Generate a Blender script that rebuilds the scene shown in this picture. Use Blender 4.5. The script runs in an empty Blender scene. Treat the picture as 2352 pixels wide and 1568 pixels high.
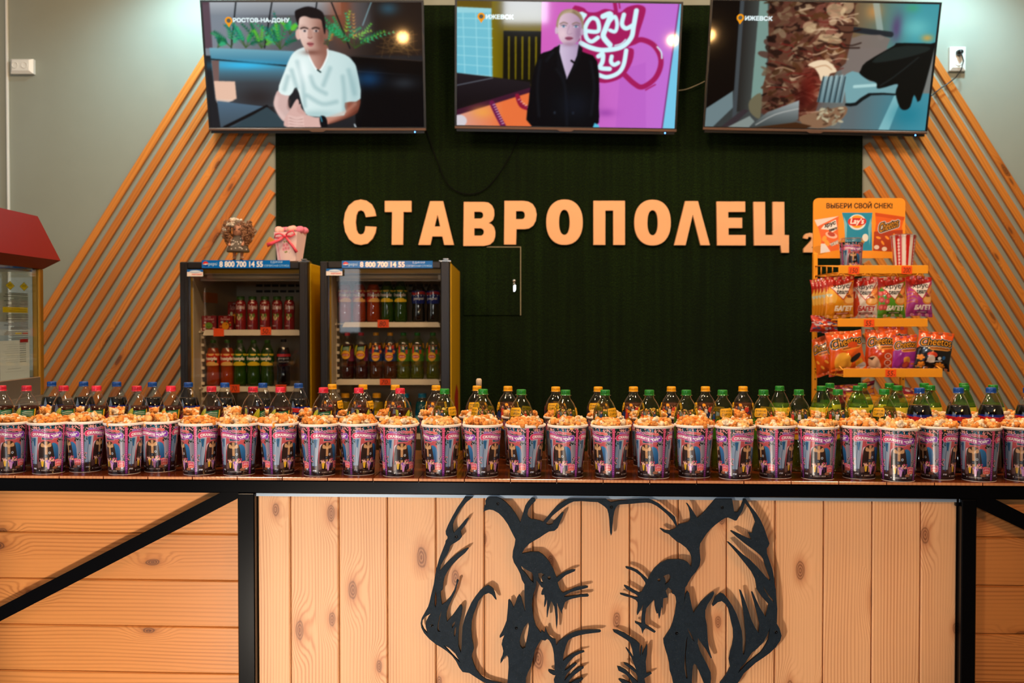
import bpy, math, random
import numpy as np
from mathutils import Vector, Matrix

SC = bpy.context.scene
COL = SC.collection
PI = math.pi
FPX, CX, CY = 2287.0, 1176.0, 784.0          # focal length and centre in pixels of the 2352x1568 frame
ZC = 1.48                                    # eye height
PITCH = math.atan(44.0 / FPX)                # the horizon lies 44 px above the centre
WALL_Y = 5.45
PSI = math.radians(2.8)                      # the counter is turned a little against the view

# ------------------------------------------------------------------ camera, world, lamps, exposure
cam_d = bpy.data.cameras.new('camera')
cam_d.sensor_width = 36.0
cam_d.lens = 36.0 * FPX / 2352.0
cam = bpy.data.objects.new('camera', cam_d)
COL.objects.link(cam)
cam.location = (0, 0, ZC)
cam.rotation_euler = (PI / 2 - PITCH, 0, 0)
cam_d.dof.use_dof = True
cam_d.dof.focus_distance = 2.62
cam_d.dof.aperture_fstop = 4.5
cam_d.clip_start = 0.05
SC.camera = cam

SC.view_settings.view_transform = 'Standard'
SC.view_settings.look = 'None'
SC.view_settings.gamma = 1.0
SC.view_settings.use_curve_mapping = False
SC.view_settings.exposure = 0.0
SC.cycles.transparent_max_bounces = 32
SC.cycles.max_bounces = 8
SC.cycles.sample_clamp_indirect = 4.0

world = bpy.data.worlds.new('world')
SC.world = world
world.use_nodes = True
_bg = world.node_tree.nodes['Background']
_bg.inputs[0].default_value = (0.75, 0.86, 1.0, 1)
_bg.inputs[1].default_value = 0.25

def lamp(name, kind, loc, target, energy, color, **kw):
    d = bpy.data.lights.new(name, kind)
    d.energy = energy
    d.color = color
    for k, v in kw.items():
        setattr(d, k, v)
    o = bpy.data.objects.new(name, d)
    COL.objects.link(o)
    o.location = loc
    if target is not None:
        o.rotation_euler = (Vector(target) - Vector(loc)).to_track_quat('-Z', 'Y').to_euler()
    return o

DAY = (0.80, 0.90, 1.0)
WARM = (1.0, 0.66, 0.34)
# daylight through the windows of the wall behind the camera
lamp('daylight_lamp', 'AREA', (-4.16, -0.5, 1.8), (0, -0.5, 1.6), 30, DAY, shape='RECTANGLE', size=4.1, size_y=2.1)
lamp('daylight_lamp', 'AREA', (0.13, -4.15, 1.86), (0.13, 0, 1.86), 46, DAY, shape='RECTANGLE', size=0.62, size_y=0.62)
lamp('daylight_lamp', 'AREA', (-2.15, -4.15, 1.85), (-2.15, 0, 1.85), 2.2, DAY, shape='RECTANGLE', size=0.26, size_y=1.0)
# low spots standing in for bounced daylight; the first follows the bear's shadow
lamp('added_low_spot', 'SPOT', (-0.95, 0.75, 0.22), (-0.40, 2.40, 0.66), 134, (1.0, 0.87, 0.72), shadow_soft_size=0.10, spot_size=math.radians(64), spot_blend=0.16)
lamp('added_low_spot', 'SPOT', (-0.9, -1.7, 0.14), (0.0, 2.6, 1.1), 22, DAY, shadow_soft_size=0.13, spot_size=math.radians(62), spot_blend=0.5)  # weak spot added only to put highlights on the cups
# ceiling lamps over the guests' side
for _x in (-1.4, 0.0, 1.4):
    lamp('ceiling_lamp_light', 'AREA', (_x, 2.25, 3.45), (_x, 2.6, 0), 30, (1.0, 0.72, 0.45), shape='DISK', size=0.35)
# ceiling lamps over the back bar
for _x in (-1.5, 0.3, 1.9):
    lamp('ceiling_lamp_light', 'AREA', (_x, 3.6, 3.45), (_x, 5.4, 2.1), 24, (1.0, 0.74, 0.50), shape='DISK', size=0.4)
# cool fittings high on the back wall, beside the televisions
lamp('cool_wall_light', 'SPOT', (-1.62, 5.0, 3.40), (-1.72, 5.45, 2.6), 55, (0.50, 0.86, 1.0), shadow_soft_size=0.05, spot_size=math.radians(125), spot_blend=0.9)
lamp('cool_wall_light', 'SPOT', (2.32, 5.0, 3.40), (2.42, 5.45, 2.6), 48, (0.50, 0.86, 1.0), shadow_soft_size=0.05, spot_size=math.radians(125), spot_blend=0.9)

lamp('daylight_lamp', 'SPOT', (-4.0, 2.0, 2.4), (-3.6, 5.45, 2.7), 55, DAY, shadow_soft_size=0.1, spot_size=math.radians(36), spot_blend=0.35)  # spot added to pale the far left of the back wall

# ------------------------------------------------------------------ pixels to points
_ct, _st = math.cos(PITCH), math.sin(PITCH)
def ray(px, py):
    a, b = (px - CX) / FPX, (CY - py) / FPX
    return Vector((a, _ct + b * _st, -_st + b * _ct))
def W(px, py, y):
    d = ray(px, py)
    t = y / d.y
    return Vector((d.x * t, y, ZC + d.z * t))
COUNTER_Z = 1.08
_d = ray(1176, 1100)
CO = Vector((0, _d.y * (COUNTER_Z - ZC) / _d.z, COUNTER_Z))     # middle of the worktop's front edge
EX, EY = Vector((math.cos(PSI), -math.sin(PSI), 0)), Vector((math.sin(PSI), math.cos(PSI), 0))
def CL(px, py, yl):
    """pixel -> (x, z) on the counter's own plane y = yl (z measured from the worktop)"""
    d = ray(px, py)
    o = Vector((0, 0, ZC)) - CO
    t = (yl - o.dot(EY)) / d.dot(EY)
    p = o + d * t
    return p.dot(EX), p.z + COUNTER_Z
def CW(x, y, z=0.0):
    return CO + EX * x + EY * y + Vector((0, 0, z))

# ------------------------------------------------------------------ objects
def link(o, parent=None):
    COL.objects.link(o)
    if parent is not None:
        o.parent = parent
    return o
def tag(o, label=None, cat=None, group=None, kind=None):
    if label: o['label'] = label
    if cat: o['category'] = cat
    if group: o['group'] = group
    if kind: o['kind'] = kind
    return o
def thing(name, label, cat, loc=(0, 0, 0), rotz=0.0, group=None):
    o = bpy.data.objects.new(name, None)
    o.empty_display_size = 0.05
    link(o)
    o.location = loc
    o.rotation_euler = (0, 0, rotz)
    return tag(o, label, cat, group)
def dup(root, loc, rotz=None, label=None, group=None):
    """a copy of a thing with copies of its parts and sub-parts"""
    def cp(o, parent):
        c = o.copy()
        COL.objects.link(c)
        if parent is not None: c.parent = parent
        for ch in [k for k in bpy.data.objects if k.parent == o] if o.type == 'EMPTY' or o.children else []:
            cp(ch, c)
        return c
    kids = list(root.children)
    r = root.copy()
    COL.objects.link(r)
    r.location = loc
    if rotz is not None: r.rotation_euler = (0, 0, rotz)
    if label: r['label'] = label
    if group: r['group'] = group
    for ch in kids:
        c = ch.copy(); COL.objects.link(c); c.parent = r
        for g in list(ch.children):
            d = g.copy(); COL.objects.link(d); d.parent = c
    return r

class MB:
    """collects shapes and links them as ONE mesh object"""
    def __init__(s):
        s.v, s.f, s.m, s.g, s.sm = [], [], [], [], []
    def add(s, vs, fs, mat=0, grain=None, smooth=False):
        n = len(s.v)
        s.v += [tuple(p) for p in vs]
        s.g += grain if grain is not None else [(p[0], p[2], p[1]) for p in vs]
        s.f += [tuple(i + n for i in f) for f in fs]
        s.m += [mat] * len(fs)
        s.sm += [smooth] * len(fs)
        return s
    def box(s, x0, x1, y0, y1, z0, z1, mat=0, T=None):
        vs = [(x, y, z) for x in (x0, x1) for y in (y0, y1) for z in (z0, z1)]
        if T is not None: vs = [T @ Vector(p) for p in vs]
        return s.add(vs, [(0, 1, 3, 2), (4, 6, 7, 5), (0, 4, 5, 1), (2, 3, 7, 6), (0, 2, 6, 4), (1, 5, 7, 3)], mat)
    def cbox(s, x0, x1, y0, y1, z0, z1, c=0.002, mat=0, T=None):
        """box with chamfered edges"""
        vs, fs = [], []
        X, Y, Z = (x0, x1), (y0, y1), (z0, z1)
        idx = {}
        for i in (0, 1):
            for j in (0, 1):
                for k in (0, 1):
                    sx, sy, sz = (1, -1)[i], (1, -1)[j], (1, -1)[k]
                    for a in range(3):
                        p = [X[i] + sx * c, Y[j] + sy * c, Z[k] + sz * c]
                        p[a] = (X[i], Y[j], Z[k])[a]
                        idx[(i, j, k, a)] = len(vs)
                        vs.append(tuple(p))
        for a in range(3):
            for e in (0, 1):
                q = []
                for (u, w) in ((0, 0), (0, 1), (1, 1), (1, 0)):
                    t = [0, 0, 0]; t[a] = e; t[(a + 1) % 3] = u; t[(a + 2) % 3] = w
                    q.append(idx[(t[0], t[1], t[2], a)])
                fs.append(tuple(q if e == 0 else q[::-1]))
        for a in range(3):                       # edges along axis a
            b, d = (a + 1) % 3, (a + 2) % 3
            for u in (0, 1):
                for w in (0, 1):
                    q = []
                    for (e, ax) in ((0, b), (1, b), (1, d), (0, d)):
                        t = [0, 0, 0]; t[a] = e; t[b] = u; t[d] = w
                        q.append(idx[(t[0], t[1], t[2], ax)])
                    fs.append(tuple(q))
        for i in (0, 1):
            for j in (0, 1):
                for k in (0, 1):
                    fs.append(tuple(idx[(i, j, k, a)] for a in range(3)))
        if T is not None: vs = [T @ Vector(p) for p in vs]
        return s.add(vs, fs, mat)
    def lathe(s, prof, seg=32, mat=0, smooth=True, cx=0.0, cy=0.0, close=True):
        """prof: (r, z) from bottom to top"""
        vs, fs = [], []
        for (r, z) in prof:
            for i in range(seg):
                a = 2 * PI * i / seg
                vs.append((cx + r * math.cos(a), cy + r * math.sin(a), z))
        for k in range(len(prof) - 1):
            for i in range(seg):
                j = (i + 1) % seg
                fs.append((k * seg + i, k * seg + j, (k + 1) * seg + j, (k + 1) * seg + i))
        if close:
            if prof[0][0] > 1e-6: fs.append(tuple(range(seg))[::-1])
            n = (len(prof) - 1) * seg
            if prof[-1][0] > 1e-6: fs.append(tuple(range(n, n + seg)))
        return s.add(vs, fs, mat, smooth=smooth)
    def tube(s, pts, r, seg=8, mat=0, closed=False):
        P = [Vector(p) for p in pts]
        vs, fs = [], []
        n = len(P)
        up = Vector((0, 0, 1))
        for i, p in enumerate(P):
            if closed: t = P[(i + 1) % n] - P[i - 1]
            else: t = P[min(i + 1, n - 1)] - P[max(i - 1, 0)]
            t.normalize()
            a = t.cross(up if abs(t.z) < 0.92 else Vector((1, 0, 0))).normalized()
            b = a.cross(t)
            rr = r[i] if isinstance(r, (list, tuple)) else r
            for k in range(seg):
                an = 2 * PI * k / seg
                vs.append(p + a * (rr * math.cos(an)) + b * (rr * math.sin(an)))
        for i in range(n if closed else n - 1):
            j = (i + 1) % n
            for k in range(seg):
                l = (k + 1) % seg
                fs.append((i * seg + k, i * seg + l, j * seg + l, j * seg + k))
        if not closed:
            fs.append(tuple(range(seg))); fs.append(tuple(range((n - 1) * seg, n * seg))[::-1])
        return s.add(vs, fs, mat, smooth=True)
    def prism(s, poly, y0, y1, mat=0, T=None):
        """2D polygon (x, z) extruded along y"""
        n = len(poly)
        vs = [(p[0], y0, p[1]) for p in poly] + [(p[0], y1, p[1]) for p in poly]
        if T is not None: vs = [T @ Vector(p) for p in vs]
        fs = [tuple(range(n)), tuple(range(n, 2 * n))[::-1]]
        for i in range(n):
            j = (i + 1) % n
            fs.append((i, i + n, j + n, j))
        return s.add(vs, fs, mat)
    def ball(s, c, r, seg=10, rings=7, mat=0):
        vs, fs = [], []
        rx, ry, rz = r if isinstance(r, (list, tuple)) else (r, r, r)
        vs.append((c[0], c[1], c[2] - rz))
        for k in range(1, rings):
            t = -PI / 2 + PI * k / rings
            for i in range(seg):
                a = 2 * PI * i / seg
                vs.append((c[0] + rx * math.cos(t) * math.cos(a), c[1] + ry * math.cos(t) * math.sin(a), c[2] + rz * math.sin(t)))
        vs.append((c[0], c[1], c[2] + rz))
        for i in range(seg):
            fs.append((0, 1 + (i + 1) % seg, 1 + i))
        for k in range(rings - 2):
            for i in range(seg):
                j = (i + 1) % seg
                fs.append((1 + k * seg + i, 1 + k * seg + j, 1 + (k + 1) * seg + j, 1 + (k + 1) * seg + i))
        e = len(vs) - 1
        for i in range(seg):
            fs.append((e, 1 + (rings - 2) * seg + i, 1 + (rings - 2) * seg + (i + 1) % seg))
        return s.add(vs, fs, mat, smooth=True)
    def mesh(s, name, mats):
        me = bpy.data.meshes.new(name)
        me.from_pydata(s.v, [], s.f)
        for m in (mats if isinstance(mats, (list, tuple)) else [mats]):
            me.materials.append(m)
        me.polygons.foreach_set('material_index', s.m)
        me.polygons.foreach_set('use_smooth', s.sm)
        at = me.attributes.new('grain', 'FLOAT_VECTOR', 'POINT')
        at.data.foreach_set('vector', np.array(s.g, dtype=np.float32).ravel())
        import bmesh as _b
        bm = _b.new(); bm.from_mesh(me)
        _b.ops.recalc_face_normals(bm, faces=bm.faces)
        bm.to_mesh(me); bm.free()
        return me
    def obj(s, name, mats, parent=None, loc=None):
        o = bpy.data.objects.new(name, s.mesh(name, mats))
        link(o, parent)
        if loc is not None: o.location = loc
        return o

# ------------------------------------------------------------------ materials
def L(r, g, b):
    """sRGB 0..255 -> linear"""
    f = lambda c: (c / 255) / 12.92 if c <= 10.31 else ((c / 255 + 0.055) / 1.055) ** 2.4
    return (f(r), f(g), f(b), 1.0)
class NT:
    def __init__(s, name):
        s.mat = bpy.data.materials.new(name)
        s.mat.use_nodes = True
        s.t = s.mat.node_tree
        s.b = s.t.nodes['Principled BSDF']
        s.out = s.t.nodes['Material Output']
    def n(s, kind, **kw):
        x = s.t.nodes.new(kind)
        for k, v in kw.items(): setattr(x, k, v)
        return x
    def l(s, a, b): s.t.links.new(a, b)
    def val(s, sock, v):
        if isinstance(v, (int, float, tuple, list)): sock.default_value = v
        else: s.l(v, sock)
    def math(s, op, a, b=0.0, c=None, clamp=False):
        x = s.n('ShaderNodeMath', operation=op, use_clamp=clamp)
        s.val(x.inputs[0], a); s.val(x.inputs[1], b)
        if c is not None: s.val(x.inputs[2], c)
        return x.outputs[0]
    def mix(s, f, a, b, mode='MIX'):
        x = s.n('ShaderNodeMix', data_type='RGBA', blend_type=mode)
        s.val(x.inputs[0], f); s.val(x.inputs[6], a); s.val(x.inputs[7], b)
        return x.outputs[2]
    def ss(s, v, lo, hi):
        x = s.n('ShaderNodeMapRange', interpolation_type='SMOOTHSTEP')
        s.val(x.inputs[0], v); s.val(x.inputs[1], lo); s.val(x.inputs[2], hi)
        return x.outputs[0]
    def noise(s, vec, scale=5.0, detail=2.0, rough=0.5, out=0):
        x = s.n('ShaderNodeTexNoise')
        if vec is not None: s.l(vec, x.inputs['Vector'])
        x.inputs['Scale'].default_value = scale; x.inputs['Detail'].default_value = detail; x.inputs['Roughness'].default_value = rough
        return x.outputs[out]
    def mapping(s, vec, sc=(1, 1, 1), loc=(0, 0, 0)):
        x = s.n('ShaderNodeMapping')
        s.l(vec, x.inputs[0]); x.inputs['Scale'].default_value = sc; x.inputs['Location'].default_value = loc
        return x.outputs[0]
    def bump(s, h, strength=0.3, dist=0.002):
        x = s.n('ShaderNodeBump')
        x.inputs['Strength'].default_value = strength; x.inputs['Distance'].default_value = dist
        s.l(h, x.inputs['Height']); s.l(x.outputs[0], s.b.inputs['Normal'])
    def schlick(s, ior):
        g = s.n('ShaderNodeNewGeometry'); d = s.n('ShaderNodeVectorMath', operation='DOT_PRODUCT')
        s.l(g.outputs['Normal'], d.inputs[0]); s.l(g.outputs['Incoming'], d.inputs[1])
        f0 = ((ior - 1) / (ior + 1)) ** 2
        c = s.math('SUBTRACT', 1.0, s.math('ABSOLUTE', d.outputs['Value']), clamp=True)
        return s.math('MULTIPLY_ADD', s.math('POWER', c, 5.0), 1 - f0, f0)
    def set(s, **kw):
        for k, v in kw.items(): s.val(s.b.inputs[k.replace('_', ' ')], v)
        return s.mat

def plain(name, rgb, rough=0.5, metal=0.0, spec=0.5, var=0.06, coat=0.0):
    """one colour with a faint mottling"""
    t = NT(name)
    tc = t.n('ShaderNodeTexCoord')
    c = L(*rgb)
    nz = t.noise(tc.outputs['Object'], 9.0, 3.0)
    col = t.mix(nz, tuple(x * (1 - var) for x in c[:3]) + (1,), tuple(min(1, x * (1 + var)) for x in c[:3]) + (1,))
    t.set(Base_Color=col, Roughness=rough, Metallic=metal)
    t.b.inputs['Specular IOR Level'].default_value = spec
    t.b.inputs['Coat Weight'].default_value = coat
    return t.mat

def pine(name, light, dark, knot, rough=0.42, knots=0.5, ring=90.0, tone=0.25, coat=0.0, groove=0.0, ka=3.0, kc=8.0):
    t = NT(name)
    at = t.n('ShaderNodeAttribute', attribute_name='grain')
    v = at.outputs['Vector']
    sp = t.n('ShaderNodeSeparateXYZ'); t.l(v, sp.inputs[0])
    a, c, r = sp.outputs
    vo = t.n('ShaderNodeTexVoronoi', voronoi_dimensions='2D', feature='F1')
    cv = t.n('ShaderNodeCombineXYZ')
    t.l(t.math('ADD', t.math('MULTIPLY', a, ka), t.math('MULTIPLY', r, 17.31)), cv.inputs[0])
    t.l(t.math('ADD', t.math('MULTIPLY', c, kc), t.math('MULTIPLY', r, 5.17)), cv.inputs[1])
    t.l(cv.outputs[0], vo.inputs['Vector']); vo.inputs['Scale'].default_value = 1.0
    d = t.math('ADD', vo.outputs['Distance'], t.math('MULTIPLY', t.math('SUBTRACT', t.noise(t.mapping(v, (9, 30, 1)), 1.0, 2), 0.5), 0.10))
    sc = t.n('ShaderNodeSeparateColor'); t.l(vo.outputs['Color'], sc.inputs[0])
    ex = t.math('LESS_THAN', sc.outputs[0], knots)
    d = t.math('DIVIDE', d, t.math('MULTIPLY_ADD', sc.outputs[1], 0.6, 0.5))
    infl = t.math('MULTIPLY', t.math('SUBTRACT', 1.0, t.ss(d, 0.04, 0.44)), ex)
    warp = t.noise(t.mapping(v, (1.1, 6.0, 1.0)), 1.0, 2.0)
    ph = t.math('ADD', t.math('MULTIPLY', c, ring * 6.28), t.math('ADD', t.math('MULTIPLY', warp, 26.0), t.math('MULTIPLY', infl, 22.0)))
    s1 = t.math('MULTIPLY_ADD', t.math('SINE', ph), 0.5, 0.5)
    s1 = t.math('POWER', s1, 2.2)
    amp = t.ss(t.noise(t.mapping(v, (0.7, 9.0, 1.0), (3.1, 1.7, 0)), 1.0, 2.0), 0.30, 0.72)
    fib = t.noise(t.mapping(v, (5.0, 260.0, 40.0)), 1.0, 2.0)
    f = t.math('MULTIPLY', s1, t.math('MULTIPLY_ADD', amp, 0.55, 0.12))
    f = t.math('ADD', f, t.math('MULTIPLY', t.math('SUBTRACT', fib, 0.5), 0.35), clamp=True)
    col = t.mix(f, L(*light), L(*dark))
    wn = t.n('ShaderNodeTexWhiteNoise', noise_dimensions='1D'); t.l(r, wn.inputs['W'])
    col = t.mix(t.math('MULTIPLY', t.math('FRACT', t.math('MULTIPLY', r, 0.617)), tone), col, L(*dark))
    halo = t.math('MULTIPLY', t.math('MULTIPLY', t.math('SUBTRACT', 1.0, t.ss(d, 0.08, 0.26)), ex), 0.45)
    col = t.mix(halo, col, L(*dark))
    core = t.math('MULTIPLY', t.math('SUBTRACT', 1.0, t.ss(d, 0.07, 0.125)), ex)
    krg = t.math('MULTIPLY_ADD', t.math('SINE', t.math('MULTIPLY', d, 170.0)), 0.25, 0.6)
    col = t.mix(t.math('MULTIPLY', core, krg), col, L(*knot))
    t.set(Base_Color=col, Roughness=rough)
    t.b.inputs['Coat Weight'].default_value = coat
    t.b.inputs['Coat Roughness'].default_value = 0.12
    t.bump(t.math('ADD', fib, s1), 0.06, 0.001)
    return t.mat

def printed(name, rough=0.4, coat=0.0, alpha=False, spec=0.5):
    """the colours come from the mesh's own print"""
    t = NT(name)
    at = t.n('ShaderNodeAttribute', attribute_name='print')
    t.set(Base_Color=at.outputs['Color'], Roughness=rough)
    t.b.inputs['Coat Weight'].default_value = coat
    t.b.inputs['Coat Roughness'].default_value = 0.08
    t.b.inputs['Specular IOR Level'].default_value = spec
    if alpha:
        t.l(at.outputs['Alpha'], t.b.inputs['Alpha'])
    return t.mat

def film(name, tint, refl=1.0, ior=1.45, rough=0.03, absorb=0.0):
    """thin clear plastic or pane of glass: passes tinted light, reflects by angle"""
    t = NT(name)
    t.t.nodes.remove(t.b)
    tr = t.n('ShaderNodeBsdfTransparent'); tr.inputs[0].default_value = tuple(tint) + (1,)
    gl = t.n('ShaderNodeBsdfGlossy'); gl.inputs[0].default_value = (1, 1, 1, 1); gl.inputs[1].default_value = rough
    mx = t.n('ShaderNodeMixShader')
    t.l(t.math('MULTIPLY', t.schlick(ior), refl, clamp=True), mx.inputs[0])
    t.l(tr.outputs[0], mx.inputs[1]); t.l(gl.outputs[0], mx.inputs[2])
    t.l(mx.outputs[0], t.out.inputs[0])
    return t.mat

def emitter(name, rgb, strength):
    t = NT(name)
    t.set(Base_Color=L(*rgb), Emission_Color=L(*rgb), Emission_Strength=strength)
    return t.mat
# ------------------------------------------------------------------ printing: flat artwork laid down vertex by vertex on a fine mesh
_glyphs = {}
def glyph_edges(s, bold=0.0, shear=0.0):
    key = (s, bold, shear)
    if key not in _glyphs:
        c = bpy.data.curves.new('lettering', 'FONT')
        c.body = s; c.offset = bold; c.shear = shear; c.resolution_u = 4
        o = bpy.data.objects.new('lettering', c)
        COL.objects.link(o)
        m = o.to_mesh()
        m.calc_loop_triangles()
        co = np.array([v.co[:2] for v in m.vertices], dtype=float)
        tr = co[np.array([t.vertices[:] for t in m.loop_triangles])]
        o.to_mesh_clear()
        bpy.data.objects.remove(o); bpy.data.curves.remove(c)
        lo, hi = co.min(0), co.max(0)
        _glyphs[key] = (tr, lo, hi)
    return _glyphs[key]

def smooth_poly(pts, n=6, closed=True):
    P = np.array(pts, float); N = len(P); out = []
    for i in range(N if closed else N - 1):
        if closed: p0, p1, p2, p3 = P[i - 1], P[i], P[(i + 1) % N], P[(i + 2) % N]
        else: p0, p1, p2, p3 = P[max(i - 1, 0)], P[i], P[i + 1], P[min(i + 2, N - 1)]
        for k in range(n):
            t = k / n
            out.append(0.5 * ((2 * p1) + (-p0 + p2) * t + (2 * p0 - 5 * p1 + 4 * p2 - p3) * t * t + (-p0 + 3 * p1 - 3 * p2 + p3) * t ** 3))
    if not closed: out.append(P[-1])
    return np.array(out)

class Canvas:
    """x to the right, y down, in the units of the box (x0, y0, x1, y1)"""
    def __init__(s, x0, y0, x1, y1, w, h, bg=(255, 255, 255), a=1.0):
        s.x0, s.y0, s.x1, s.y1, s.w, s.h = x0, y0, x1, y1, w, h
        s.c = np.empty((h, w, 4)); s.c[..., :3] = np.array(bg) / 255; s.c[..., 3] = a
        s.px = (x1 - x0) / w; s.py = (y1 - y0) / h
        s.rng = np.random.RandomState(7)
    def _win(s, ax, ay, bx, by):
        i0 = max(0, int((ax - s.x0) / s.px) - 1); i1 = min(s.w, int((bx - s.x0) / s.px) + 2)
        j0 = max(0, int((ay - s.y0) / s.py) - 1); j1 = min(s.h, int((by - s.y0) / s.py) + 2)
        return i0, i1, j0, j1
    def _put(s, i0, i1, j0, j1, m, col, alpha):
        if callable(col):
            X, Y = np.meshgrid(s.x0 + (np.arange(i0, i1) + .5) * s.px, s.y0 + (np.arange(j0, j1) + .5) * s.py)
            k = np.stack(col(X, Y), -1) / 255
        else:
            k = np.array(col[:3]) / 255
        m = (m * alpha)[..., None]
        r = s.c[j0:j1, i0:i1]
        r[..., :3] = r[..., :3] * (1 - m) + k * m
        r[..., 3:] = np.maximum(r[..., 3:], m)
    def edges(s, E, col, alpha=1.0, SS=3):
        if len(E) == 0: return
        ax, ay = E[..., 0].min(), E[..., 1].min(); bx, by = E[..., 0].max(), E[..., 1].max()
        i0, i1, j0, j1 = s._win(ax, ay, bx, by)
        if i1 <= i0 or j1 <= j0: return
        nx, ny = (i1 - i0) * SS, (j1 - j0) * SS
        xs = s.x0 + (i0 + (np.arange(nx) + .5) / SS) * s.px
        ys = s.y0 + (j0 + (np.arange(ny) + .5) / SS) * s.py
        par = np.zeros((ny, nx + 1), np.int32)
        for (p, q) in E:
            if p[1] == q[1]: continue
            lo, hi = (p, q) if p[1] < q[1] else (q, p)
            r0, r1 = np.searchsorted(ys, lo[1]), np.searchsorted(ys, hi[1])
            if r1 <= r0: continue
            yy = ys[r0:r1]
            xc = lo[0] + (yy - lo[1]) * (hi[0] - lo[0]) / (hi[1] - lo[1])
            np.add.at(par, (np.arange(r0, r1), np.searchsorted(xs, xc)), 1)
        m = (np.cumsum(par, 1)[:, :nx] & 1).astype(float)
        m = m.reshape(j1 - j0, SS, i1 - i0, SS).mean((1, 3))
        s._put(i0, i1, j0, j1, m, col, alpha)
    def tris(s, T, col, alpha=1.0, SS=4, grow=0.0):
        lo, hi = T.reshape(-1, 2).min(0), T.reshape(-1, 2).max(0)
        lo, hi = lo - abs(grow), hi + abs(grow)
        i0, i1, j0, j1 = s._win(lo[0], lo[1], hi[0], hi[1])
        if i1 <= i0 or j1 <= j0: return
        nx, ny = (i1 - i0) * SS, (j1 - j0) * SS
        m = np.zeros((ny, nx), bool)
        gx = (T[..., 0] - s.x0) / s.px - i0; gy = (T[..., 1] - s.y0) / s.py - j0
        gx *= SS; gy *= SS
        for X, Y in zip(gx, gy):
            a0, a1 = max(0, int(X.min())), min(nx, int(X.max()) + 2); b0, b1 = max(0, int(Y.min())), min(ny, int(Y.max()) + 2)
            if a1 <= a0 or b1 <= b0: continue
            U = np.arange(a0, a1)[None, :] + .5; V = np.arange(b0, b1)[:, None] + .5
            d = [(X[(k + 1) % 3] - X[k]) * (V - Y[k]) - (Y[(k + 1) % 3] - Y[k]) * (U - X[k]) for k in range(3)]
            e = 1e-9
            m[b0:b1, a0:a1] |= ((d[0] >= -e) & (d[1] >= -e) & (d[2] >= -e)) | ((d[0] <= e) & (d[1] <= e) & (d[2] <= e))
        if grow > 0:
            ry = grow / s.py * SS; rx = grow / s.px * SS; out = m.copy(); ky = int(ry)
            for dy in range(-ky, ky + 1):
                k = int(rx * math.sqrt(max(0, 1 - (dy / ry) ** 2)))
                c = np.cumsum(np.pad(m, ((0, 0), (k + 1, k))).astype(np.int32), 1)
                h = (c[:, 2 * k + 1:] - c[:, :c.shape[1] - 2 * k - 1]) > 0
                if dy >= 0: out[dy:] |= h[:ny - dy]
                else: out[:dy] |= h[-dy:]
            m = out
        s._put(i0, i1, j0, j1, m.astype(float).reshape(j1 - j0, SS, i1 - i0, SS).mean((1, 3)), col, alpha)
    def poly(s, pts, col, alpha=1.0, smooth=0):
        P = smooth_poly(pts, smooth) if smooth else np.array(pts, float)
        s.edges(np.stack([P, np.roll(P, -1, 0)], 1), col, alpha)
    def rect(s, a, b, c, d, col, alpha=1.0): s.poly([(a, b), (c, b), (c, d), (a, d)], col, alpha)
    def ell(s, cx, cy, rx, ry, col, alpha=1.0, rot=0.0, n=28):
        t = np.linspace(0, 2 * PI, n, endpoint=False); c, w = math.cos(rot), math.sin(rot)
        x, y = rx * np.cos(t), ry * np.sin(t)
        s.poly(np.stack([cx + x * c - y * w, cy + x * w + y * c], 1), col, alpha)
    def glow(s, cx, cy, rx, ry, col, alpha=1.0, p=2.0):
        i0, i1, j0, j1 = s._win(cx - 2.6 * rx, cy - 2.6 * ry, cx + 2.6 * rx, cy + 2.6 * ry)
        if i1 <= i0 or j1 <= j0: return
        X, Y = np.meshgrid(s.x0 + (np.arange(i0, i1) + .5) * s.px, s.y0 + (np.arange(j0, j1) + .5) * s.py)
        d = np.sqrt(((X - cx) / rx) ** 2 + ((Y - cy) / ry) ** 2)
        s._put(i0, i1, j0, j1, np.exp(-d ** p), col, alpha)
    def line(s, pts, wd, col, alpha=1.0, smooth=0, taper=False):
        P = smooth_poly(pts, smooth, False) if smooth else np.array(pts, float)
        ax, ay = P.min(0) - wd; bx, by = P.max(0) + wd
        i0, i1, j0, j1 = s._win(ax, ay, bx, by)
        if i1 <= i0 or j1 <= j0: return
        X, Y = np.meshgrid(s.x0 + (np.arange(i0, i1) + .5) * s.px, s.y0 + (np.arange(j0, j1) + .5) * s.py)
        best = np.full(X.shape, -1e9)
        n = len(P) - 1
        for k in range(n):
            p, q = P[k], P[k + 1]
            d = q - p; l2 = max((d ** 2).sum(), 1e-12)
            t = np.clip(((X - p[0]) * d[0] + (Y - p[1]) * d[1]) / l2, 0, 1)
            dist = np.hypot(X - p[0] - t * d[0], Y - p[1] - t * d[1])
            w = wd / 2 * ((1 - (k + t) / n) if taper else 1)
            best = np.maximum(best, w - dist)
        s._put(i0, i1, j0, j1, np.clip(.5 + best / s.px, 0, 1), col, alpha)
    def text(s, t, x0, y0, x1, y1, col, bold=0.0, shear=0.0, outline=None, ow=0.03, alpha=1.0, bend=None, mirror=False):
        T, lo, hi = glyph_edges(t, 0.0, shear)
        u = (T[..., 0] - lo[0]) / (hi[0] - lo[0]); w = (T[..., 1] - lo[1]) / (hi[1] - lo[1])
        g = bold * (y1 - y0) / (hi[1] - lo[1])
        if mirror: u = 1 - u
        X = x0 + g + u * (x1 - x0 - 2 * g); Y = y1 - g - w * (y1 - y0 - 2 * g)
        if bend is not None: Y = Y + bend(u)
        T2 = np.stack([X, Y], -1)
        if outline is not None: s.tris(T2, outline, alpha, grow=g + ow * (y1 - y0) / (hi[1] - lo[1]))
        s.tris(T2, col, alpha, grow=g)
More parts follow.
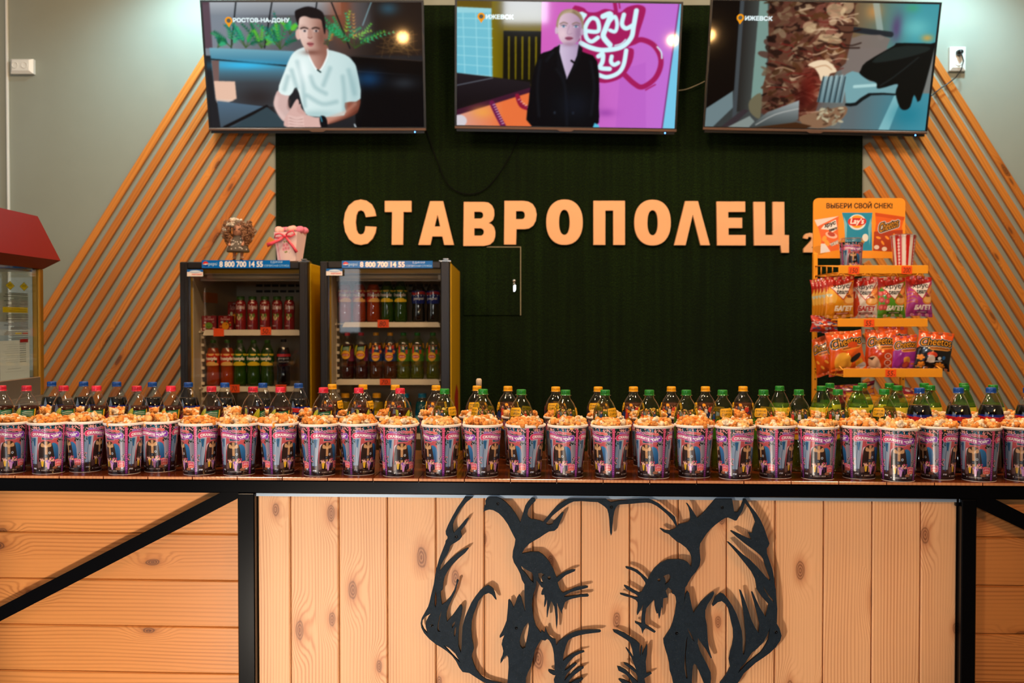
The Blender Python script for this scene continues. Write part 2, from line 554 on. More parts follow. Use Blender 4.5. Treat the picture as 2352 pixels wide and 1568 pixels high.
    def blur(s, n=1):
        for _ in range(n):
            p = np.pad(s.c, ((1, 1), (1, 1), (0, 0)), mode='edge')
            s.c = (p[:-2, 1:-1] + 2 * p[1:-1, 1:-1] + p[2:, 1:-1]) / 4
            p = np.pad(s.c, ((1, 1), (1, 1), (0, 0)), mode='edge')
            s.c = (p[1:-1, :-2] + 2 * p[1:-1, 1:-1] + p[1:-1, 2:]) / 4
    def fold(s, pts, wd, col, alpha=.5):
        for k in (1.0, .7, .45, .25): s.line(pts, wd * k, col, alpha * .16, smooth=4)
    def lin(s):
        c = np.clip(s.c, 0, 1).copy(); r = c[..., :3]
        c[..., :3] = np.where(r <= 0.04045, r / 12.92, ((r + 0.055) / 1.055) ** 2.4)
        return c

def vgrad(c0, c1, y0, y1):
    a, b = np.array(c0, float), np.array(c1, float)
    def f(X, Y):
        t = np.clip((Y - y0) / (y1 - y0), 0, 1)
        return tuple(a[i] + (b[i] - a[i]) * t for i in range(3))
    return f
def hgrad(c0, c1, x0, x1):
    a, b = np.array(c0, float), np.array(c1, float)
    def f(X, Y):
        t = np.clip((X - x0) / (x1 - x0), 0, 1)
        return tuple(a[i] + (b[i] - a[i]) * t for i in range(3))
    return f

def grid_mesh(name, lin, pos, mat, wrap=False):
    """lin: (h, w, 4) colours; pos(U, V) -> (h, w, 3) with U 0..1 to the right and V 0..1 downwards"""
    h, w = lin.shape[:2]
    if wrap: U, V = np.meshgrid(np.arange(w) / w, np.linspace(0, 1, h))
    else: U, V = np.meshgrid(np.linspace(0, 1, w), np.linspace(0, 1, h))
    co = np.stack(pos(U, V), -1).reshape(-1, 3)
    idx = np.arange(h * w).reshape(h, w)
    if wrap: nx = np.roll(idx, -1, 1); a, b = idx, nx
    else: a, b = idx[:, :-1], idx[:, 1:]
    q = np.stack([a[1:], b[1:], b[:-1], a[:-1]], -1).reshape(-1, 4)
    me = bpy.data.meshes.new(name)
    me.vertices.add(h * w); me.vertices.foreach_set('co', co.astype(np.float32).ravel())
    nq = len(q)
    me.loops.add(nq * 4); me.loops.foreach_set('vertex_index', q.astype(np.int32).ravel())
    me.polygons.add(nq)
    me.polygons.foreach_set('loop_start', np.arange(0, nq * 4, 4, dtype=np.int32))
    me.polygons.foreach_set('loop_total', np.full(nq, 4, np.int32))
    me.polygons.foreach_set('use_smooth', np.ones(nq, bool))
    me.update(calc_edges=True)
    at = me.color_attributes.new('print', 'FLOAT_COLOR', 'POINT')
    at.data.foreach_set('color', lin.astype(np.float32).ravel())
    me.materials.append(mat)
    return me
def plate(name, cv, x0, x1, z0, z1, y, mat, parent=None):
    """flat printed plate facing -y"""
    me = grid_mesh(name, cv.lin(), lambda U, V: (x0 + U * (x1 - x0), np.full_like(U, y), z1 - V * (z1 - z0)), mat)
    o = bpy.data.objects.new(name, me)
    return link(o, parent)

# ------------------------------------------------------------------ artwork: popcorn cup sleeve (one of three repeats round the cup)
def art_cup():
    c = Canvas(0, 0, 100, 125, 176, 150, (60, 50, 60))
    rng = random.Random(4)
    c.rect(0, 0, 100, 125, (58, 44, 52))
    c.rect(26, 28, 84, 100, vgrad((204, 92, 98), (150, 66, 80), 28, 100))          # pink room
    c.rect(60, 62, 84, 100, (60, 34, 44))
    c.poly([(6, 30), (30, 30), (27, 60), (20, 112), (8, 112), (5, 70)], hgrad((96, 124, 156), (186, 190, 206), 5, 28))  # curtain and window light
    for k in range(5): c.line([(9 + 4 * k, 34), (11 + 2.6 * k, 108)], 1.0, (120, 150, 190), .7)
    c.poly([(14, 34), (24, 34), (21, 56), (17, 52)], (34, 100, 150)); c.line([(20, 36), (14, 70), (16, 108)], 1.6, (70, 84, 110), .8, smooth=4)
    c.poly([(82, 30), (97, 30), (96, 112), (86, 112), (84, 70)], hgrad((176, 170, 182), (120, 112, 130), 82, 97))
    for k in range(3): c.line([(85 + 4 * k, 34), (88 + 3 * k, 108)], 1.0, (110, 100, 120), .7)
    c.rect(40, 30, 69, 39, (226, 190, 190)); c.rect(41, 31, 68, 38, (38, 84, 100))     # framed picture
    c.poly([(46, 38), (52, 33), (58, 38)], (70, 60, 110)); c.poly([(54, 38), (60, 34), (66, 38)], (30, 50, 70))
    c.rect(0, 100, 100, 125, vgrad((70, 48, 44), (40, 26, 28), 100, 122))
    # plain rounded shapes in place of the film's figures
    c.poly([(66, 48), (80, 52), (84, 70), (82, 98), (70, 100), (66, 76)], vgrad((52, 120, 176), (26, 60, 110), 48, 100), smooth=4)
    c.poly([(30, 50), (38, 46), (41, 60), (38, 74), (31, 70)], (214, 190, 206), smooth=4)
    c.poly([(30, 70), (33, 52), (42, 43), (56, 42), (66, 50), (70, 66), (73, 88), (70, 108), (32, 108), (29, 90)], vgrad((66, 44, 36), (30, 20, 20), 44, 106), smooth=5)
    c.rect(47.5, 42, 54.5, 108, (196, 148, 104)); c.poly([(51, 56), (40, 46), (38, 56)], (206, 158, 112), smooth=3); c.poly([(51, 56), (62, 46), (64, 56)], (206, 158, 112), smooth=3); c.ell(51, 56, 4, 3.4, (222, 178, 132))
    c.rect(44, 76, 56, 84, (26, 28, 38)); c.rect(47, 78, 52, 82, (90, 92, 104))
    c.ell(60, 72, 3.2, 3.2, (190, 200, 214)); c.ell(60, 72, 1.6, 1.6, (40, 60, 90))
    def bunch(x, y, w, col, dot, paper):
        c.poly([(x - w * .8, y), (x + w * .8, y), (x + w * .35, y + w * 2.6), (x - w * .35, y + w * 2.6)], paper)
        for q in range(16):
            c.ell(x + rng.uniform(-w, w), y + rng.uniform(-w, w * .4), w * .34, w * .32, col if q % 3 else dot)
    bunch(40, 90, 6.4, (228, 176, 160), (70, 44, 44), (226, 180, 50)); bunch(56, 96, 6.6, (222, 170, 190), (150, 96, 190), (206, 150, 212)); bunch(67, 90, 6.4, (226, 172, 152), (190, 60, 110), (60, 34, 66))
    c.poly([(74, 90), (84, 88), (84, 93), (75, 95)], (196, 70, 52))
    c.poly([(24, 94), (36, 94), (36, 108), (26, 110)], (110, 80, 78)); c.poly([(68, 110), (80, 102), (84, 112), (72, 117)], (150, 96, 70))
    # foliage and roses
    c.rect(28, 0, 78, 11, (24, 120, 176))
    for k in range(520):
        x = rng.uniform(0, 100)
        lim = 14 + (34 if (x < 17 or x > 80) else 4) * rng.random() ** 1.1
        y = rng.uniform(0, lim)
        if 34 < x < 70 and y > 3 and rng.random() < .55: continue
        g = rng.uniform(.5, 1.4)
        c.ell(x, y, rng.uniform(1.2, 2.8), rng.uniform(.8, 1.7), (20 * g, 44 * g, 36 * g), 1, rng.uniform(0, 3))
    for k in range(120):
        x = rng.uniform(0, 100)
        if 30 < x < 74 and rng.random() < .6: continue
        y = rng.uniform(1, 12 + (24 if (x < 15 or x > 84) else 4) * rng.random())
        r = rng.uniform(1.0, 2.0)
        c.ell(x, y, r, r, (236, 146 + rng.randint(-20, 30), 150)); c.ell(x - .3, y - .3, r * .45, r * .45, (252, 206, 204))
    for k in range(40):
        x = rng.choice([rng.uniform(4, 11), rng.uniform(88, 98)]); y = rng.uniform(74, 92)
        c.ell(x, y, 1.6, 1.1, (40, 66, 52) if k % 3 else (226, 120, 140), 1, rng.uniform(0, 3))
    c.rect(84, 104, 94, 113, (90, 90, 110)); c.ell(88, 108, 3, 3, (200, 205, 220)); c.rect(9, 110, 20, 116, (196, 200, 214)); c.rect(11, 112, 14, 114, (40, 60, 120)); c.poly([(12, 104), (15, 98), (18, 104)], (40, 60, 110))
    # lettering
    grad = hgrad((120, 64, 190), (232, 78, 70), 20, 74)
    bd = lambda u: 2.0 * np.sin(u * PI) * -1 + 1.0
    c.text('Маша и Медведь', 16, 10.5, 85, 19.5, grad, .05, 0, (255, 236, 240), .06, bend=bd)
    rib = [(11 + t * 78, 19 + 2.4 * math.sin(t * 2 * PI + .3) * -1 + 1.5 * t) for t in np.linspace(0, 1, 16)]
    poly = [(x, y) for x, y in rib] + [(x, y + 13) for x, y in rib[::-1]]
    c.poly([(x + (0 if i < 16 else 0), y - .8 if i < 16 else y + .8) for i, (x, y) in enumerate(poly)], (246, 190, 226))
    c.ell(11, 26, 5, 7.3, (246, 190, 226)); c.ell(89, 27, 5, 7.3, (246, 190, 226))
    pk = hgrad((226, 66, 112), (140, 66, 190), 14, 88)
    c.poly(poly, pk); c.ell(11, 26, 4.2, 6.5, pk); c.ell(89, 27, 4.2, 6.5, pk)
    c.text('СКАЖИТЕ “ОЙ!”', 13, 20.5, 88, 30, (255, 255, 255), .06, bend=lambda u: -2.4 * np.sin(u * 2 * PI + .3) + 1.5 * u)
    c.poly([(78, 91), (92, 91), (95, 94), (95, 104), (92, 107), (78, 107), (75, 104), (75, 94)], (250, 200, 196), smooth=3)
    c.poly([(78, 92), (92, 92), (94, 94.5), (94, 103.5), (92, 106), (78, 106), (76, 103.5), (76, 94.5)], vgrad((190, 56, 112), (224, 70, 50), 92, 106), smooth=3)
    c.rect(79, 94.4, 91, 95.6, (250, 210, 214)); c.text('ДРУГИЕ', 77.5, 97, 92.5, 100.6, (255, 244, 240), .04, .25); c.rect(79, 102.4, 91, 103.8, (250, 214, 200))
    c.rect(0, 113.5, 100, 125, vgrad((48, 34, 34), (24, 18, 22), 113, 123))
    c.text('В КИНО С 1 ИЮНЯ', 36, 114.6, 72, 118.2, (238, 228, 226), .03); c.rect(28, 115, 31, 117.6, (220, 214, 214)); c.rect(78, 116, 90, 116.8, (170, 164, 166))
    c.rect(0, 120, 100, 121, (120, 60, 60), .5)
    # pink ribbon where two repeats meet
    for xx in (0, 100):
        c.rect(xx - 3.4, -1, xx + 3.4, 123, vgrad((226, 84, 122), (120, 50, 150), 8, 118))
        for k in range(22): c.rect(xx - .7, 6 + 5.2 * k, xx + .7, 7.3 + 5.2 * k, (240, 170, 210))
    return c

# ------------------------------------------------------------------ artwork: bottle labels (two repeats round the bottle), 100 x 100
def art_tea(kind):
    """the label of the tea bottles: printed on clear film"""
    c = Canvas(0, 0, 100, 100, 72, 80, (20, 20, 20), 0.0)
    rng = random.Random(3)
    if kind == 'berry':
        c.poly([(6, 34), (20, 8), (28, 2), (30, 20), (22, 60), (8, 70)], (176, 178, 30))
        c.line([(10, 60), (27, 6)], 1.6, (226, 214, 70))
        c.poly([(28, 14), (64, 10), (60, 62), (26, 62)], (14, 96, 56))
        for k in range(4): c.line([(32, 22 + 6 * k), (44, 18 + 6 * k), (58, 19 + 6 * k)], 2.0, (232, 240, 226), smooth=3)
        c.poly([(64, 10), (69, 8), (62, 60), (57, 60)], (232, 176, 30))
        c.poly([(72, 30), (96, 16), (100, 40), (98, 100), (60, 100), (62, 56)], (112, 24, 56), smooth=3)
        c.poly([(86, 0), (94, 4), (96, 40), (90, 62)], (168, 168, 30))
        c.ell(43, 62, 23, 27, (28, 24, 12)); c.ell(43, 62, 21.5, 25.5, (238, 176, 30))
    else:
        blob = (62, 120, 26) if kind == 'green' else (20, 50, 104)
        c.poly([(0, 44), (12, 38), (26, 46), (40, 34), (56, 42), (72, 32), (88, 44), (100, 40), (100, 100), (0, 100)], blob, smooth=4)
        c.line([(4, 60), (26, 52), (48, 62)], 1.6, (30, 70, 16) if kind == 'green' else (230, 150, 30), smooth=4)
        c.poly([(6, 6), (40, 4), (44, 10), (43, 30), (34, 34), (30, 46), (26, 34), (8, 34), (4, 28), (4, 10)], (30, 26, 12))
        c.poly([(7, 7), (39, 5), (42, 11), (41, 29), (33, 32), (29.5, 42), (27, 32.5), (9, 32.5), (6, 27), (6, 11)], (240, 180, 26))
        c.text('ЛЕТО ВКУСНЕЕ', 9, 11, 39, 17, (30, 20, 6), .015); c.text('С LIPTON', 11, 20, 38, 28, (30, 20, 6), .025)
        for (x, col, leg) in ((54, (214, 66, 40), (214, 66, 40)), (72, (226, 226, 222), (30, 54, 104)), (88, (30, 70, 130), (190, 60, 40))):
            c.ell(x, 18, 4.0, 4.6, (70, 30, 20)); c.ell(x, 20, 2.8, 3.2, (206, 140, 100))
            c.poly([(x - 4, 24), (x + 4, 24), (x + 4.6, 40), (x - 4.6, 40)], col); c.poly([(x - 4.6, 40), (x + 4.6, 40), (x + 6, 62), (x - 6, 62)], leg)
            c.line([(x - 4, 26), (x - 10, 14)], 2.2, (206, 140, 100))
        if kind == 'peach':
            for (x, y) in ((16, 56), (60, 34), (66, 12), (92, 50), (80, 60)): c.ell(x, y, 6, 5, (240, 160, 30), 1, .5)
            c.ell(84, 28, 7, 9, (200, 50, 40))
        c.ell(16, 66, 7, 9, (238, 176, 30)); c.ell(16, 66, 5, 3, (180, 30, 30))
        c.ell(66, 76, 19, 23, (238, 176, 30))
    lx = 43 if kind == 'berry' else 66
    ly = 62 if kind == 'berry' else 76
    c.ell(lx, ly, 18, 8, (190, 30, 36)); c.text('Lipton', lx - 13, ly - 4, lx + 13, ly + 5, (255, 250, 240), .04)
    return c
def art_cola():
    c = Canvas(0, 0, 100, 100, 72, 60, (16, 36, 120))
    c.poly([(0, 6), (30, 12), (60, 4), (100, 10), (100, 30), (60, 26), (30, 34), (0, 26)], (206, 34, 40), smooth=4)
    c.line([(0, 6), (30, 12), (60, 4), (100, 10)], 3, (24, 50, 150), smooth=4)
    for k in range(6): c.poly([(6 + 17 * k, 30), (14 + 17 * k, 36), (8 + 17 * k, 44)], (236, 240, 246))
    for k in range(5): c.poly([(12 + 19 * k, 12), (20 + 19 * k, 16), (13 + 19 * k, 22)], (150, 20, 40))
    c.text('pepsi', 24, 50, 76, 76, (245, 248, 252), .02)
    return c
def art_cherry_cola():
    c = Canvas(0, 0, 100, 100, 60, 50, (20, 16, 20))
    c.rect(0, 0, 100, 22, (190, 24, 30)); c.text('pepsi', 26, 28, 74, 46, (235, 235, 240), .02); c.text('ВИШНЯ', 26, 54, 76, 66, (200, 200, 204), .02)
    return c
def art_soda(red):
    b, d = ((206, 52, 26), (150, 30, 20)) if red else ((40, 96, 30), (24, 66, 24))
    c = Canvas(0, 0, 100, 100, 72, 60, b)
    for x in (20, 55, 90): c.poly([(x - 14, 4), (x + 14, 4), (x + 8, 16), (x - 8, 16)], (240, 190, 110) if red else (226, 200, 50), smooth=3)
    c.rect(0, 22, 100, 62, d, .5)
    c.text('Frustyle', 18, 26, 84, 62, (250, 240, 226), .04, .1)
    c.poly([(24, 96), (40, 70), (62, 66), (86, 78), (90, 96)], (244, 190, 110) if red else (236, 200, 40), smooth=4)
    c.poly([(70, 60), (84, 56), (80, 78)], (30, 60, 30), smooth=3)
    return c
def art_juice():
    c = Canvas(0, 0, 100, 100, 66, 80, (140, 26, 28))
    c.text('Любимый', 22, 12, 82, 30, (240, 224, 220), .02, .25); c.rect(36, 6, 62, 9, (220, 190, 190))
    c.ell(44, 56, 12, 11, (226, 206, 150)); c.ell(44, 56, 4, 5, (150, 120, 60)); c.ell(58, 50, 9, 7, (96, 120, 40)); c.ell(34, 48, 7, 4, (96, 130, 40), 1, .6)
    for (x, y) in ((24, 60), (66, 64), (36, 72), (54, 74)): c.ell(x, y, 4, 4, (180, 44, 40))
    c.rect(24, 84, 48, 88, (214, 180, 180))
    return c
def art_box(kind):
    c = Canvas(0, 0, 100, 110, 44, 48, (136, 22, 26))
    c.text('Любимый', 14, 12, 86, 32, (244, 230, 226), .02, .25); c.rect(40, 5, 64, 9, (220, 190, 190))
    if kind == 0:
        c.ell(48, 72, 28, 24, (110, 150, 40)); c.line([(36, 76), (48, 84), (60, 76)], 3, (50, 70, 20), smooth=4)
        c.ell(22, 48, 8, 6, (214, 196, 190)); c.ell(80, 44, 8, 7, (150, 110, 90)); c.ell(16, 70, 8, 8, (220, 120, 40)); c.ell(84, 92, 10, 8, (220, 150, 150)); c.ell(18, 96, 10, 8, (224, 200, 190))
    else:
        c.ell(52, 74, 26, 28, (240, 160, 30)); c.ell(60, 64, 4, 4, (120, 80, 20)); c.ell(28, 46, 10, 8, (200, 214, 180)); c.ell(64, 40, 8, 6, (90, 130, 60)); c.ell(18, 78, 10, 8, (224, 110, 40)); c.ell(88, 66, 6, 7, (90, 140, 60)); c.ell(86, 50, 8, 5, (230, 130, 40)); c.ell(88, 94, 8, 8, (224, 150, 140))
    return c

# ------------------------------------------------------------------ artwork: snack bags, 100 x 140
def art_baguette(kind):
    base = {'gold': (238, 158, 30), 'white': (226, 216, 204), 'green': (90, 160, 40), 'violet': (178, 60, 150)}[kind]
    c = Canvas(0, 0, 100, 140, 66, 92, base)
    c.rect(0, 0, 100, 140, vgrad(base, tuple(.8 * k for k in base), 80, 140))
    c.poly([(0, 0), (100, 0), (100, 14), (60, 26), (0, 36)], (176, 30, 20))
    c.poly([(0, 34), (12, 30), (0, 60)], (176, 30, 20), .8)
    if kind == 'white':
        c.poly([(2, 60), (18, 50), (34, 90), (24, 130), (0, 130)], (204, 70, 40), smooth=3); c.line([(20, 44), (18, 70)], 4, (230, 220, 210))
    if kind == 'green':
        for (x, y) in ((8, 56), (20, 52), (10, 78), (34, 64), (28, 84), (10, 104), (22, 104)): c.ell(x, y, 9, 10, (204, 70, 76)); c.ell(x, y, 4, 5, (236, 130, 124))
        c.poly([(0, 50), (14, 40), (22, 48)], (60, 140, 40))
    if kind == 'violet':
        for (a, b) in ((56, 70), (70, 62), (80, 84), (92, 90)): c.line([(2, a), (20, a - 6 + (b - a) * .2), (36, b)], 5, (196, 100, 90), smooth=3)
    if kind == 'gold':
        c.ell(16, 70, 20, 26, (244, 190, 90), .8); c.poly([(0, 60), (10, 58), (22, 62), (8, 70)], (196, 206, 190)); c.ell(18, 110, 22, 22, (222, 130, 20), .6)
    c.poly([(100, 22), (100, 74), (80, 60), (74, 54)], (228, 140, 70)); c.poly([(100, 40), (100, 58), (86, 62)], (196, 90, 40), .8)
    c.ell(80, 82, 23, 15, (228, 140, 50), 1, -.1); c.ell(81, 80, 19, 11, (246, 190, 110), 1, -.1); c.poly([(66, 64), (80, 60), (90, 72), (74, 72)], (140, 70, 40))
    c.poly([(10, 36), (96, 18), (88, 34), (80, 48), (56, 80), (34, 60), (22, 46)], (190, 40, 30))
    c.poly([(14, 37), (92, 20), (84, 33), (78, 46), (56, 76), (36, 58), (26, 46)], (238, 230, 226))
    c.text('хрус', 22, 28, 82, 44, (16, 12, 14), .022); c.text('team', 34, 46, 76, 60, (16, 12, 14), .022)
    c.text('БАГЕТ', 28, 98, 94, 116, (250, 244, 236) if kind != 'white' else (170, 40, 40), .06, .15, None if kind != 'white' else (240, 232, 226), .05)
    c.rect(32, 120, 82, 127, {'gold': (170, 60, 30), 'white': (130, 40, 40), 'green': (24, 60, 24), 'violet': (110, 40, 110)}[kind]); c.rect(38, 122, 76, 125, (236, 220, 214), .7)
    return c
def art_puffs(kind):
    base = {'pizza': (226, 92, 20), 'ketchup': (206, 66, 20), 'violet': (150, 44, 150), 'black': (20, 16, 20), 'cheese': (214, 80, 22)}[kind]
    c = Canvas(0, 0, 100, 140, 66, 92, base)
    c.poly([(0, 0), (100, 0), (100, 22), (50, 30), (0, 26)], (222, 86, 24), smooth=0)
    if kind in ('violet', 'black'): c.poly([(0, 0), (100, 0), (100, 26), (60, 34), (20, 46), (0, 70)], (218, 84, 26))
    if kind in ('violet', 'black'): c.poly([(100, 24), (100, 140), (0, 140), (0, 72), (22, 50), (60, 38)], base)
    bend = lambda u: 10 * (1 - u) - 4 * np.sin(u * PI)
    c.text('Cheetos', 8, 22, 94, 50, (240, 160, 34), .008, .15, (190, 186, 190), .13, bend=bend)
    c.text('Cheetos', 8, 22, 94, 50, (240, 160, 34), .008, .15, (24, 14, 12), .08, bend=bend)
    c.poly([(36, 58), (86, 54), (94, 60), (84, 66), (38, 70), (28, 64)], (226, 150, 60), .9); c.line([(36, 63), (86, 59)], 3.5, (110, 40, 20))
    if kind == 'pizza':
        c.ell(66, 52, 16, 11, (200, 70, 24)); c.poly([(18, 80), (40, 76), (56, 100), (50, 136), (20, 140), (10, 110)], (244, 176, 60), smooth=3)
        c.poly([(56, 96), (82, 82), (86, 92), (66, 110), (54, 112)], (30, 20, 22), smooth=2); c.poly([(66, 112), (86, 100), (92, 120), (70, 132)], (226, 160, 40)); c.poly([(70, 128), (92, 116), (98, 130), (80, 138)], (190, 186, 190), smooth=3)
    if kind == 'ketchup':
        for y in (90, 112, 134): c.ell(72, y, 12, 10, (226, 200, 190)); c.ell(72, y, 9, 7.5, (190, 50, 20)); c.ell(72, y, 4, 4, (226, 110, 60))
        c.poly([(10, 100), (34, 92), (52, 130), (20, 138)], (226, 190, 160), smooth=3); c.poly([(8, 98), (30, 94), (22, 106)], (60, 40, 30))
    if kind == 'violet':
        c.poly([(40, 92), (60, 88), (66, 110), (44, 116)], (226, 150, 60), smooth=3); c.ell(52, 118, 14, 12, (196, 70, 60)); c.rect(66, 104, 98, 128, (190, 80, 190)); c.rect(70, 112, 96, 118, (226, 110, 40))
    if kind == 'black':
        c.ell(42, 86, 14, 10, (214, 70, 40)); c.poly([(34, 90), (48, 90), (52, 112), (30, 112)], (226, 214, 204), smooth=2)
        for (x, y) in ((12, 100), (66, 120), (18, 124), (74, 124)):
            for k in range(5): c.ell(x + 7 * math.cos(k * 1.257), y + 7 * math.sin(k * 1.257), 4, 4, (230, 140, 40))
            c.ell(x, y, 6, 6, (230, 140, 40))
        c.ell(76, 92, 5, 7, (30, 90, 150)); c.ell(64, 96, 5, 6, (220, 226, 230)); c.line([(30, 112), (72, 104)], 3, (220, 220, 226))
    if kind == 'cheese':
        for (x, y) in ((20, 90), (40, 110), (66, 92), (82, 116)): c.ell(x, y, 10, 5, (244, 170, 60), 1, .6)
    return c
def art_header():
    c = Canvas(0, 0, 212, 140, 230, 152, (240, 150, 34))
    c.text('ВЫБЕРИ СВОЙ СНЕК!', 30, 8.5, 182, 24.5, (40, 18, 6), .034)
    c.poly([(0, 116), (20, 110), (34, 122), (14, 132)], (150, 96, 20), .35, smooth=3)
    # crisp bags pictured on the board
    c.poly([(3, 51), (59, 42), (57, 66), (60, 120), (17, 128), (19, 96), (12, 70)], (232, 104, 50)); c.poly([(3, 51), (59, 42), (10, 66)], (232, 214, 212)); c.poly([(17, 128), (18, 106), (28, 106), (40, 124)], (230, 224, 226))
    c.poly([(24, 64), (52, 50), (56, 72), (44, 80), (38, 74), (18, 72)], (240, 232, 230)); c.text('хрус', 26, 57, 52, 68, (20, 14, 14), .04, bend=lambda u: 4 - 8 * u); c.text('team', 36, 69, 55, 76, (20, 14, 14), .04, bend=lambda u: 3 - 6 * u)
    c.ell(42, 86, 14, 7, (240, 190, 170), 1, .3); c.ell(42, 84, 9, 5, (190, 70, 50), 1, .3); c.ell(26, 94, 5, 7, (244, 160, 60), 1, .4); c.ell(32, 104, 5, 8, (244, 160, 60), 1, -.5)
    c.poly([(38, 106), (58, 97), (58, 106), (42, 112)], (238, 226, 220)); c.text('БАГЕТ', 41, 100, 58, 108, (30, 20, 20), .02, bend=lambda u: 4 - 6 * u)
    c.poly([(66, 34), (136, 34), (134, 56), (136, 122), (92, 122), (74, 120), (72, 60)], (22, 140, 180)); c.poly([(70, 42), (78, 60), (76, 110), (72, 70)], (120, 190, 214)); c.poly([(132, 46), (134, 60), (130, 112), (126, 70)], (110, 184, 208))
    c.ell(101, 56, 20, 18, (224, 234, 240)); c.ell(101, 55, 16, 15, (240, 160, 40)); c.poly([(83, 48), (119, 48), (117, 62), (84, 63)], (206, 40, 34), smooth=3); c.text('Lay’s', 85, 47, 117, 64, (255, 250, 246), .03, .2)
    c.ell(120, 92, 7, 9, (226, 226, 220)); c.ell(114, 102, 4, 4, (240, 190, 70))
    c.poly([(142, 34), (210, 44), (204, 66), (206, 126), (138, 122), (140, 90), (144, 60)], (226, 96, 24)); c.poly([(140, 78), (206, 74), (206, 126), (138, 122)], (170, 56, 20)); c.poly([(142, 34), (210, 44), (208, 52), (143, 42)], (206, 76, 16))
    b2 = lambda u: 8 - 14 * u
    c.text('Cheetos', 152, 52, 196, 72, (240, 164, 40), .008, .15, (200, 196, 200), .13, bend=b2); c.text('Cheetos', 152, 52, 196, 72, (240, 164, 40), .008, .15, (40, 20, 10), .07, bend=b2)
    for (x, y, r) in ((150, 92, .3), (160, 104, 1.0), (186, 88, 1.5), (194, 106, .2), (170, 92, .7)): c.ell(x, y, 6, 2.6, (240, 150, 50), 1, r)
    c.ell(146, 114, 6, 5, (230, 210, 196)); c.ell(164, 118, 6, 5, (230, 210, 196))
    return c
def art_stripes():
    c = Canvas(0, 0, 100, 100, 110, 70, (236, 226, 220))
    for k in range(4):
        x = 25 * k
        c.poly([(x, -2), (x + 9, -2), (x + 9, 85), (x + 4, 100), (x, 100)], (196, 28, 22))
        c.poly([(x + 14, -2), (x + 20, -2), (x + 19, 102), (x + 16, 102)], (200, 32, 24))
        for j in range(9): c.ell(x + 4.5, 14 + 8.5 * j, 1.6, 3.4, (240, 214, 210))
        c.line([(x + 4.5, 10), (x + 4.0, 90)], 1.1, (240, 214, 210))
    return c
def art_phone():
    c = Canvas(0, 0, 205, 18, 260, 24, (8, 104, 190))
    c.ell(9, 9, 6, 6, (240, 240, 244)); c.poly([(3, 9), (4, 5), (9, 3), (14, 5), (15, 8), (9, 8)], (214, 46, 34), smooth=3); c.poly([(3, 10), (9, 10.5), (15, 9.5), (13, 14), (9, 15), (5, 13.5)], (12, 70, 150), smooth=3)
    c.text('pepsi', 16, 5, 36, 14, (220, 236, 250), .0)
    c.text('8 800 700 14 55', 41, 2.6, 142, 15.6, (244, 238, 236), .035)
    c.text('ЕДИНАЯ', 160, 2, 187, 7.6, (220, 236, 248), .02); c.text('СЕРВИСНАЯ СЛУЖБА', 145, 10, 203, 14.6, (210, 230, 246), .02)
    return c
def art_maker():
    c = Canvas(0, 0, 37, 16, 74, 32, (238, 226, 218))
    c.rect(0, 0, 37, 6, (16, 100, 176)); c.ell(19, 5, 13, 3, (210, 226, 240)); c.line([(8, 6), (19, 7.6), (30, 6)], .8, (40, 90, 170), smooth=4)
    c.text('norcool', 11, 8.4, 34, 13, (206, 40, 36), .03)
    return c
def art_tag(t):
    c = Canvas(0, 0, 24, 18, 48, 36, (250, 84, 14))
    if t: c.text(t, 4, 4, 20 if len(t) > 2 else 17, 15, (70, 22, 10), -.012, .18)
    if t and len(t) == 2: c.ell(19.5, 13, 1, 1, (70, 22, 10))
    return c
def art_notice():
    c = Canvas(0, 0, 64, 250, 90, 300, (190, 196, 190), 0.06)
    rng = random.Random(9)
    for x in (24, 54): c.poly([(x - 10, 24), (x, 13), (x + 10, 24), (x, 35)], (120, 110, 20)); c.poly([(x - 9, 24), (x, 14.4), (x + 9, 24), (x, 33.6)], (206, 186, 20)); c.rect(x - 4, 20, x + 4, 21.4, (110, 96, 20)); c.rect(x - 5, 23.5, x + 5, 25, (110, 96, 20))
    y = 40
    while y < 152:
        a = rng.uniform(10, 34)
        if not (73 < y < 88): c.rect(a, y, 62, y + 1.7, (30, 34, 34), .95)
        y += 3.3 if rng.random() < .8 else 5.6
    c.rect(8, 74, 62, 87, (214, 190, 10)); c.rect(26, 78, 60, 79.2, (120, 100, 10)); c.rect(22, 83, 60, 84.2, (120, 100, 10))
    c.rect(34, 134, 48, 138, (200, 180, 20)); c.rect(50, 134, 62, 139, (176, 26, 30)); c.rect(44, 150, 62, 158, (176, 26, 36))
    return c
def art_sheet():
    c = Canvas(0, 0, 64, 84, 64, 84, (232, 240, 244))
    for k in range(9): c.rect(8 + (k % 3) * 3, 8 + 4.6 * k, 40, 8.7 + 4.6 * k, (176, 186, 192)); c.rect(42, 7.6 + 4.6 * k, 56, 9.2 + 4.6 * k, (120, 130, 136))
    c.rect(16, 58, 44, 59, (170, 180, 186)); c.rect(12, 64, 52, 64.8, (190, 198, 204))
    return c
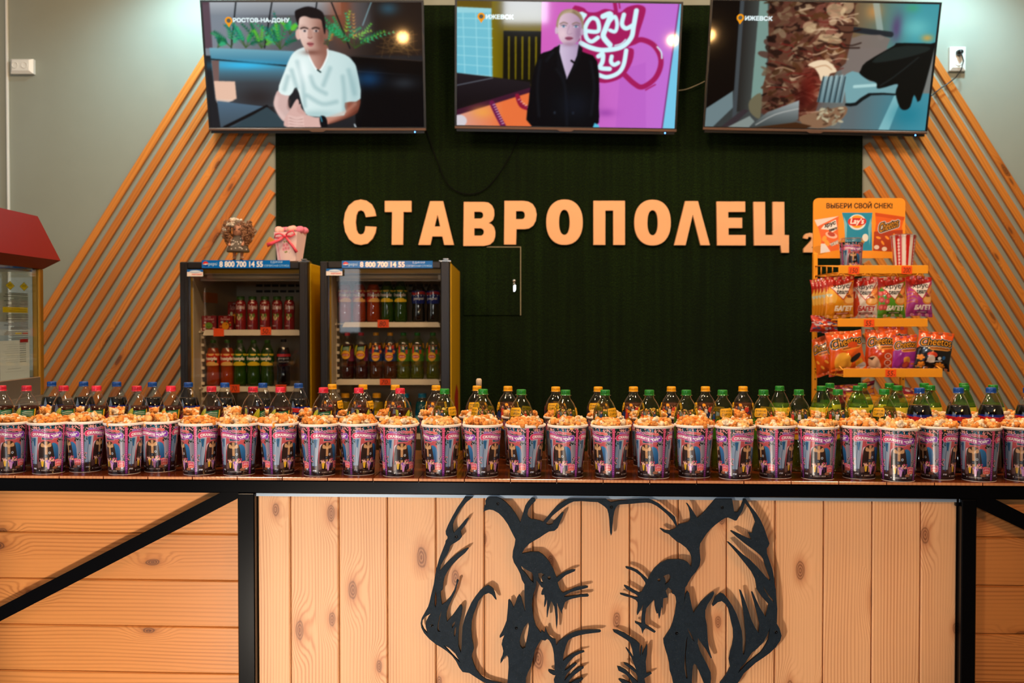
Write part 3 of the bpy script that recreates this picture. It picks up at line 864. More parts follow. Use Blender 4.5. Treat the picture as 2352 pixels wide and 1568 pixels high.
# ------------------------------------------------------------------ what the three televisions show
def fronds(c, rng, cx, cy, n, ln, cols, spread=1.3, up=1.0):
    for k in range(n):
        a = -PI / 2 + rng.uniform(-spread, spread)
        l = ln * rng.uniform(.5, 1.0)
        col = rng.choice(cols)
        ex, ey = cx + l * math.cos(a), cy + l * math.sin(a) * up
        mx, my = (cx + ex) / 2 + rng.uniform(-20, 20), (cy + ey) / 2 - 20
        c.line([(cx, cy), (mx, my), (ex, ey)], 5, (60, 90, 40), .8, smooth=3)
        for j in range(7):
            t = .3 + .1 * j
            x = cx + (ex - cx) * t; y = cy + (ey - cy) * t - 20 * math.sin(t * PI)
            for sg in (-1, 1):
                b = a + sg * .9
                c.line([(x, y), (x + 42 * math.cos(b) * (1.1 - .6 * t), y + 42 * math.sin(b) * (1.1 - .6 * t))], 13, col, .95, taper=True)
def screen_a():
    c = Canvas(80, 0, 2170, 1188, 470, 268, (40, 40, 44))
    rng = random.Random(5)
    c.rect(80, 0, 2170, 500, hgrad((128, 136, 146), (44, 34, 30), 300, 1750))
    c.rect(80, 0, 1400, 120, vgrad((190, 194, 198), (132, 138, 146), 0, 120), .7)
    c.rect(80, 0, 150, 430, (96, 76, 86))
    c.glow(1400, 60, 130, 330, (150, 86, 60), .8); c.glow(1850, 60, 90, 60, (60, 120, 150), .5)
    for p in ([(402, 0), (330, 425)], [(745, 0), (650, 425)], [(1172, 0), (1120, 300)], [(1310, 0), (1470, 430)]): c.line(p, 12, (22, 24, 28))
    c.line([(1690, 0), (1600, 215)], 10, (120, 160, 170))
    gr = [(40, 150, 90), (30, 120, 110), (100, 190, 60), (26, 100, 70), (60, 170, 120)]
    for (x, y, n, l) in ((330, 420, 7, 240), (470, 425, 9, 300), (620, 430, 9, 330), (800, 440, 12, 360), (900, 300, 6, 160), (200, 425, 4, 110)): fronds(c, rng, x, y, n, l, gr)
    for (x, y, n, l) in ((1250, 420, 6, 220), (1420, 380, 9, 330), (1520, 430, 9, 460)): fronds(c, rng, x, y, n, l, gr + [(190, 130, 60), (150, 190, 60)])
    for k in range(26): c.line([(rng.uniform(1700, 2160), rng.uniform(260, 520)) for _ in range(2)], 8, (120, 90, 50), .35)
    c.poly([(118, 425), (940, 458), (880, 590), (128, 528)], vgrad((120, 170, 186), (70, 130, 156), 430, 560))
    c.poly([(128, 528), (880, 590), (880, 612), (128, 548)], (30, 26, 26))
    c.poly([(1480, 500), (2170, 548), (2170, 690), (1500, 640)], (14, 12, 14)); c.line([(1480, 505), (2160, 550)], 6, (90, 74, 62), .8)
    c.poly([(128, 540), (860, 605), (820, 1000), (140, 930)], vgrad((86, 150, 176), (70, 76, 82), 570, 760))
    c.glow(450, 590, 300, 40, (60, 190, 240), .8)
    c.glow(560, 900, 220, 110, (50, 42, 42), .8)
    c.poly([(130, 545), (205, 545), (190, 740), (140, 740)], (120, 96, 92))
    c.poly([(1500, 650), (2170, 690), (2170, 1188), (1500, 1188)], (12, 12, 16)); c.glow(1640, 720, 130, 80, (24, 70, 110), .8); c.glow(1980, 760, 130, 60, (54, 60, 66), .7)
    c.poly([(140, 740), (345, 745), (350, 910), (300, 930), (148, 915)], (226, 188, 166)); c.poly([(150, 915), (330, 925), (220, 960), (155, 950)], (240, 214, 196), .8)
    c.poly([(158, 930), (620, 985), (900, 1188), (175, 1188)], vgrad((86, 110, 130), (72, 84, 94), 930, 1188))
    c.line([(640, 985), (215, 1188)], 30, (26, 24, 26)); c.poly([(640, 990), (900, 1188), (280, 1188)], (58, 74, 82))
    sk, skd = (206, 168, 156), (150, 104, 90)
    # seated person in a white T-shirt
    c.poly([(860, 860), (760, 830), (715, 920), (712, 985), (760, 1090), (820, 1130), (930, 1040), (860, 1000), (850, 930)], (208, 176, 170), smooth=4)
    c.poly([(1400, 920), (1545, 905), (1535, 1010), (1480, 1070), (1260, 1150), (1180, 1150), (1150, 1080), (1300, 1030)], hgrad((200, 140, 120), (120, 60, 44), 1200, 1540), smooth=4)
    c.poly([(1000, 430), (1060, 420), (1240, 440), (1420, 490), (1500, 560), (1530, 640), (1555, 910), (1400, 950), (1390, 1070), (1080, 1080), (1000, 1020), (940, 800), (870, 880), (760, 835), (830, 650), (890, 520), (940, 460)], hgrad((222, 238, 236), (190, 214, 214), 900, 1500), smooth=3)
    for p in ([(960, 560), (1000, 760), (1010, 980)], [(1390, 700), (1400, 860), (1395, 1020)], [(1080, 700), (1120, 800), (1220, 860)], [(900, 640), (940, 800)], [(1270, 620), (1200, 780)], [(1040, 880), (1180, 960), (1320, 940)], [(1450, 640), (1500, 860)], [(860, 700), (820, 820)]): c.fold(p, 64, (128, 164, 168), .8)
    c.glow(1010, 640, 60, 120, (250, 255, 254), .5); c.glow(1120, 1060, 200, 40, (150, 184, 186), .6); c.glow(1500, 800, 50, 150, (150, 184, 188), .5)
    c.poly([(1040, 400), (1070, 500), (1160, 640), (1240, 520), (1250, 400)], hgrad(sk, skd, 1060, 1240), smooth=3)
    c.line([(1060, 430), (1080, 520), (1160, 645), (1245, 520), (1255, 440)], 14, (236, 244, 242), 1, smooth=4)
    c.ell(980, 300, 26, 50, (220, 180, 168)); c.ell(1246, 300, 20, 50, skd)
    c.poly([(985, 200), (1000, 130), (1110, 100), (1215, 140), (1235, 260), (1220, 380), (1160, 450), (1090, 460), (1030, 420), (995, 330)], hgrad((226, 196, 184), (156, 112, 98), 1000, 1230), smooth=5)
    c.glow(1200, 330, 50, 120, (120, 78, 66), .7); c.glow(1060, 300, 40, 70, (236, 206, 196), .6); c.glow(1100, 470, 90, 26, (110, 66, 56), .7); c.glow(1030, 230, 40, 20, (150, 110, 100), .4)
    c.poly([(966, 160), (958, 90), (1000, 62), (1090, 40), (1190, 70), (1235, 120), (1245, 250), (1232, 300), (1216, 220), (1200, 160), (1110, 148), (1050, 130), (1000, 150), (985, 220)], (34, 28, 30), smooth=3)
    for x in (1040, 1150):
        c.line([(x - 34, 246), (x, 236), (x + 34, 246)], 12, (50, 36, 34), smooth=3); c.ell(x + 2, 268, 24, 10, (214, 200, 196)); c.ell(x + 4, 268, 11, 10, (46, 44, 52))
    c.poly([(1080, 250), (1070, 320), (1090, 336), (1116, 318), (1104, 250)], (176, 132, 118), .7, smooth=3); c.line([(1072, 328), (1092, 338), (1114, 326)], 8, (130, 86, 78), smooth=3)
    c.poly([(1060, 382), (1090, 372), (1124, 384), (1112, 410), (1080, 412)], (176, 104, 104), smooth=3); c.line([(1062, 388), (1092, 392), (1122, 388)], 7, (90, 44, 48))
    c.line([(1150, 635), (1178, 655)], 14, (20, 40, 40))
    c.fold([(740, 900), (730, 1000), (800, 1100)], 60, (240, 214, 206), .7); c.fold([(860, 930), (850, 1000), (900, 1050)], 40, (130, 90, 84), .7); c.fold([(1260, 1090), (1400, 1040), (1500, 960)], 50, (214, 156, 134), .7); c.fold([(1250, 1150), (1420, 1090), (1520, 1030)], 40, (70, 34, 26), .8)
    # folded hands and a watch
    c.poly([(820, 1080), (870, 1010), (920, 930), (945, 915), (955, 960), (930, 1020), (980, 1050), (1100, 1090), (1170, 1100), (1160, 1188), (830, 1188), (800, 1130)], (212, 174, 166), smooth=3)
    for k in range(4): c.line([(850, 1080 + 30 * k), (920, 1100 + 26 * k), (985, 1090 + 32 * k)], 24, (222, 188, 180), 1, smooth=3); c.line([(855, 1095 + 30 * k), (920, 1115 + 26 * k), (980, 1108 + 32 * k)], 5, (130, 90, 84), .8, smooth=3)
    c.poly([(940, 980), (970, 960), (975, 1000), (1020, 1060), (970, 1060), (930, 1030)], (204, 164, 156), smooth=3)
    c.poly([(1150, 1085), (1200, 1080), (1222, 1130), (1215, 1188), (1160, 1188)], (18, 20, 26), smooth=3); c.line([(1160, 1085), (1170, 1130)], 12, (70, 150, 170))
    c.line([(1488, 1160), (1500, 1188)], 14, (190, 200, 204))
    c.blur(2)
    pin(c, 322, 172, 36, 'РОСТОВ-НА-ДОНУ', 362, 145, 905, 196)
    return c
def pin(c, x, y, r, t, x0, y0, x1, y1):
    c.poly([(x - r * .95, y + 8), (x, y + r * 1.75), (x + r * .95, y + 8)], (240, 156, 30)); c.ell(x, y, r, r, (240, 156, 30))
    c.ell(x, y, r * .56, r * .56, (96, 96, 84))
    c.text(t, x0, y0, x1, y1, (228, 244, 246), .055)
def screen_b():
    c = Canvas(112, 0, 2205, 1205, 470, 270, (80, 64, 20))
    c.rect(112, 0, 960, 780, vgrad((104, 84, 30), (124, 108, 16), 0, 300))
    c.rect(440, 0, 552, 760, hgrad((128, 112, 14), (104, 90, 12), 440, 552))
    c.poly([(112, 78), (436, 72), (452, 724), (112, 690)], vgrad((120, 190, 206), (110, 186, 206), 80, 700))
    for k in range(1, 8): c.line([(112, 78 + 88 * k), (450, 80 + 91 * k)], 7, (156, 214, 224))
    for x in (172, 292, 410): c.line([(x - 4, 80), (x + 18, 720)], 7, (156, 214, 224))
    c.poly([(112, 60), (436, 70), (436, 110), (112, 116)], (150, 206, 216))
    c.rect(552, 280, 905, 790, (22, 20, 14))
    for k in range(5): c.poly([(592 + 64 * k, 330), (612 + 64 * k, 330), (614 + 64 * k, 745), (600 + 64 * k, 745)], (120, 106, 16))
    c.poly([(905, 0), (2205, 0), (2205, 1205), (905, 1205)], hgrad((206, 100, 186), (190, 112, 206), 905, 2100))
    c.poly([(1660, 640), (1900, 560), (1930, 1205), (1640, 1205)], (176, 92, 190), .35); c.glow(1540, 1060, 90, 40, (146, 66, 160), .6)
    c.poly([(2190, 0), (2205, 0), (2205, 1205), (2085, 1205), (2135, 640)], (120, 196, 226)); c.line([(2186, 0), (2132, 640), (2084, 1205)], 12, (120, 50, 110))
    mg, wt = (164, 34, 96), (206, 240, 246)
    # painted lettering on the pink wall
    c.poly([(1190, 60), (1290, 50), (1340, 90), (1420, 90), (1490, 60), (1570, 70), (1640, 90), (1700, 40), (1800, 15), (1870, 40), (1870, 110), (1830, 260), (1800, 380), (1720, 420), (1780, 440), (1770, 560), (1700, 690), (1600, 750), (1480, 765), (1400, 700), (1260, 400)], mg, smooth=3)
    c.line([(1585, 0), (1600, 80)], 36, mg); c.line([(1625, 0), (1634, 50)], 14, mg)
    c.line([(1780, 370), (1850, 345), (1960, 390), (2030, 490), (2040, 600), (1990, 720), (1880, 800), (1800, 770), (1700, 680)], 50, mg, smooth=5); c.line([(1910, 830), (2000, 775)], 12, mg)
    c.line([(2000, 410), (2040, 460), (2050, 520)], 14, wt, smooth=4)
    c.poly([(1240, 95), (1330, 110), (1310, 150), (1300, 180), (1280, 260), (1250, 300)], wt, smooth=2)
    c.line([(1330, 270), (1440, 270), (1430, 170), (1370, 150), (1320, 230), (1330, 330), (1380, 370), (1440, 330)], 40, wt, smooth=5)
    c.line([(1480, 130), (1550, 110), (1510, 240), (1490, 320), (1555, 400)], 52, wt, smooth=5); c.line([(1550, 260), (1600, 270), (1615, 200), (1590, 130), (1540, 180)], 36, wt, smooth=5)
    c.line([(1675, 110), (1660, 200), (1700, 240), (1760, 210)], 42, wt, smooth=5); c.line([(1790, 70), (1770, 220), (1750, 330), (1660, 420), (1500, 450), (1380, 430), (1280, 385)], 46, wt, smooth=5); c.line([(1600, 405), (1660, 385), (1700, 345)], 12, wt, smooth=4)
    c.line([(1450, 510), (1490, 490), (1490, 560), (1470, 620), (1560, 630)], 44, wt, smooth=5)
    c.line([(1575, 510), (1570, 560), (1600, 590), (1640, 570)], 40, wt, smooth=5); c.line([(1710, 450), (1690, 590), (1640, 670), (1540, 710), (1460, 690)], 42, wt, smooth=5)
    # table and sheet
    c.poly([(112, 690), (460, 726), (810, 770), (820, 860), (112, 1100)], vgrad((40, 34, 40), (24, 18, 24), 700, 1000)); c.line([(112, 812), (455, 735)], 7, (120, 130, 140))
    c.poly([(112, 1050), (820, 820), (820, 870), (112, 1110)], (70, 30, 52))
    c.poly([(112, 1108), (830, 865), (850, 1205), (112, 1205)], hgrad((214, 150, 130), (226, 116, 66), 200, 560)); c.glow(360, 1070, 110, 60, (240, 170, 70), .6); c.ell(140, 1160, 70, 60, (206, 200, 206))
    c.line([(450, 980), (500, 1090), (560, 1205)], 50, (110, 30, 76), smooth=4); c.line([(690, 905), (730, 1000), (810, 1030)], 42, (140, 30, 60), smooth=4)
    for k in range(9): c.line([(458 + 11 * k, 1000 + 23 * k), (478 + 11 * k, 992 + 23 * k)], 8, (214, 196, 214))
    for k in range(5): c.line([(700 + 22 * k, 945 + 22 * k - k * k), (716 + 22 * k, 938 + 22 * k - k * k)], 7, (226, 200, 200))
    # standing person in a black jacket
    c.poly([(1060, 420), (1000, 460), (900, 500), (860, 600), (830, 740), (800, 960), (835, 1205), (1415, 1205), (1470, 1000), (1440, 560), (1300, 470), (1250, 400)], (10, 12, 18), smooth=3)
    c.poly([(1075, 400), (1080, 470), (1150, 710), (1165, 715), (1250, 500), (1260, 400)], hgrad((206, 190, 214), (176, 156, 186), 1080, 1250), smooth=2)
    c.poly([(1060, 420), (1085, 400), (1080, 480), (1155, 720), (1140, 760), (1060, 600)], (16, 18, 26)); c.poly([(1262, 395), (1300, 440), (1250, 600), (1175, 730), (1240, 560)], (16, 18, 26))
    c.poly([(1046, 250), (1050, 170), (1090, 90), (1170, 64), (1250, 90), (1295, 160), (1300, 260), (1280, 300), (1060, 300)], (158, 138, 108), smooth=4); c.fold([(1070, 200), (1110, 110), (1190, 84)], 40, (206, 190, 160), .8); c.fold([(1270, 230), (1260, 150), (1200, 90)], 34, (110, 92, 70), .8)
    c.poly([(1062, 220), (1090, 130), (1170, 100), (1250, 140), (1285, 220), (1280, 320), (1230, 390), (1170, 415), (1100, 380), (1065, 310)], hgrad((216, 188, 200), (176, 146, 172), 1070, 1280), smooth=5); c.glow(1255, 290, 36, 100, (140, 108, 140), .6); c.glow(1110, 300, 40, 50, (232, 206, 212), .6); c.glow(1170, 400, 70, 22, (150, 116, 144), .6)
    c.ell(1048, 270, 14, 34, (206, 180, 200)); c.ell(1288, 280, 14, 34, (186, 158, 184)); c.line([(1276, 320), (1280, 370)], 8, (226, 200, 220))
    for x in (1114, 1230):
        c.line([(x - 34, 208), (x, 192), (x + 34, 204)], 12, (140, 118, 110), smooth=3); c.ell(x, 230, 24, 10, (226, 222, 232)); c.ell(x, 230, 12, 10, (70, 110, 140)); c.line([(x - 26, 224), (x, 216), (x + 26, 224)], 6, (90, 70, 76), smooth=3)
    c.line([(1168, 220), (1150, 290), (1170, 304), (1196, 294)], 8, (170, 140, 164), .8, smooth=3)
    c.poly([(1130, 338), (1166, 326), (1206, 338), (1186, 358), (1150, 360)], (156, 84, 110), smooth=3); c.line([(1132, 342), (1168, 344), (1204, 342)], 6, (90, 50, 70))
    c.line([(1196, 556), (1222, 576)], 18, (8, 8, 10)); c.poly([(1420, 1205), (1435, 1160), (1480, 1185), (1480, 1205)], (90, 190, 220))
    for p in ([(900, 560), (880, 800), (900, 1100)], [(1380, 560), (1420, 800), (1400, 1080)], [(1060, 640), (1140, 800), (1170, 1180)], [(1020, 480), (960, 560)]): c.fold(p, 40, (36, 42, 54), .7)
    for x in (1050, 1226): c.ell(x, 1066, 12, 16, (40, 46, 56))
    c.glow(1240, 990, 160, 140, (24, 34, 48), .6)
    c.blur(2)
    pin(c, 341, 148, 36, 'ИЖЕВСК', 382, 125, 645, 172)
    return c
def screen_c():
    c = Canvas(98, 0, 1752, 915, 470, 262, (70, 76, 76))
    rng = random.Random(8)
    c.rect(98, 0, 1752, 915, hgrad((60, 64, 64), (120, 122, 118), 300, 1300))
    c.poly([(98, 0), (300, 0), (300, 640), (100, 790)], (16, 12, 12)); c.poly([(100, 780), (290, 650), (300, 770), (160, 915), (98, 915)], (110, 128, 132))
    c.rect(300, 0, 330, 915, (70, 76, 80)); c.rect(330, 0, 440, 800, hgrad((44, 42, 40), (70, 74, 72), 330, 440)); c.poly([(440, 0), (500, 0), (530, 300), (520, 700), (430, 800)], (120, 148, 140))
    c.rect(1140, 0, 1752, 320, hgrad((120, 96, 70), (70, 150, 160), 1150, 1600)); c.glow(1280, 60, 60, 60, (196, 140, 80), .8); c.line([(1290, 0), (1350, 240)], 46, (160, 176, 170), .7); c.glow(1460, 170, 40, 90, (90, 50, 100), .8); c.line([(1140, 190), (1420, 220)], 40, (40, 44, 50)); c.glow(1600, 170, 100, 70, (110, 190, 190), .8); c.glow(1690, 240, 40, 24, (214, 160, 70), .8); c.glow(1560, 30, 50, 30, (70, 160, 110), .6)
    c.poly([(1110, 260), (1420, 250), (1240, 520), (1090, 520)], (124, 112, 106), .9, smooth=3)
    c.poly([(1160, 640), (1752, 640), (1752, 915), (1110, 915)], hgrad((96, 108, 112), (70, 140, 156), 1200, 1650)); c.poly([(1500, 640), (1560, 640), (1480, 915), (1400, 915)], (130, 180, 186)); c.glow(1600, 800, 120, 90, (24, 120, 140), .6)
    c.poly([(220, 915), (380, 780), (420, 790), (300, 915)], (60, 52, 56)); c.poly([(270, 915), (430, 830), (470, 870), (430, 915)], (130, 140, 136))
    # stacked grilled meat
    meat = [(515, 0), (1140, 0), (1142, 200), (1110, 430), (1060, 480), (950, 640), (900, 880), (800, 860), (520, 800), (512, 600), (540, 480), (530, 300), (512, 100)]
    c.poly(meat, (96, 62, 48))
    tones = [(150, 110, 84), (176, 140, 108), (70, 40, 30), (120, 70, 56), (196, 164, 130), (50, 28, 24), (140, 84, 70), (104, 66, 40)]
    for k in range(420):
        x, y = rng.uniform(515, 1130), rng.uniform(-10, 830)
        lim = 1140 if y < 250 else 1140 - (y - 250) * .5
        if x > lim: continue
        dark = .6 + .5 * (x - 515) / 625
        t = rng.choice(tones)
        c.ell(x, y, rng.uniform(14, 62), rng.uniform(7, 24), tuple(min(255, q * dark) for q in t), .8, rng.uniform(-.9, .9))
    for k in range(70):
        x, y = rng.uniform(520, 1090), rng.uniform(0, 780)
        if x > (1140 if y < 250 else 1140 - (y - 250) * .55): continue
        c.line([(x, y), (x + rng.uniform(20, 70), y + rng.uniform(-24, 24)), (x + rng.uniform(70, 150), y + rng.uniform(-30, 30))], rng.uniform(6, 12), rng.choice([(40, 22, 18), (206, 178, 146), (110, 40, 34)]), .8, smooth=3)
    for (x, y, a, b) in ((1000, 60, 70, 50), (1090, 30, 40, 50), (820, 180, 50, 40), (980, 260, 90, 30)): c.ell(x, y, a, b, (206, 180, 140), .6, .2)
    c.glow(860, 620, 80, 160, (110, 34, 26), .9); c.glow(810, 700, 50, 110, (60, 16, 14), .7)
    c.poly([(420, 720), (500, 660), (512, 780), (500, 850), (430, 800)], (110, 104, 82), smooth=3)
    c.poly([(800, 830), (940, 790), (1140, 745), (1130, 830), (1000, 905), (860, 900)], (136, 104, 80), smooth=3)
    for k in range(30): c.ell(rng.uniform(940, 1120), rng.uniform(760, 880), 22, 9, rng.choice([(190, 180, 150), (90, 66, 50), (150, 140, 116)]), .9, rng.uniform(-1, 1))
    c.poly([(830, 450), (900, 415), (980, 420), (1050, 490), (1000, 510), (990, 550), (940, 565), (920, 520), (880, 470)], (230, 206, 174), smooth=3); c.line([(880, 470), (960, 450), (1010, 480)], 8, (190, 150, 116), smooth=3)
    # fork, knife, gloved hand
    for k in range(5): c.poly([(948 + 38 * k, 520 + (18 - 4 * k)), (985 + 38 * k, 512 + (12 - 4 * k)), (962 + 38 * k, 722), (922 + 38 * k, 718)], hgrad((90, 116, 124), (170, 194, 196), 940 + 38 * k, 990 + 38 * k))
    for k in range(5): c.line([(956 + 40 * k, 530), (934 + 40 * k, 716)], 7, (30, 40, 44))
    c.poly([(1120, 510), (1220, 500), (1300, 560), (1510, 575), (1500, 645), (1300, 645), (1200, 720), (1140, 722)], (118, 160, 166), smooth=2); c.line([(1190, 600), (1360, 585)], 22, (170, 206, 206)); c.poly([(1140, 722), (1210, 716), (1300, 646), (1500, 646), (1500, 658), (1320, 662), (1220, 738), (1140, 742)], (20, 26, 28), smooth=2)
    c.poly([(1225, 480), (1260, 420), (1450, 300), (1480, 280), (1720, 280), (1752, 300), (1690, 690), (1640, 650), (1620, 740), (1580, 765), (1540, 740), (1500, 640), (1510, 575), (1420, 600), (1360, 610), (1350, 570), (1280, 545), (1220, 505)], (12, 14, 14), smooth=3); c.poly([(1300, 420), (1460, 310), (1700, 300), (1690, 340), (1480, 400)], (38, 48, 46), .8, smooth=3); c.line([(1640, 380), (1480, 520), (1380, 590)], 10, (34, 40, 40), smooth=3)
    c.poly([(440, 905), (560, 800), (790, 708), (795, 850), (620, 915)], vgrad((150, 158, 158), (70, 76, 76), 720, 900)); c.line([(480, 895), (620, 815), (790, 770)], 8, (190, 190, 184), .7, smooth=3)
    c.poly([(460, 915), (780, 870), (900, 895), (860, 915)], (70, 44, 26))
    c.blur(2)
    pin(c, 309, 122, 27, 'ИЖЕВСК', 342, 106, 545, 141)
    return c
# ------------------------------------------------------------------ shared materials
M = {}
M['wall'] = plain('painted_wall', (146, 150, 138), 0.85, spec=0.2, var=0.03)
M['floor'] = plain('floor_tile', (70, 60, 52), 0.5)
M['ceiling'] = plain('ceiling_paint', (196, 192, 184), 0.9)
M['black_steel'] = plain('black_paint', (5, 5, 7), 0.22, spec=0.2, var=0.25)
M['slat'] = pine('varnished_slat', (214, 130, 44), (150, 74, 14), (60, 26, 8), 0.45, knots=0.3, ring=70, tone=0.55, ka=2.6, kc=9.0)
M['board'] = pine('pine_board', (234, 181, 132), (184, 106, 54), (112, 58, 28), 0.5, knots=0.6, ring=125, tone=0.25, ka=3.6, kc=8.0)
M['side_board'] = pine('varnished_pine_board', (222, 146, 76), (158, 84, 28), (74, 34, 16), 0.42, knots=0.55, ring=95, tone=0.25, ka=2.8, kc=6.5)
M['worktop'] = pine('varnished_worktop', (120, 54, 22), (74, 28, 10), (60, 24, 10), 0.16, knots=0.15, ring=90, tone=0.3, coat=0.6)
M['worktop_edge'] = pine('raw_edge', (206, 140, 90), (150, 84, 40), (90, 46, 20), 0.5, knots=0.1)
M['groove'] = plain('groove_dark_wood', (70, 34, 14), 0.8)  # dark backing wood that shows in the gaps between boards
M['plywood'] = plain('plywood', (240, 176, 124), 0.55, var=0.05)
M['white_plastic'] = plain('white_plastic', (226, 226, 220), 0.35)
M['dark_plastic'] = plain('black_plastic', (14, 14, 15), 0.32)
M['bronze'] = plain('bronze_trim', (110, 84, 70), 0.5, 0.6)
M['chrome'] = plain('bright_metal', (214, 210, 204), 0.2, 1.0)
M['yellow'] = plain('yellow_paint', (244, 160, 34), 0.35)
M['fridge_yellow'] = plain('yellow_sheet', (206, 160, 10), 0.35)
M['fridge_frame'] = plain('fridge_frame', (26, 22, 21), 0.35)
M['liner'] = plain('fridge_liner', (188, 176, 156), 0.6)
M['shelf_white'] = plain('shelf_white', (232, 220, 200), 0.45)
M['vent'] = plain('vent_dark', (30, 26, 24), 0.7)
M['tube_lamp'] = plain('tube_lamp', (226, 214, 190), 0.3)
M['red_paint'] = plain('red_paint', (128, 18, 10), 0.35)
M['gold'] = plain('gold_anodised', (186, 134, 44), 0.35, 0.6)
M['steel'] = plain('brushed_steel', (196, 194, 188), 0.3, 0.9)
M['print_matt'] = printed('printed_card', 0.45)
M['print_gloss'] = printed('printed_gloss', 0.16, coat=0.5)
M['print_foil'] = printed('printed_foil', 0.22, coat=0.6)
M['print_clear'] = printed('printed_clear_film', 0.35, alpha=True)
M['pane'] = film('window_pane_glass', (0.93, 0.95, 0.94), 1.0, 1.5, 0.0)
M['fridge_pane'] = film('fridge_pane_glass', (0.90, 0.88, 0.84), 1.0, 1.5, 0.02)

# turf: artificial grass, dark, in vertical rows
_t = NT('artificial_turf')
_tc = _t.n('ShaderNodeTexCoord')
_v = _tc.outputs['Object']
_n1 = _t.noise(_t.mapping(_v, (34, 34, 0.9)), 1.0, 3.0, 0.6)
_n2 = _t.noise(_t.mapping(_v, (420, 420, 150)), 1.0, 2.0, 0.7)
_n3 = _t.noise(_t.mapping(_v, (1.6, 1.6, 1.2)), 1.0, 2.0)
_f = _t.math('MULTIPLY', _t.ss(_n2, 0.42, 0.78), _t.math('MULTIPLY_ADD', _t.ss(_n1, 0.30, 0.80), 0.5, 0.4), clamp=True)
_f = _t.math('MULTIPLY', _f, _t.math('MULTIPLY_ADD', _n3, 1.2, 0.2), clamp=True)
_t.set(Base_Color=_t.mix(_f, L(4, 10, 3), L(60, 92, 24)), Roughness=0.85)
_t.b.inputs['Specular IOR Level'].default_value = 0.12
_t.bump(_n2, 0.9, 0.006)
M['turf'] = _t.mat

# ------------------------------------------------------------------ the room
def struct(name, mb, mat, label=None):
    o = mb.obj(name, mat)
    o['kind'] = 'structure'
    if label: o['label'] = label
    return o
RX0, RX1, RY0, H = -4.2, 4.2, -4.2, 3.6
struct('floor', MB().box(RX0, RX1, RY0, WALL_Y, -0.08, 0), M['floor'])
struct('ceiling', MB().box(RX0, RX1, RY0, WALL_Y, H, H + 0.08), M['ceiling'])
struct('wall_back', MB().box(RX0, RX1, WALL_Y, WALL_Y + 0.12, 0, H), M['wall'], 'grey painted wall behind the bar')
struct('wall_right', MB().box(RX1, RX1 + 0.12, RY0, WALL_Y, 0, H), M['wall'])
struct('wall_front', MB().box(RX0, RX1, RY0 - 0.12, RY0, 0, H), plain('dark_brick_paint', (58, 46, 40), 0.9))
_m = MB()
for (a, b, c, d) in ((RY0, -2.6, 0, H), (1.6, WALL_Y, 0, H), (-2.6, 1.6, 0, 0.7), (-2.6, 1.6, 2.9, H)): _m.box(RX0 - 0.12, RX0, a, b, c, d)
struct('wall_left', _m, M['wall'])
_m = MB()
for y in (-2.6, -1.2, 0.2, 1.54): _m.box(RX0 - 0.1, RX0 - 0.02, y, y + 0.06, 0.7, 2.9)
for z in (0.7, 2.84): _m.box(RX0 - 0.1, RX0 - 0.02, -2.6, 1.6, z, z + 0.06)
struct('window_1', _m, M['white_plastic'])

# ------------------------------------------------------------------ shapes cut out of sheet, with holes
def sheet(loops, depth, bevel=0.0):
    """closed 2D loops (outlines and holes) -> MB, lying in x/z, front at y = 0, back at y = depth"""
    c = bpy.data.curves.new('outline', 'CURVE')
    c.dimensions = '2D'; c.fill_mode = 'BOTH'; c.extrude = depth / 2; c.bevel_depth = bevel; c.bevel_resolution = 0
    for lp in loops:
        s = c.splines.new('POLY')
        s.points.add(len(lp) - 1)
        for p, q in zip(s.points, lp): p.co = (q[0], q[1], 0, 1)
        s.use_cyclic_u = True
    o = bpy.data.objects.new('outline', c)
    COL.objects.link(o)
    m = o.to_mesh()
    vs = [(v.co.x, depth / 2 - v.co.z, v.co.y) for v in m.vertices]
    fs = [tuple(p.vertices) for p in m.polygons]
    o.to_mesh_clear()
    bpy.data.objects.remove(o); bpy.data.curves.remove(c)
    return MB().add(vs, fs)

# ------------------------------------------------------------------ turf panel with its hatch
TY = WALL_Y - 0.014
xa, xb = W(633, 400, TY).x, W(1981, 400, TY).x
turf = thing('turf_panel', 'dark green artificial turf panel covering the middle of the back wall', 'wall covering', ((xa + xb) / 2, TY, 0))
w2 = (xb - xa) / 2
MB().box(-w2, w2, 0, 0.013, 0.02, 3.2).obj('turf_sheet', M['turf'], turf)
def on_turf(px, py, dy=0.0):
    p = W(px, py, TY - dy)
    return p.x - turf.location.x, p.z
x0, z0 = on_turf(1065, 724); x1, z1 = on_turf(1195, 568)
hatch = MB().cbox(x0, x1, -0.007, -0.0005, z0, z1, 0.002).obj('hatch_door', M['turf'], turf)
m = MB(); xl = on_turf(1118, 568)[0]
m.box(xl, x1 + 0.004, -0.0085, -0.001, z1, z1 + 0.0035); m.box(x1, x1 + 0.004, -0.0085, -0.001, z0, z1)
m.obj('frayed_edge', plain('pale_backing', (150, 140, 110), 0.8), hatch)
xk, zk = on_turf(1181, 645); m = MB()
m.lathe([(0.009, 0), (0.009, 0.006)], 16)
m.v = [(p[0] + xk, -0.007 - p[2], zk + p[1]) for p in m.v]
m.tube([(xk, -0.014, zk - 0.004), (xk + 0.006, -0.018, zk - 0.02), (xk, -0.014, zk - 0.034), (xk - 0.006, -0.014, zk - 0.02), (xk, -0.014, zk - 0.004)], 0.0014, 6)
m.box(xk - 0.004, xk + 0.004, -0.016, -0.013, zk - 0.058, zk - 0.026); m.box(xk + 0.001, xk + 0.008, -0.019, -0.017, zk - 0.05, zk - 0.022)
m.obj('lock', M['chrome'], hatch)

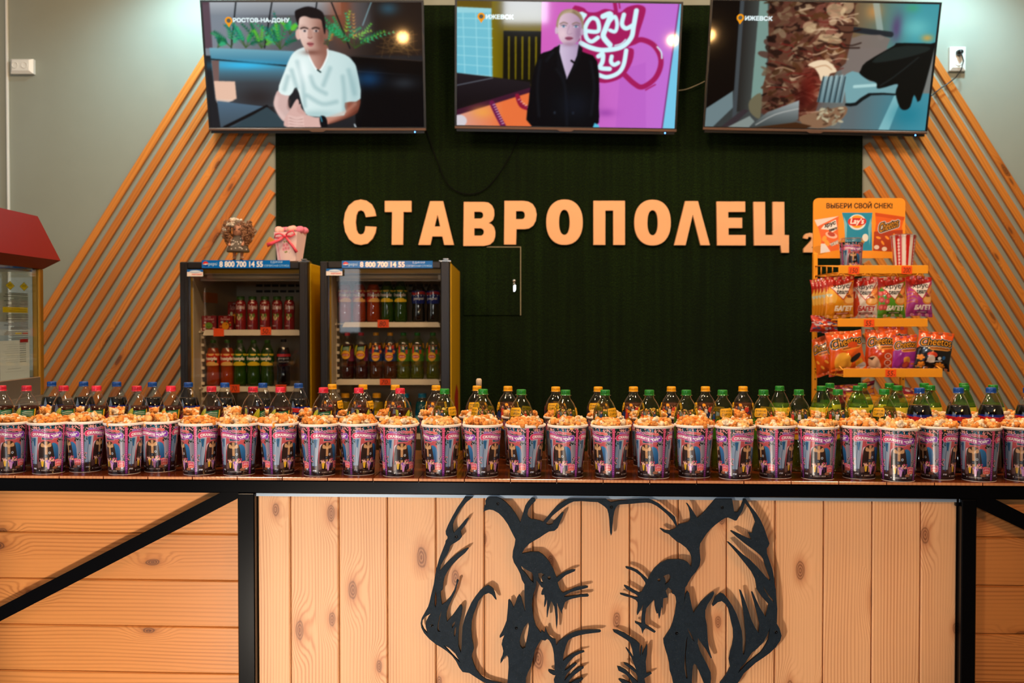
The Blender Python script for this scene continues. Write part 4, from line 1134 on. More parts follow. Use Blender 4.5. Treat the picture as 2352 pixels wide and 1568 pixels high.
# ------------------------------------------------------------------ the slatted triangles
SLOPE = math.radians(57.4)
def wx(px): return W(px, 480, WALL_Y - 0.02).x
ORD = ['first', 'second', 'third', 'fourth', 'fifth', 'sixth', 'seventh', 'eighth', 'ninth', 'tenth', 'eleventh', 'twelfth', 'thirteenth', 'fourteenth', 'fifteenth', 'sixteenth', 'seventeenth', 'eighteenth', 'nineteenth', 'twentieth', 'twenty-first', 'twenty-second', 'twenty-third', 'twenty-fourth', 'twenty-fifth', 'twenty-sixth', 'twenty-seventh', 'twenty-eighth', 'twenty-ninth', 'thirtieth']
z480 = W(1176, 480, WALL_Y - 0.02).z
SW = 0.0385                                             # face width
for side in (-1, 1):
    for k in range(27):
        top_x = wx(243 + 34.6 * k) if side < 0 else wx(2616 - 243 - 34.6 * k)
        ux, uz = math.cos(SLOPE) * -side, math.sin(SLOPE)          # up along the slat
        nx, nz = uz * -side * -1, -abs(ux)                          # downwards across it
        nx = -uz * side * -1 if False else (uz if side < 0 else -uz)
        cx0, cz0 = top_x + nx * SW / 2, z480 + nz * SW / 2
        x_end = wx(625) if side < 0 else wx(1991)
        x_low = wx(90) if side < 0 else wx(2560)
        t1 = (x_end - cx0) / ux
        t0 = (x_low - cx0) / ux
        t0 = max(t0, (0.25 - cz0) / uz)
        t1 = min(t1, (3.1 - cz0) / uz)
        if t1 - t0 < 0.1: continue
        ln = t1 - t0; tc = (t0 + t1) / 2
        mb = MB().cbox(-ln / 2, ln / 2, -0.0095, 0.0095, -SW / 2, SW / 2, 0.0025)
        mb.g = [(p[0] + 7.31 * k + (50 if side > 0 else 0), p[2] + 0.37 * k, k * 1.0 + (100 if side > 0 else 0)) for p in mb.v]
        o = mb.obj('wooden_slat', M['slat'])
        o.location = (cx0 + ux * tc, WALL_Y - 0.0100, cz0 + uz * tc)
        o.rotation_euler = (0, -math.atan2(uz, ux), 0)
        nm = 'on the wall behind the fridges' if side < 0 else 'on the wall behind the snack rack'
        lab = (f'outermost diagonal wooden slat {nm}' if k == 0 else f'{ORD[k]} diagonal wooden slat from the outer edge, {nm}')
        tag(o, lab, 'slat', 'slats ' + nm)

# ------------------------------------------------------------------ the plywood letters
def la(pts): return [(780 + x / 4.3556, 440 + y / 4.3556) for x, y in pts]
def lb(pts): return [(1320 + x / 4.055, 440 + y / 4.055) for x, y in pts]
def oval(x0, y0, x1, y1, n=40, p=2.25):
    out = []
    for i in range(n):
        t = 2 * PI * i / n; c, s = math.cos(t), math.sin(t)
        out.append(((x0 + x1) / 2 + (x1 - x0) / 2 * math.copysign(abs(c) ** (2 / p), c), (y0 + y1) / 2 + (y1 - y0) / 2 * math.copysign(abs(s) ** (2 / p), s)))
    return out
letters = [
 ('С', [la([(365, 242), (350, 180), (320, 125), (270, 90), (212, 78), (150, 92), (90, 140), (55, 210), (40, 305), (55, 400), (95, 475), (150, 520), (212, 532), (280, 518), (330, 470), (358, 410), (369, 352), (258, 346), (255, 385), (240, 418), (212, 430), (185, 418), (168, 380), (160, 305), (168, 235), (185, 197), (212, 184), (240, 196), (255, 225), (262, 254)])]),
 ('Т', [la([(452, 92), (718, 92), (718, 202), (638, 202), (634, 530), (521, 530), (526, 202), (452, 202)])]),
 ('А', [la([(905, 95), (1035, 95), (1143, 532), (1047, 532), (1028, 447), (928, 447), (908, 532), (788, 532)]), la([(980, 228), (1007, 348), (950, 348)])]),
 ('В', [la([(1243, 103), (1450, 103), (1490, 110), (1525, 138), (1545, 180), (1548, 235), (1535, 280), (1510, 303), (1488, 313), (1520, 325), (1545, 355), (1558, 400), (1556, 450), (1540, 495), (1505, 528), (1440, 542), (1238, 542)]), la([(1347, 200), (1410, 200), (1428, 208), (1436, 225), (1436, 245), (1428, 261), (1412, 269), (1347, 269)]), la([(1347, 365), (1415, 365), (1434, 375), (1443, 392), (1443, 412), (1434, 430), (1418, 440), (1347, 440)])]),
 ('Р', [la([(1650, 92), (1840, 92), (1890, 100), (1932, 125), (1960, 170), (1972, 230), (1963, 290), (1935, 340), (1895, 367), (1850, 374), (1770, 374), (1765, 528), (1645, 528)]), la([(1765, 193), (1825, 193), (1844, 202), (1853, 220), (1853, 248), (1845, 266), (1828, 275), (1765, 275)])]),
 ('О', [oval(1254.8, 458, 1338.5, 562), oval(1284, 481.3, 1308.7, 539.2)]),
 ('П', [lb([(175, 85), (468, 85), (468, 495), (360, 495), (360, 175), (285, 175), (285, 495), (175, 495)])]),
 ('О', [[(1320 + x / 4.055, 440 + y / 4.055) for x, y in oval(556, 75, 895, 500)], [(1320 + x / 4.055, 440 + y / 4.055) for x, y in oval(677, 172, 775, 406)]]),
 ('Л', [lb([(1030, 88), (1148, 88), (1260, 498), (1173, 498), (1100, 212), (1033, 498), (927, 498)])]),
 ('Е', [lb([(1322, 92), (1588, 92), (1588, 188), (1430, 188), (1430, 243), (1560, 243), (1560, 338), (1433, 338), (1433, 403), (1592, 403), (1592, 500), (1328, 500)])]),
 ('Ц', [lb([(1666, 95), (1773, 95), (1776, 403), (1847, 403), (1845, 95), (1952, 95), (1954, 403), (1996, 405), (1996, 568), (1928, 568), (1918, 500), (1672, 500)])]),
 ('2', [lb([(2131, 432), (2138, 408), (2158, 390), (2190, 383), (2224, 388), (2250, 406), (2260, 434), (2254, 464), (2232, 496), (2206, 522), (2262, 522), (2262, 565), (2134, 565), (2134, 532), (2176, 486), (2206, 452), (2210, 434), (2203, 422), (2190, 418), (2176, 423), (2170, 440)])]),
]
names = ['letter C at the start of the sign', 'letter T, second of the sign', 'letter A, third of the sign', 'letter B, fourth of the sign', 'letter P, fifth of the sign', 'round letter O between the letters P and П', 'letter П, seventh of the sign', 'round letter O between the letters П and Л', 'letter Л, ninth of the sign', 'letter E, tenth of the sign', 'letter Ц at the end of the sign']
LY = TY - 0.020
for i, (ch, loops) in enumerate(letters):
    pts = [[(W(x, y, LY).x, W(x, y, LY).z) for x, y in lp] for lp in loops]
    ox, oz = pts[0][0]
    mb = sheet([[(a - ox, b - oz) for a, b in lp] for lp in pts], 0.018)
    o = mb.obj('sign_letter' if ch != '2' else 'sign_digit', M['plywood'], loc=(ox, LY, oz))
    if ch != '2': tag(o, 'pale plywood ' + names[i] + ' on the green turf', 'letter', 'plywood letters of the sign')
    else: tag(o, 'small plywood digit 2 half hidden behind the yellow snack rack', 'digit')

# ------------------------------------------------------------------ televisions
def screen_mat(name, strength):
    t = NT(name)
    at = t.n('ShaderNodeAttribute', attribute_name='print')
    t.set(Base_Color=(0.004, 0.004, 0.004, 1), Roughness=0.05, Emission_Color=at.outputs['Color'], Emission_Strength=strength)
    t.b.inputs['Specular IOR Level'].default_value = 0.25
    return t.mat
M['screen'] = screen_mat('lit_screen', 1.0)
M['led'] = emitter('blue_led', (90, 160, 255), 6.0)
YB, YT = 5.30, 5.155
TVS = []
def tv(cv, bl, br, tl, tr, label):
    cv.c[..., :3] = np.clip((cv.c[..., :3] - .045) * 1.08, 0, 1)
    B0, B1, T0, T1 = W(*bl, YB), W(*br, YB), W(*tl, YT), W(*tr, YT)
    ex = (B1 - B0).normalized()
    b, t = (B0 + B1) / 2, (T0 + T1) / 2
    wd = ((B1 - B0).length + (T1 - T0).length) / 2
    ez = t - b
    ez = (ez - ex * ez.dot(ex)); h = ez.length; ez.normalize()
    ey = ez.cross(ex)
    root = thing('television', label, 'television', b, 0, 'televisions over the bar')
    root.rotation_euler = Matrix((ex, ey, ez)).transposed().to_euler()
    w = wd / 2
    MB().cbox(-w + .004, w - .004, 0.004, 0.022, 0.004, h - .002, 0.003).cbox(-w * .72, w * .72, 0.022, 0.062, 0.05, h * .66, 0.012).obj('housing', M['dark_plastic'], root)
    bz, ch = 0.011, 0.016
    m = MB()
    m.box(-w, -w + bz, 0, 0.02, 0, h); m.box(w - bz, w, 0, 0.02, 0, h); m.box(-w + bz, w - bz, 0, 0.02, h - bz, h); m.box(-w + bz, w - bz, 0, 0.02, 0, ch)
    m.obj('bezel', M['dark_plastic'], root)
    plate('screen', cv, -w + bz, w - bz, ch, h - bz, 0.0035, M['screen'], root)
    m = MB().cbox(-w, w, -0.005, 0.004, -0.002, 0.011, 0.002)
    m.prism([(-0.045, 0.0), (-0.03, -0.008), (0.03, -0.008), (0.045, 0.0), (0.045, 0.008), (-0.045, 0.008)], -0.006, -0.001)
    m.obj('trim_bar', M['bronze'], root)
    MB().box(-w + .01, w - .01, 0.002, 0.02, -0.016, -0.002).obj('base_strip', M['dark_plastic'], root)
    MB().ball((w - 0.06, 0.0, -0.009), 0.0035, 8, 6).obj('indicator_light', M['led'], root)
    MB().box(-0.2, 0.2, 0.062, 0.075, h * .2, h * .6).obj('wall_bracket', M['black_steel'], root)
    TVS.append((b, ex, ey, ez))
    return root
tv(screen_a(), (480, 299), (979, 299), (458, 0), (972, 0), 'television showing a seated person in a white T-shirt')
tv(screen_b(), (1042, 294), (1556, 302), (1046, 0), (1566, 0), 'television showing a person in a black jacket by a pink wall')
tv(screen_c(), (1615, 297), (2128, 307), (1632, 0), (2165, 0), 'television showing stacked grilled meat, a fork and a black glove')

# bare-bulb pendants over the guests' tables, behind the camera; their light comes back off the screens
M['bulb'] = emitter('warm_bulb', (255, 190, 110), 330.0)
for i, (px, py, yy) in enumerate(((925, 85, 0.4), (1545, 92, 0.4), (1630, 80, 0.4))):
    b, ex, ey, ez = TVS[i]
    d = ray(px, py); o = Vector((0, 0, ZC))
    t = (b - o).dot(ey) / d.dot(ey)
    p = o + d * t
    r = d - ey * (2 * d.dot(ey))
    q = p + r * ((yy - p.y) / r.y)
    root = thing('pendant_lamp', f'bare bulb pendant {("over the near table", "over the middle table", "over the far table")[i]} behind the viewer', 'lamp', (q.x, q.y, q.z), 0, 'pendants over the tables')
    MB().ball((0, 0, 0), 0.045, 14, 10).obj('bulb', M['bulb'], root)
    MB().lathe([(0.02, 0.04), (0.024, 0.09), (0.012, 0.1)], 14).obj('socket', M['dark_plastic'], root)
    MB().tube([(0, 0, 0.1), (0, 0, H - q.z - 0.001)], 0.003, 6).obj('cord', M['dark_plastic'], root)
    lamp('pendant_light', 'POINT', (q.x, q.y, q.z), None, 6, WARM, shadow_soft_size=0.05)

# ------------------------------------------------------------------ wall sockets, trunking, leads
def wallbox(px0, py0, px1, py1, y):
    a, b = W(px0, py1, y), W(px1, py0, y)
    return a.x, b.x, a.z, b.z
x0, x1, z0, z1 = wallbox(11.5, 590, 22.5, -60, WALL_Y - 0.012)
o = MB().cbox(x0, x1, WALL_Y - 0.016, WALL_Y - 0.0003, 0.9, 3.55, 0.002).obj('cable_trunking', M['white_plastic']); tag(o, 'white vertical cable trunking above the popcorn machine', 'trunking')
x0, x1, z0, z1 = wallbox(2204.5, 106, 2213.5, -60, WALL_Y - 0.012)
o = MB().cbox(x0, x1, WALL_Y - 0.014, WALL_Y - 0.0003, z0, 3.55, 0.002).obj('cable_trunking', M['white_plastic']); tag(o, 'white cable trunking above the socket with the black plug', 'trunking')
def socket(x0, x1, z0, z1, horiz, label, plug):
    cx, cz = (x0 + x1) / 2, (z0 + z1) / 2
    root = thing('wall_socket', label, 'socket', (cx, WALL_Y, cz), 0, 'double wall sockets')
    w, h = (x1 - x0) / 2, (z1 - z0) / 2
    m = MB()
    a, b = (w, h)
    vs = [(-a, -0.0005, -b), (a, -0.0005, -b), (a, -0.0005, b), (-a, -0.0005, b), (-a, -0.026, -b), (a, -0.026, -b), (a, -0.026, b), (-a, -0.026, b), (-a + .012, -0.036, -b + .016), (a - .02, -0.036, -b + .016), (a - .02, -0.036, b - .006), (-a + .012, -0.036, b - .006)]
    m.add(vs, [(0, 1, 2, 3), (0, 4, 5, 1), (1, 5, 6, 2), (2, 6, 7, 3), (3, 7, 4, 0), (4, 8, 9, 5), (5, 9, 10, 6), (6, 10, 11, 7), (7, 11, 8, 4), (8, 11, 10, 9)])
    m.obj('cover', M['white_plastic'], root)
    r = min(w, h) * (0.42 if horiz else 0.5)
    for s in (-1, 1):
        px, pz = ((s * 0.42 * w - .12 * w, 0.10 * h) if horiz else (0, s * 0.36 * h + 0.06 * h))
        m = MB().lathe([(r, 0.0), (r, 0.003), (r * .86, 0.003), (r * .84, -0.006), (0.0, -0.006)], 22, close=False)
        m.v = [(p[0] + px, -0.036 - p[2], pz + p[1]) for p in m.v]
        rec = m.obj('outlet', M['white_plastic'], root)
        m = MB()
        for q in (-1, 1):
            m.box(px + q * r * .36 - .0025, px + q * r * .36 + .0025, -0.034, -0.0295, pz - .0025, pz + .0025)
        m.obj('pin_hole', M['vent'], rec)
    return root, r
x0, x1, z0, z1 = wallbox(23.5, 135, 75.5, 169, WALL_Y - 0.03)
socket(x0, x1, z0, z1, True, 'white double wall socket beside the trunking, nothing plugged in', False)
x0, x1, z0, z1 = wallbox(2182, 107, 2219, 162, WALL_Y - 0.03)
rt, r = socket(x0, x1, z0, z1, False, 'white double wall socket with a black plug in its upper outlet', True)
zc = (z0 + z1) / 2 + 0.42 * (z1 - z0) / 2; xc = (x0 + x1) / 2
plug = thing('power_plug', 'black power plug and lead running down to the television of grilled meat', 'plug', (xc, WALL_Y - 0.037, zc))
m = MB().lathe([(0.017, 0.0), (0.018, 0.012), (0.012, 0.034), (0.006, 0.038)], 16); m.v = [(p[0], -p[2], p[1]) for p in m.v]
m.obj('plug_body', M['dark_plastic'], plug)
def rel(px, py, y): return W(px, py, y) - plug.location
MB().tube([(0, -0.036, 0), rel(2207, 118, 5.36), rel(2213, 140, 5.37), rel(2208, 160, 5.38), rel(2195, 178, 5.39), rel(2180, 190, 5.40), rel(2160, 203, 5.40), rel(2142, 218, 5.38), rel(2120, 232, 5.36)], 0.0035, 7).obj('lead', M['dark_plastic'], plug)
pts = smooth_poly([(975, 285), (1000, 360), (1030, 425), (1075, 446), (1120, 430), (1165, 370), (1192, 310), (1200, 280)], 5, False)
o = MB().tube([W(x, y, TY - 0.012) for x, y in pts], 0.003, 6).obj('cable', plain('dull_black_rubber', (6, 6, 6), 0.8, spec=0.1)); tag(o, 'thin black cable looping down over the turf between two televisions', 'cable')
pts = smooth_poly([(1530, 208), (1566, 207), (1590, 200), (1616, 188), (1640, 176)], 4, False)
o = MB().tube([W(x, y, TY - 0.03) for x, y in pts], 0.0025, 6).obj('wire', plain('pale_wire', (150, 138, 110), 0.5)); tag(o, 'short pale wire in the gap between pink-wall and grilled-meat televisions', 'wire')
# ------------------------------------------------------------------ bottles: one of each kind, copied where needed
def bottle_profile(kind):
    """(r, z) of the clear wall; height without the cap"""
    if kind == 'tea':
        return [(0.024, 0.0), (0.030, 0.004), (0.0322, 0.014), (0.0318, 0.05), (0.030, 0.062), (0.0318, 0.075), (0.0324, 0.09), (0.0324, 0.150), (0.0318, 0.158), (0.0298, 0.168), (0.0262, 0.178), (0.0215, 0.187), (0.0165, 0.194), (0.0130, 0.199), (0.0122, 0.203), (0.0122, 0.2055), (0.0158, 0.2062), (0.0158, 0.2080), (0.0122, 0.2086), (0.0118, 0.216)], 0.222
    if kind == 'cola':
        return [(0.022, 0.0), (0.029, 0.005), (0.0325, 0.016), (0.0322, 0.06), (0.0300, 0.085), (0.0312, 0.105), (0.0325, 0.125), (0.0325, 0.155), (0.0312, 0.166), (0.0272, 0.181), (0.0220, 0.195), (0.0170, 0.206), (0.0134, 0.2125), (0.0124, 0.216), (0.0160, 0.2168), (0.0160, 0.2186), (0.0122, 0.2192), (0.0118, 0.226)], 0.232
    if kind == 'juice':
        return [(0.020, 0.0), (0.0242, 0.004), (0.0246, 0.05), (0.0232, 0.072), (0.0246, 0.09), (0.0246, 0.118), (0.0232, 0.132), (0.0196, 0.142), (0.0176, 0.147), (0.0172, 0.156)], 0.163
    return [(0.022, 0.0), (0.030, 0.004), (0.034, 0.014), (0.034, 0.12), (0.032, 0.14), (0.026, 0.158), (0.020, 0.166), (0.018, 0.17), (0.018, 0.18)], 0.19
def prof_r(prof, z):
    for (a, b) in zip(prof[:-1], prof[1:]):
        if a[1] <= z <= b[1] and b[1] > a[1]: return a[0] + (b[0] - a[0]) * (z - a[1]) / (b[1] - a[1])
    return prof[-1][0]
def liquid_mat(name, rgb, clear):
    if clear: 
        t = NT(name)
        t.t.nodes.remove(t.b)
        tr = t.n('ShaderNodeBsdfTransparent'); tr.inputs[0].default_value = L(*rgb)
        gl = t.n('ShaderNodeBsdfGlossy'); gl.inputs[1].default_value = 0.05
        df = t.n('ShaderNodeBsdfDiffuse'); df.inputs[0].default_value = L(*rgb)
        lw = t.schlick(1.33)
        m0 = t.n('ShaderNodeMixShader'); m0.inputs[0].default_value = clear
        t.l(df.outputs[0], m0.inputs[1]); t.l(tr.outputs[0], m0.inputs[2])
        m1 = t.n('ShaderNodeMixShader'); t.l(lw, m1.inputs[0]); t.l(m0.outputs[0], m1.inputs[1]); t.l(gl.outputs[0], m1.inputs[2])
        t.l(m1.outputs[0], t.out.inputs[0])
        return t.mat
    return plain(name, rgb, 0.08, spec=0.6, var=0.02)
M['pet_clear'] = film('clear_bottle_plastic', (0.95, 0.96, 0.96), 1.9, 1.45, 0.06)
M['pet_green'] = film('green_bottle_plastic', (0.58, 0.84, 0.40), 1.9, 1.45, 0.06)
M['pet_lime'] = film('lime_bottle_plastic', (0.86, 0.94, 0.62), 1.9, 1.45, 0.06)
M['cola'] = liquid_mat('cola_drink', (9, 5, 5), 0)
M['dark_tea'] = liquid_mat('dark_tea_drink', (70, 26, 14), 0.35)
M['amber_tea'] = liquid_mat('amber_tea_drink', (96, 52, 20), 0.35)
M['green_tea'] = liquid_mat('green_tea_drink', (176, 178, 70), 0.8)
M['lime_soda'] = liquid_mat('lime_soda_drink', (196, 200, 90), 0.8)
M['red_soda'] = liquid_mat('orange_soda_drink', (168, 62, 18), 0.1)
M['green_soda'] = liquid_mat('green_soda_drink', (110, 140, 50), 0.7)
M['red_juice'] = liquid_mat('red_juice_drink', (126, 22, 22), 0)
M['blue_drink'] = liquid_mat('blue_sports_drink', (16, 110, 130), 0.3)
M['yellow_drink'] = liquid_mat('yellow_sports_drink', (180, 150, 16), 0.3)
CAPC = {'red': (206, 36, 62), 'green': (26, 128, 40), 'yellow': (240, 170, 18), 'blue': (8, 72, 160), 'black': (14, 14, 14), 'dgreen': (60, 110, 30), 'sky': (16, 120, 170)}
for k, v in CAPC.items(): M['cap_' + k] = plain(k + '_cap', v, 0.28, spec=0.5)
def make_bottle(name, label, prof_kind, shell, drink, level, cap, art, lab, lab_alpha=False, twist=False, scale=1.0):
    """empty > clear wall (body), drink, cap, paper or film label"""
    prof, hh = bottle_profile(prof_kind)
    root = thing(name, label, 'bottle')
    m = MB().lathe(prof, 28, close=False)
    m.obj('bottle_body', M[shell], root)
    dp = [(max(r - 0.0012, 0.0), max(z, 0.003)) for r, z in prof if z < level] + [(prof_r(prof, level) - 0.0012, level)]
    MB().lathe(dp, 28).obj('drink', M[drink], root)
    r0, z0, z1 = prof[-1][0] + 0.0014, prof[-1][1] - 0.0088, hh
    if prof_kind in ('juice', 'sport'): r0 = prof[-1][0] + 0.0016; z0 = prof[-1][1] - 0.010
    n = 60
    vs, fs = [], []
    rings = [(r0, z0), (r0, z0 + .003), (r0 * .97, z0 + .0034), (r0 * 1.0, z0 + .004), (r0 * 1.0, z1 - .003), (r0 * .95, z1 - .0008), (r0 * .86, z1), (0.0005, z1 + .0002)]
    for j, (r, z) in enumerate(rings):
        for i in range(n):
            a = 2 * PI * i / n
            rr = r * (1 - 0.022 * (i % 2)) if j in (3, 4) else r
            vs.append((rr * math.cos(a), rr * math.sin(a), z))
    for j in range(len(rings) - 1):
        for i in range(n):
            k = (i + 1) % n
            fs.append((j * n + i, j * n + k, (j + 1) * n + k, (j + 1) * n + i))
    mb = MB().add(vs, fs, smooth=True); mb.obj('cap', M['cap_' + cap], root)
    lin = art.lin(); full = np.concatenate([lin, lin], 1)
    a0, a1 = lab
    zz = np.linspace(a1, a0, full.shape[0])
    rr = np.array([prof_r(prof, z) for z in zz]) + 0.0006
    me = grid_mesh('paper_label', full, lambda U, V: (np.interp(V, np.linspace(0, 1, len(zz)), rr) * np.sin(U * 2 * PI), -np.interp(V, np.linspace(0, 1, len(zz)), rr) * np.cos(U * 2 * PI), a1 + (a0 - a1) * V), M['print_clear'] if lab_alpha else M['print_gloss'], wrap=True)
    link(bpy.data.objects.new('paper_label', me), root)
    return root
ART = dict(berry=art_tea('berry'), green=art_tea('green'), peach=art_tea('peach'), cola=art_cola(), cherry=art_cherry_cola(), rsoda=art_soda(True), gsoda=art_soda(False), juice=art_juice())
_c = Canvas(0, 0, 100, 100, 60, 40, (50, 120, 40)); _c.rect(0, 0, 100, 26, (226, 214, 60)); _c.text('7up', 8, 34, 40, 80, (236, 244, 230), .05); _c.ell(45, 40, 7, 10, (214, 40, 30)); _c.rect(60, 40, 90, 90, (30, 84, 34)); _c.rect(64, 44, 78, 74, (226, 230, 220))
for k in range(6): _c.rect(65 + 2.2 * k, 46, 66 + 2.2 * k, 72, (40, 60, 40))
ART['lime'] = _c
_c = Canvas(0, 0, 100, 100, 40, 40, (214, 180, 20)); _c.rect(0, 30, 100, 60, (230, 220, 140)); ART['sporty'] = _c
_c = Canvas(0, 0, 100, 100, 40, 40, (10, 90, 130)); _c.rect(0, 30, 100, 60, (120, 190, 210)); ART['sportb'] = _c
KINDS = {
 'berry':  lambda: make_bottle('tea_bottle', 'x', 'tea', 'pet_clear', 'dark_tea', 0.166, 'red', ART['berry'], (0.088, 0.166), True),
 'green':  lambda: make_bottle('tea_bottle', 'x', 'tea', 'pet_lime', 'green_tea', 0.160, 'green', ART['green'], (0.088, 0.178), True),
 'peach':  lambda: make_bottle('tea_bottle', 'x', 'tea', 'pet_clear', 'amber_tea', 0.172, 'yellow', ART['peach'], (0.088, 0.178), True),
 'cola':   lambda: make_bottle('cola_bottle', 'x', 'cola', 'pet_clear', 'cola', 0.184, 'blue', ART['cola'], (0.098, 0.160)),
 'lime':   lambda: make_bottle('lime_soda_bottle', 'x', 'cola', 'pet_green', 'lime_soda', 0.178, 'green', ART['lime'], (0.098, 0.166)),
 'cherry': lambda: make_bottle('cherry_cola_bottle', 'x', 'cola', 'pet_clear', 'cola', 0.19, 'black', ART['cherry'], (0.098, 0.160)),
 'rsoda':  lambda: make_bottle('orange_soda_bottle', 'x', 'cola', 'pet_clear', 'red_soda', 0.192, 'dgreen', ART['rsoda'], (0.105, 0.165)),
 'gsoda':  lambda: make_bottle('green_soda_bottle', 'x', 'cola', 'pet_green', 'green_soda', 0.186, 'dgreen', ART['gsoda'], (0.105, 0.165)),
 'juice':  lambda: make_bottle('juice_bottle', 'x', 'juice', 'pet_clear', 'red_juice', 0.146, 'dgreen', ART['juice'], (0.006, 0.140)),
 'sporty': lambda: make_bottle('sports_drink_bottle', 'x', 'sport', 'pet_clear', 'yellow_drink', 0.15, 'yellow', ART['sporty'], (0.03, 0.11)),
 'sportb': lambda: make_bottle('sports_drink_bottle', 'x', 'sport', 'pet_clear', 'blue_drink', 0.15, 'sky', ART['sportb'], (0.03, 0.11)),
}
_made = {}
def place_bottle(kind, loc, rotz, label, group, s=1.0):
    if kind not in _made:
        _made[kind] = r = KINDS[kind]()
        r.location = loc; r.rotation_euler = (0, 0, rotz); r['label'] = label; r['group'] = group
    else:
        r = dup(_made[kind], loc, rotz, label, group)
    r.scale = (1, 1, s)
    return r

# ------------------------------------------------------------------ the two drinks fridges
FY = 4.50
TAGS = {}
def tag_plate(t, x0, x1, z0, z1, y, parent, name='price_tag'):
    if t not in TAGS: TAGS[t] = art_tag(t)
    return plate(name, TAGS[t], x0, x1, z0, z1, y, M['print_matt'], parent)
def fridge(pxl, pxr, pyt, inner, label, shelves, tags, stickers, stub):
    xl, xr = W(pxl, 700, FY).x, W(pxr, 700, FY).x
    zt = W(700, pyt, FY).z
    root = thing('drinks_fridge', label, 'fridge', ((xl + xr) / 2, FY, 0), 0, 'drinks fridges')
    X = lambda px, y=FY: W(px, 700, y).x - root.location.x
    Z = lambda py, y=FY: W(700, py, y).z
    w = (xr - xl) / 2
    # cabinet shell, open to the front
    m = MB(); a, b, y0, y1 = -w + .006, w + .004, 0.055, 0.80
    m.cbox(a, a + .035, y0, y1, 0.1, zt - .004, .003); m.cbox(b - .035, b, y0, y1, 0.1, zt - .004, .003)
    m.box(a + .035, b - .035, y0, y1, zt - .05, zt - .004); m.box(a + .035, b - .035, y0, y1, 0.1, 0.2); m.box(a + .035, b - .035, y1 - .03, y1, 0.2, zt - .05)
    m.obj('cabinet', M['fridge_yellow'], root)
    m = MB(); t = .004
    m.box(a + .035, a + .035 + t, y0, y1 - .03, .2, zt - .05); m.box(b - .035 - t, b - .035, y0, y1 - .03, .2, zt - .05); m.box(a + .039, b - .039, y1 - .034, y1 - .03, .2, zt - .05); m.box(a + .039, b - .039, y0, y1 - .034, zt - .054, zt - .05)
    m.obj('liner', M['liner'], root)
    for fx in (a + .04, b - .08):
        for fy in (.12, .7): MB().box(fx, fx + .04, fy, fy + .04, 0, 0.1).obj('foot', M['dark_plastic'], root)
    # door
    ix0, ix1, izt = X(inner[0]), X(inner[1]), Z(inner[2])
    izb = 0.32
    door = MB()
    def bar(x0, x1, z0, z1): door.cbox(x0, x1, 0.0, 0.05, z0, z1, .004)
    bar(-w, ix0, 0.12, zt); bar(ix1, w, 0.12, zt); bar(ix0, ix1, izt, zt); bar(ix0, ix1, 0.12, izb)
    for (x0, x1) in ((-w + .012, -w + .022), (w - .022, w - .012)): door.box(x0, x1, -0.004, 0.0, 0.13, zt - .01)
    do = door.obj('door', M['fridge_frame'], root)
    MB().box(ix0, ix1, 0.022, 0.027, izb, izt).obj('glass_pane', M['fridge_pane'], do)
    MB().cbox(w - .05, w + .004, 0.02, 0.07, zt, zt + .006, .001).cbox(w - .03, w - .004, 0.0, .03, zt + .006, zt + .014, .002).obj('hinge', M['chrome'], root)
    # light tube and air grille
    zl = Z(635, FY + .12)
    m = MB().tube([(-w + .09, 0.12, zl), (w - .06, 0.12, zl)], 0.0115, 12); m.box(w - .06, w - .04, .105, .135, zl - .015, zl + .015)
    m.obj('lamp_tube', M['tube_lamp'], root)
    MB().box(-w + .05, w - .05, 0.14, 0.16, zl - .02, zl + .05).obj('lamp_housing', M['liner'], root)
    m = MB(); zv = Z(645, FY + .74)
    for r in range(3):
        for c in range(9): m.box(-.14 + c * .042, -.14 + c * .042 + .034, 0.762, 0.7655, zv - r * .030, zv - r * .030 + .013)
    m.obj('air_grille', M['vent'], root)
    m = MB().box(a + .0392, a + .0405, 0.158, 0.177, 0.88, zt - .26)
    for z in np.arange(0.9, zt - .28, .036): m.box(a + .039, a + .052, 0.16, 0.175, z, z + .012)
    m.obj('shelf_rail', M['shelf_white'], root)
    m = MB().box(a + .0392, a + .041, 0.2, 0.42, Z(695, FY + .3), Z(672, FY + .3)); m.obj('energy_sticker', plain('orange_sticker', (214, 120, 20), 0.5), root)
    tops = []
    for (px0, px1, py0, py1) in shelves:
        y = FY + .12
        x0, x1 = X(px0, y), min(X(px1, y), b - .042); z0, z1 = Z(py1, y), Z(py0, y)
        m = MB().prism([(x0, z0), (x1, z0), (x1 - .006, z1 - .004), (x1 - .012, z1), (x0 + .014, z1), (x0 + .008, z1 - .004)], .12, .128)
        for k in range(9): yy = .16 + k * .065; m.box(a + .04, b - .04, yy, yy + .004, z1 - .010, z1 - .006)
        m.box(a + .04, a + .046, .125, .72, z1 - .014, z1 - .006); m.box(b - .046, b - .04, .125, .72, z1 - .014, z1 - .006)
        sh = m.obj('shelf', M['shelf_white'], root)
        tops.append((z1 - .006, sh))
    for (t_, px0, px1, py0, py1, k) in tags:
        y = FY + .117
        tag_plate(t_, X(px0, y), X(px1, y), Z(py1, y), Z(py0, y), .117, tops[k][1])
    (s0, s1, s2, s3), (n0, n1, n2, n3) = stickers
    plate('phone_sticker', art_phone(), X(s0), X(s1), Z(s3), Z(s2), -.0055, M['print_gloss'], do)
    plate('maker_sticker', art_maker(), X(n0), X(n1), Z(n3), Z(n2), -.0055, M['print_gloss'], do)
    if stub:
        xg = w + .0045
        m = MB(); zb = Z(885, FY + .3)
        m.add([(xg, .30, 0.9), (xg, .62, 0.9), (xg, .62, zb - .05), (xg, .46, zb), (xg, .30, zb - .05)], [(0, 1, 2, 3, 4)])
        m.obj('side_graphic', plain('red_graphic', (176, 40, 26), 0.4), root)
    return root, tops
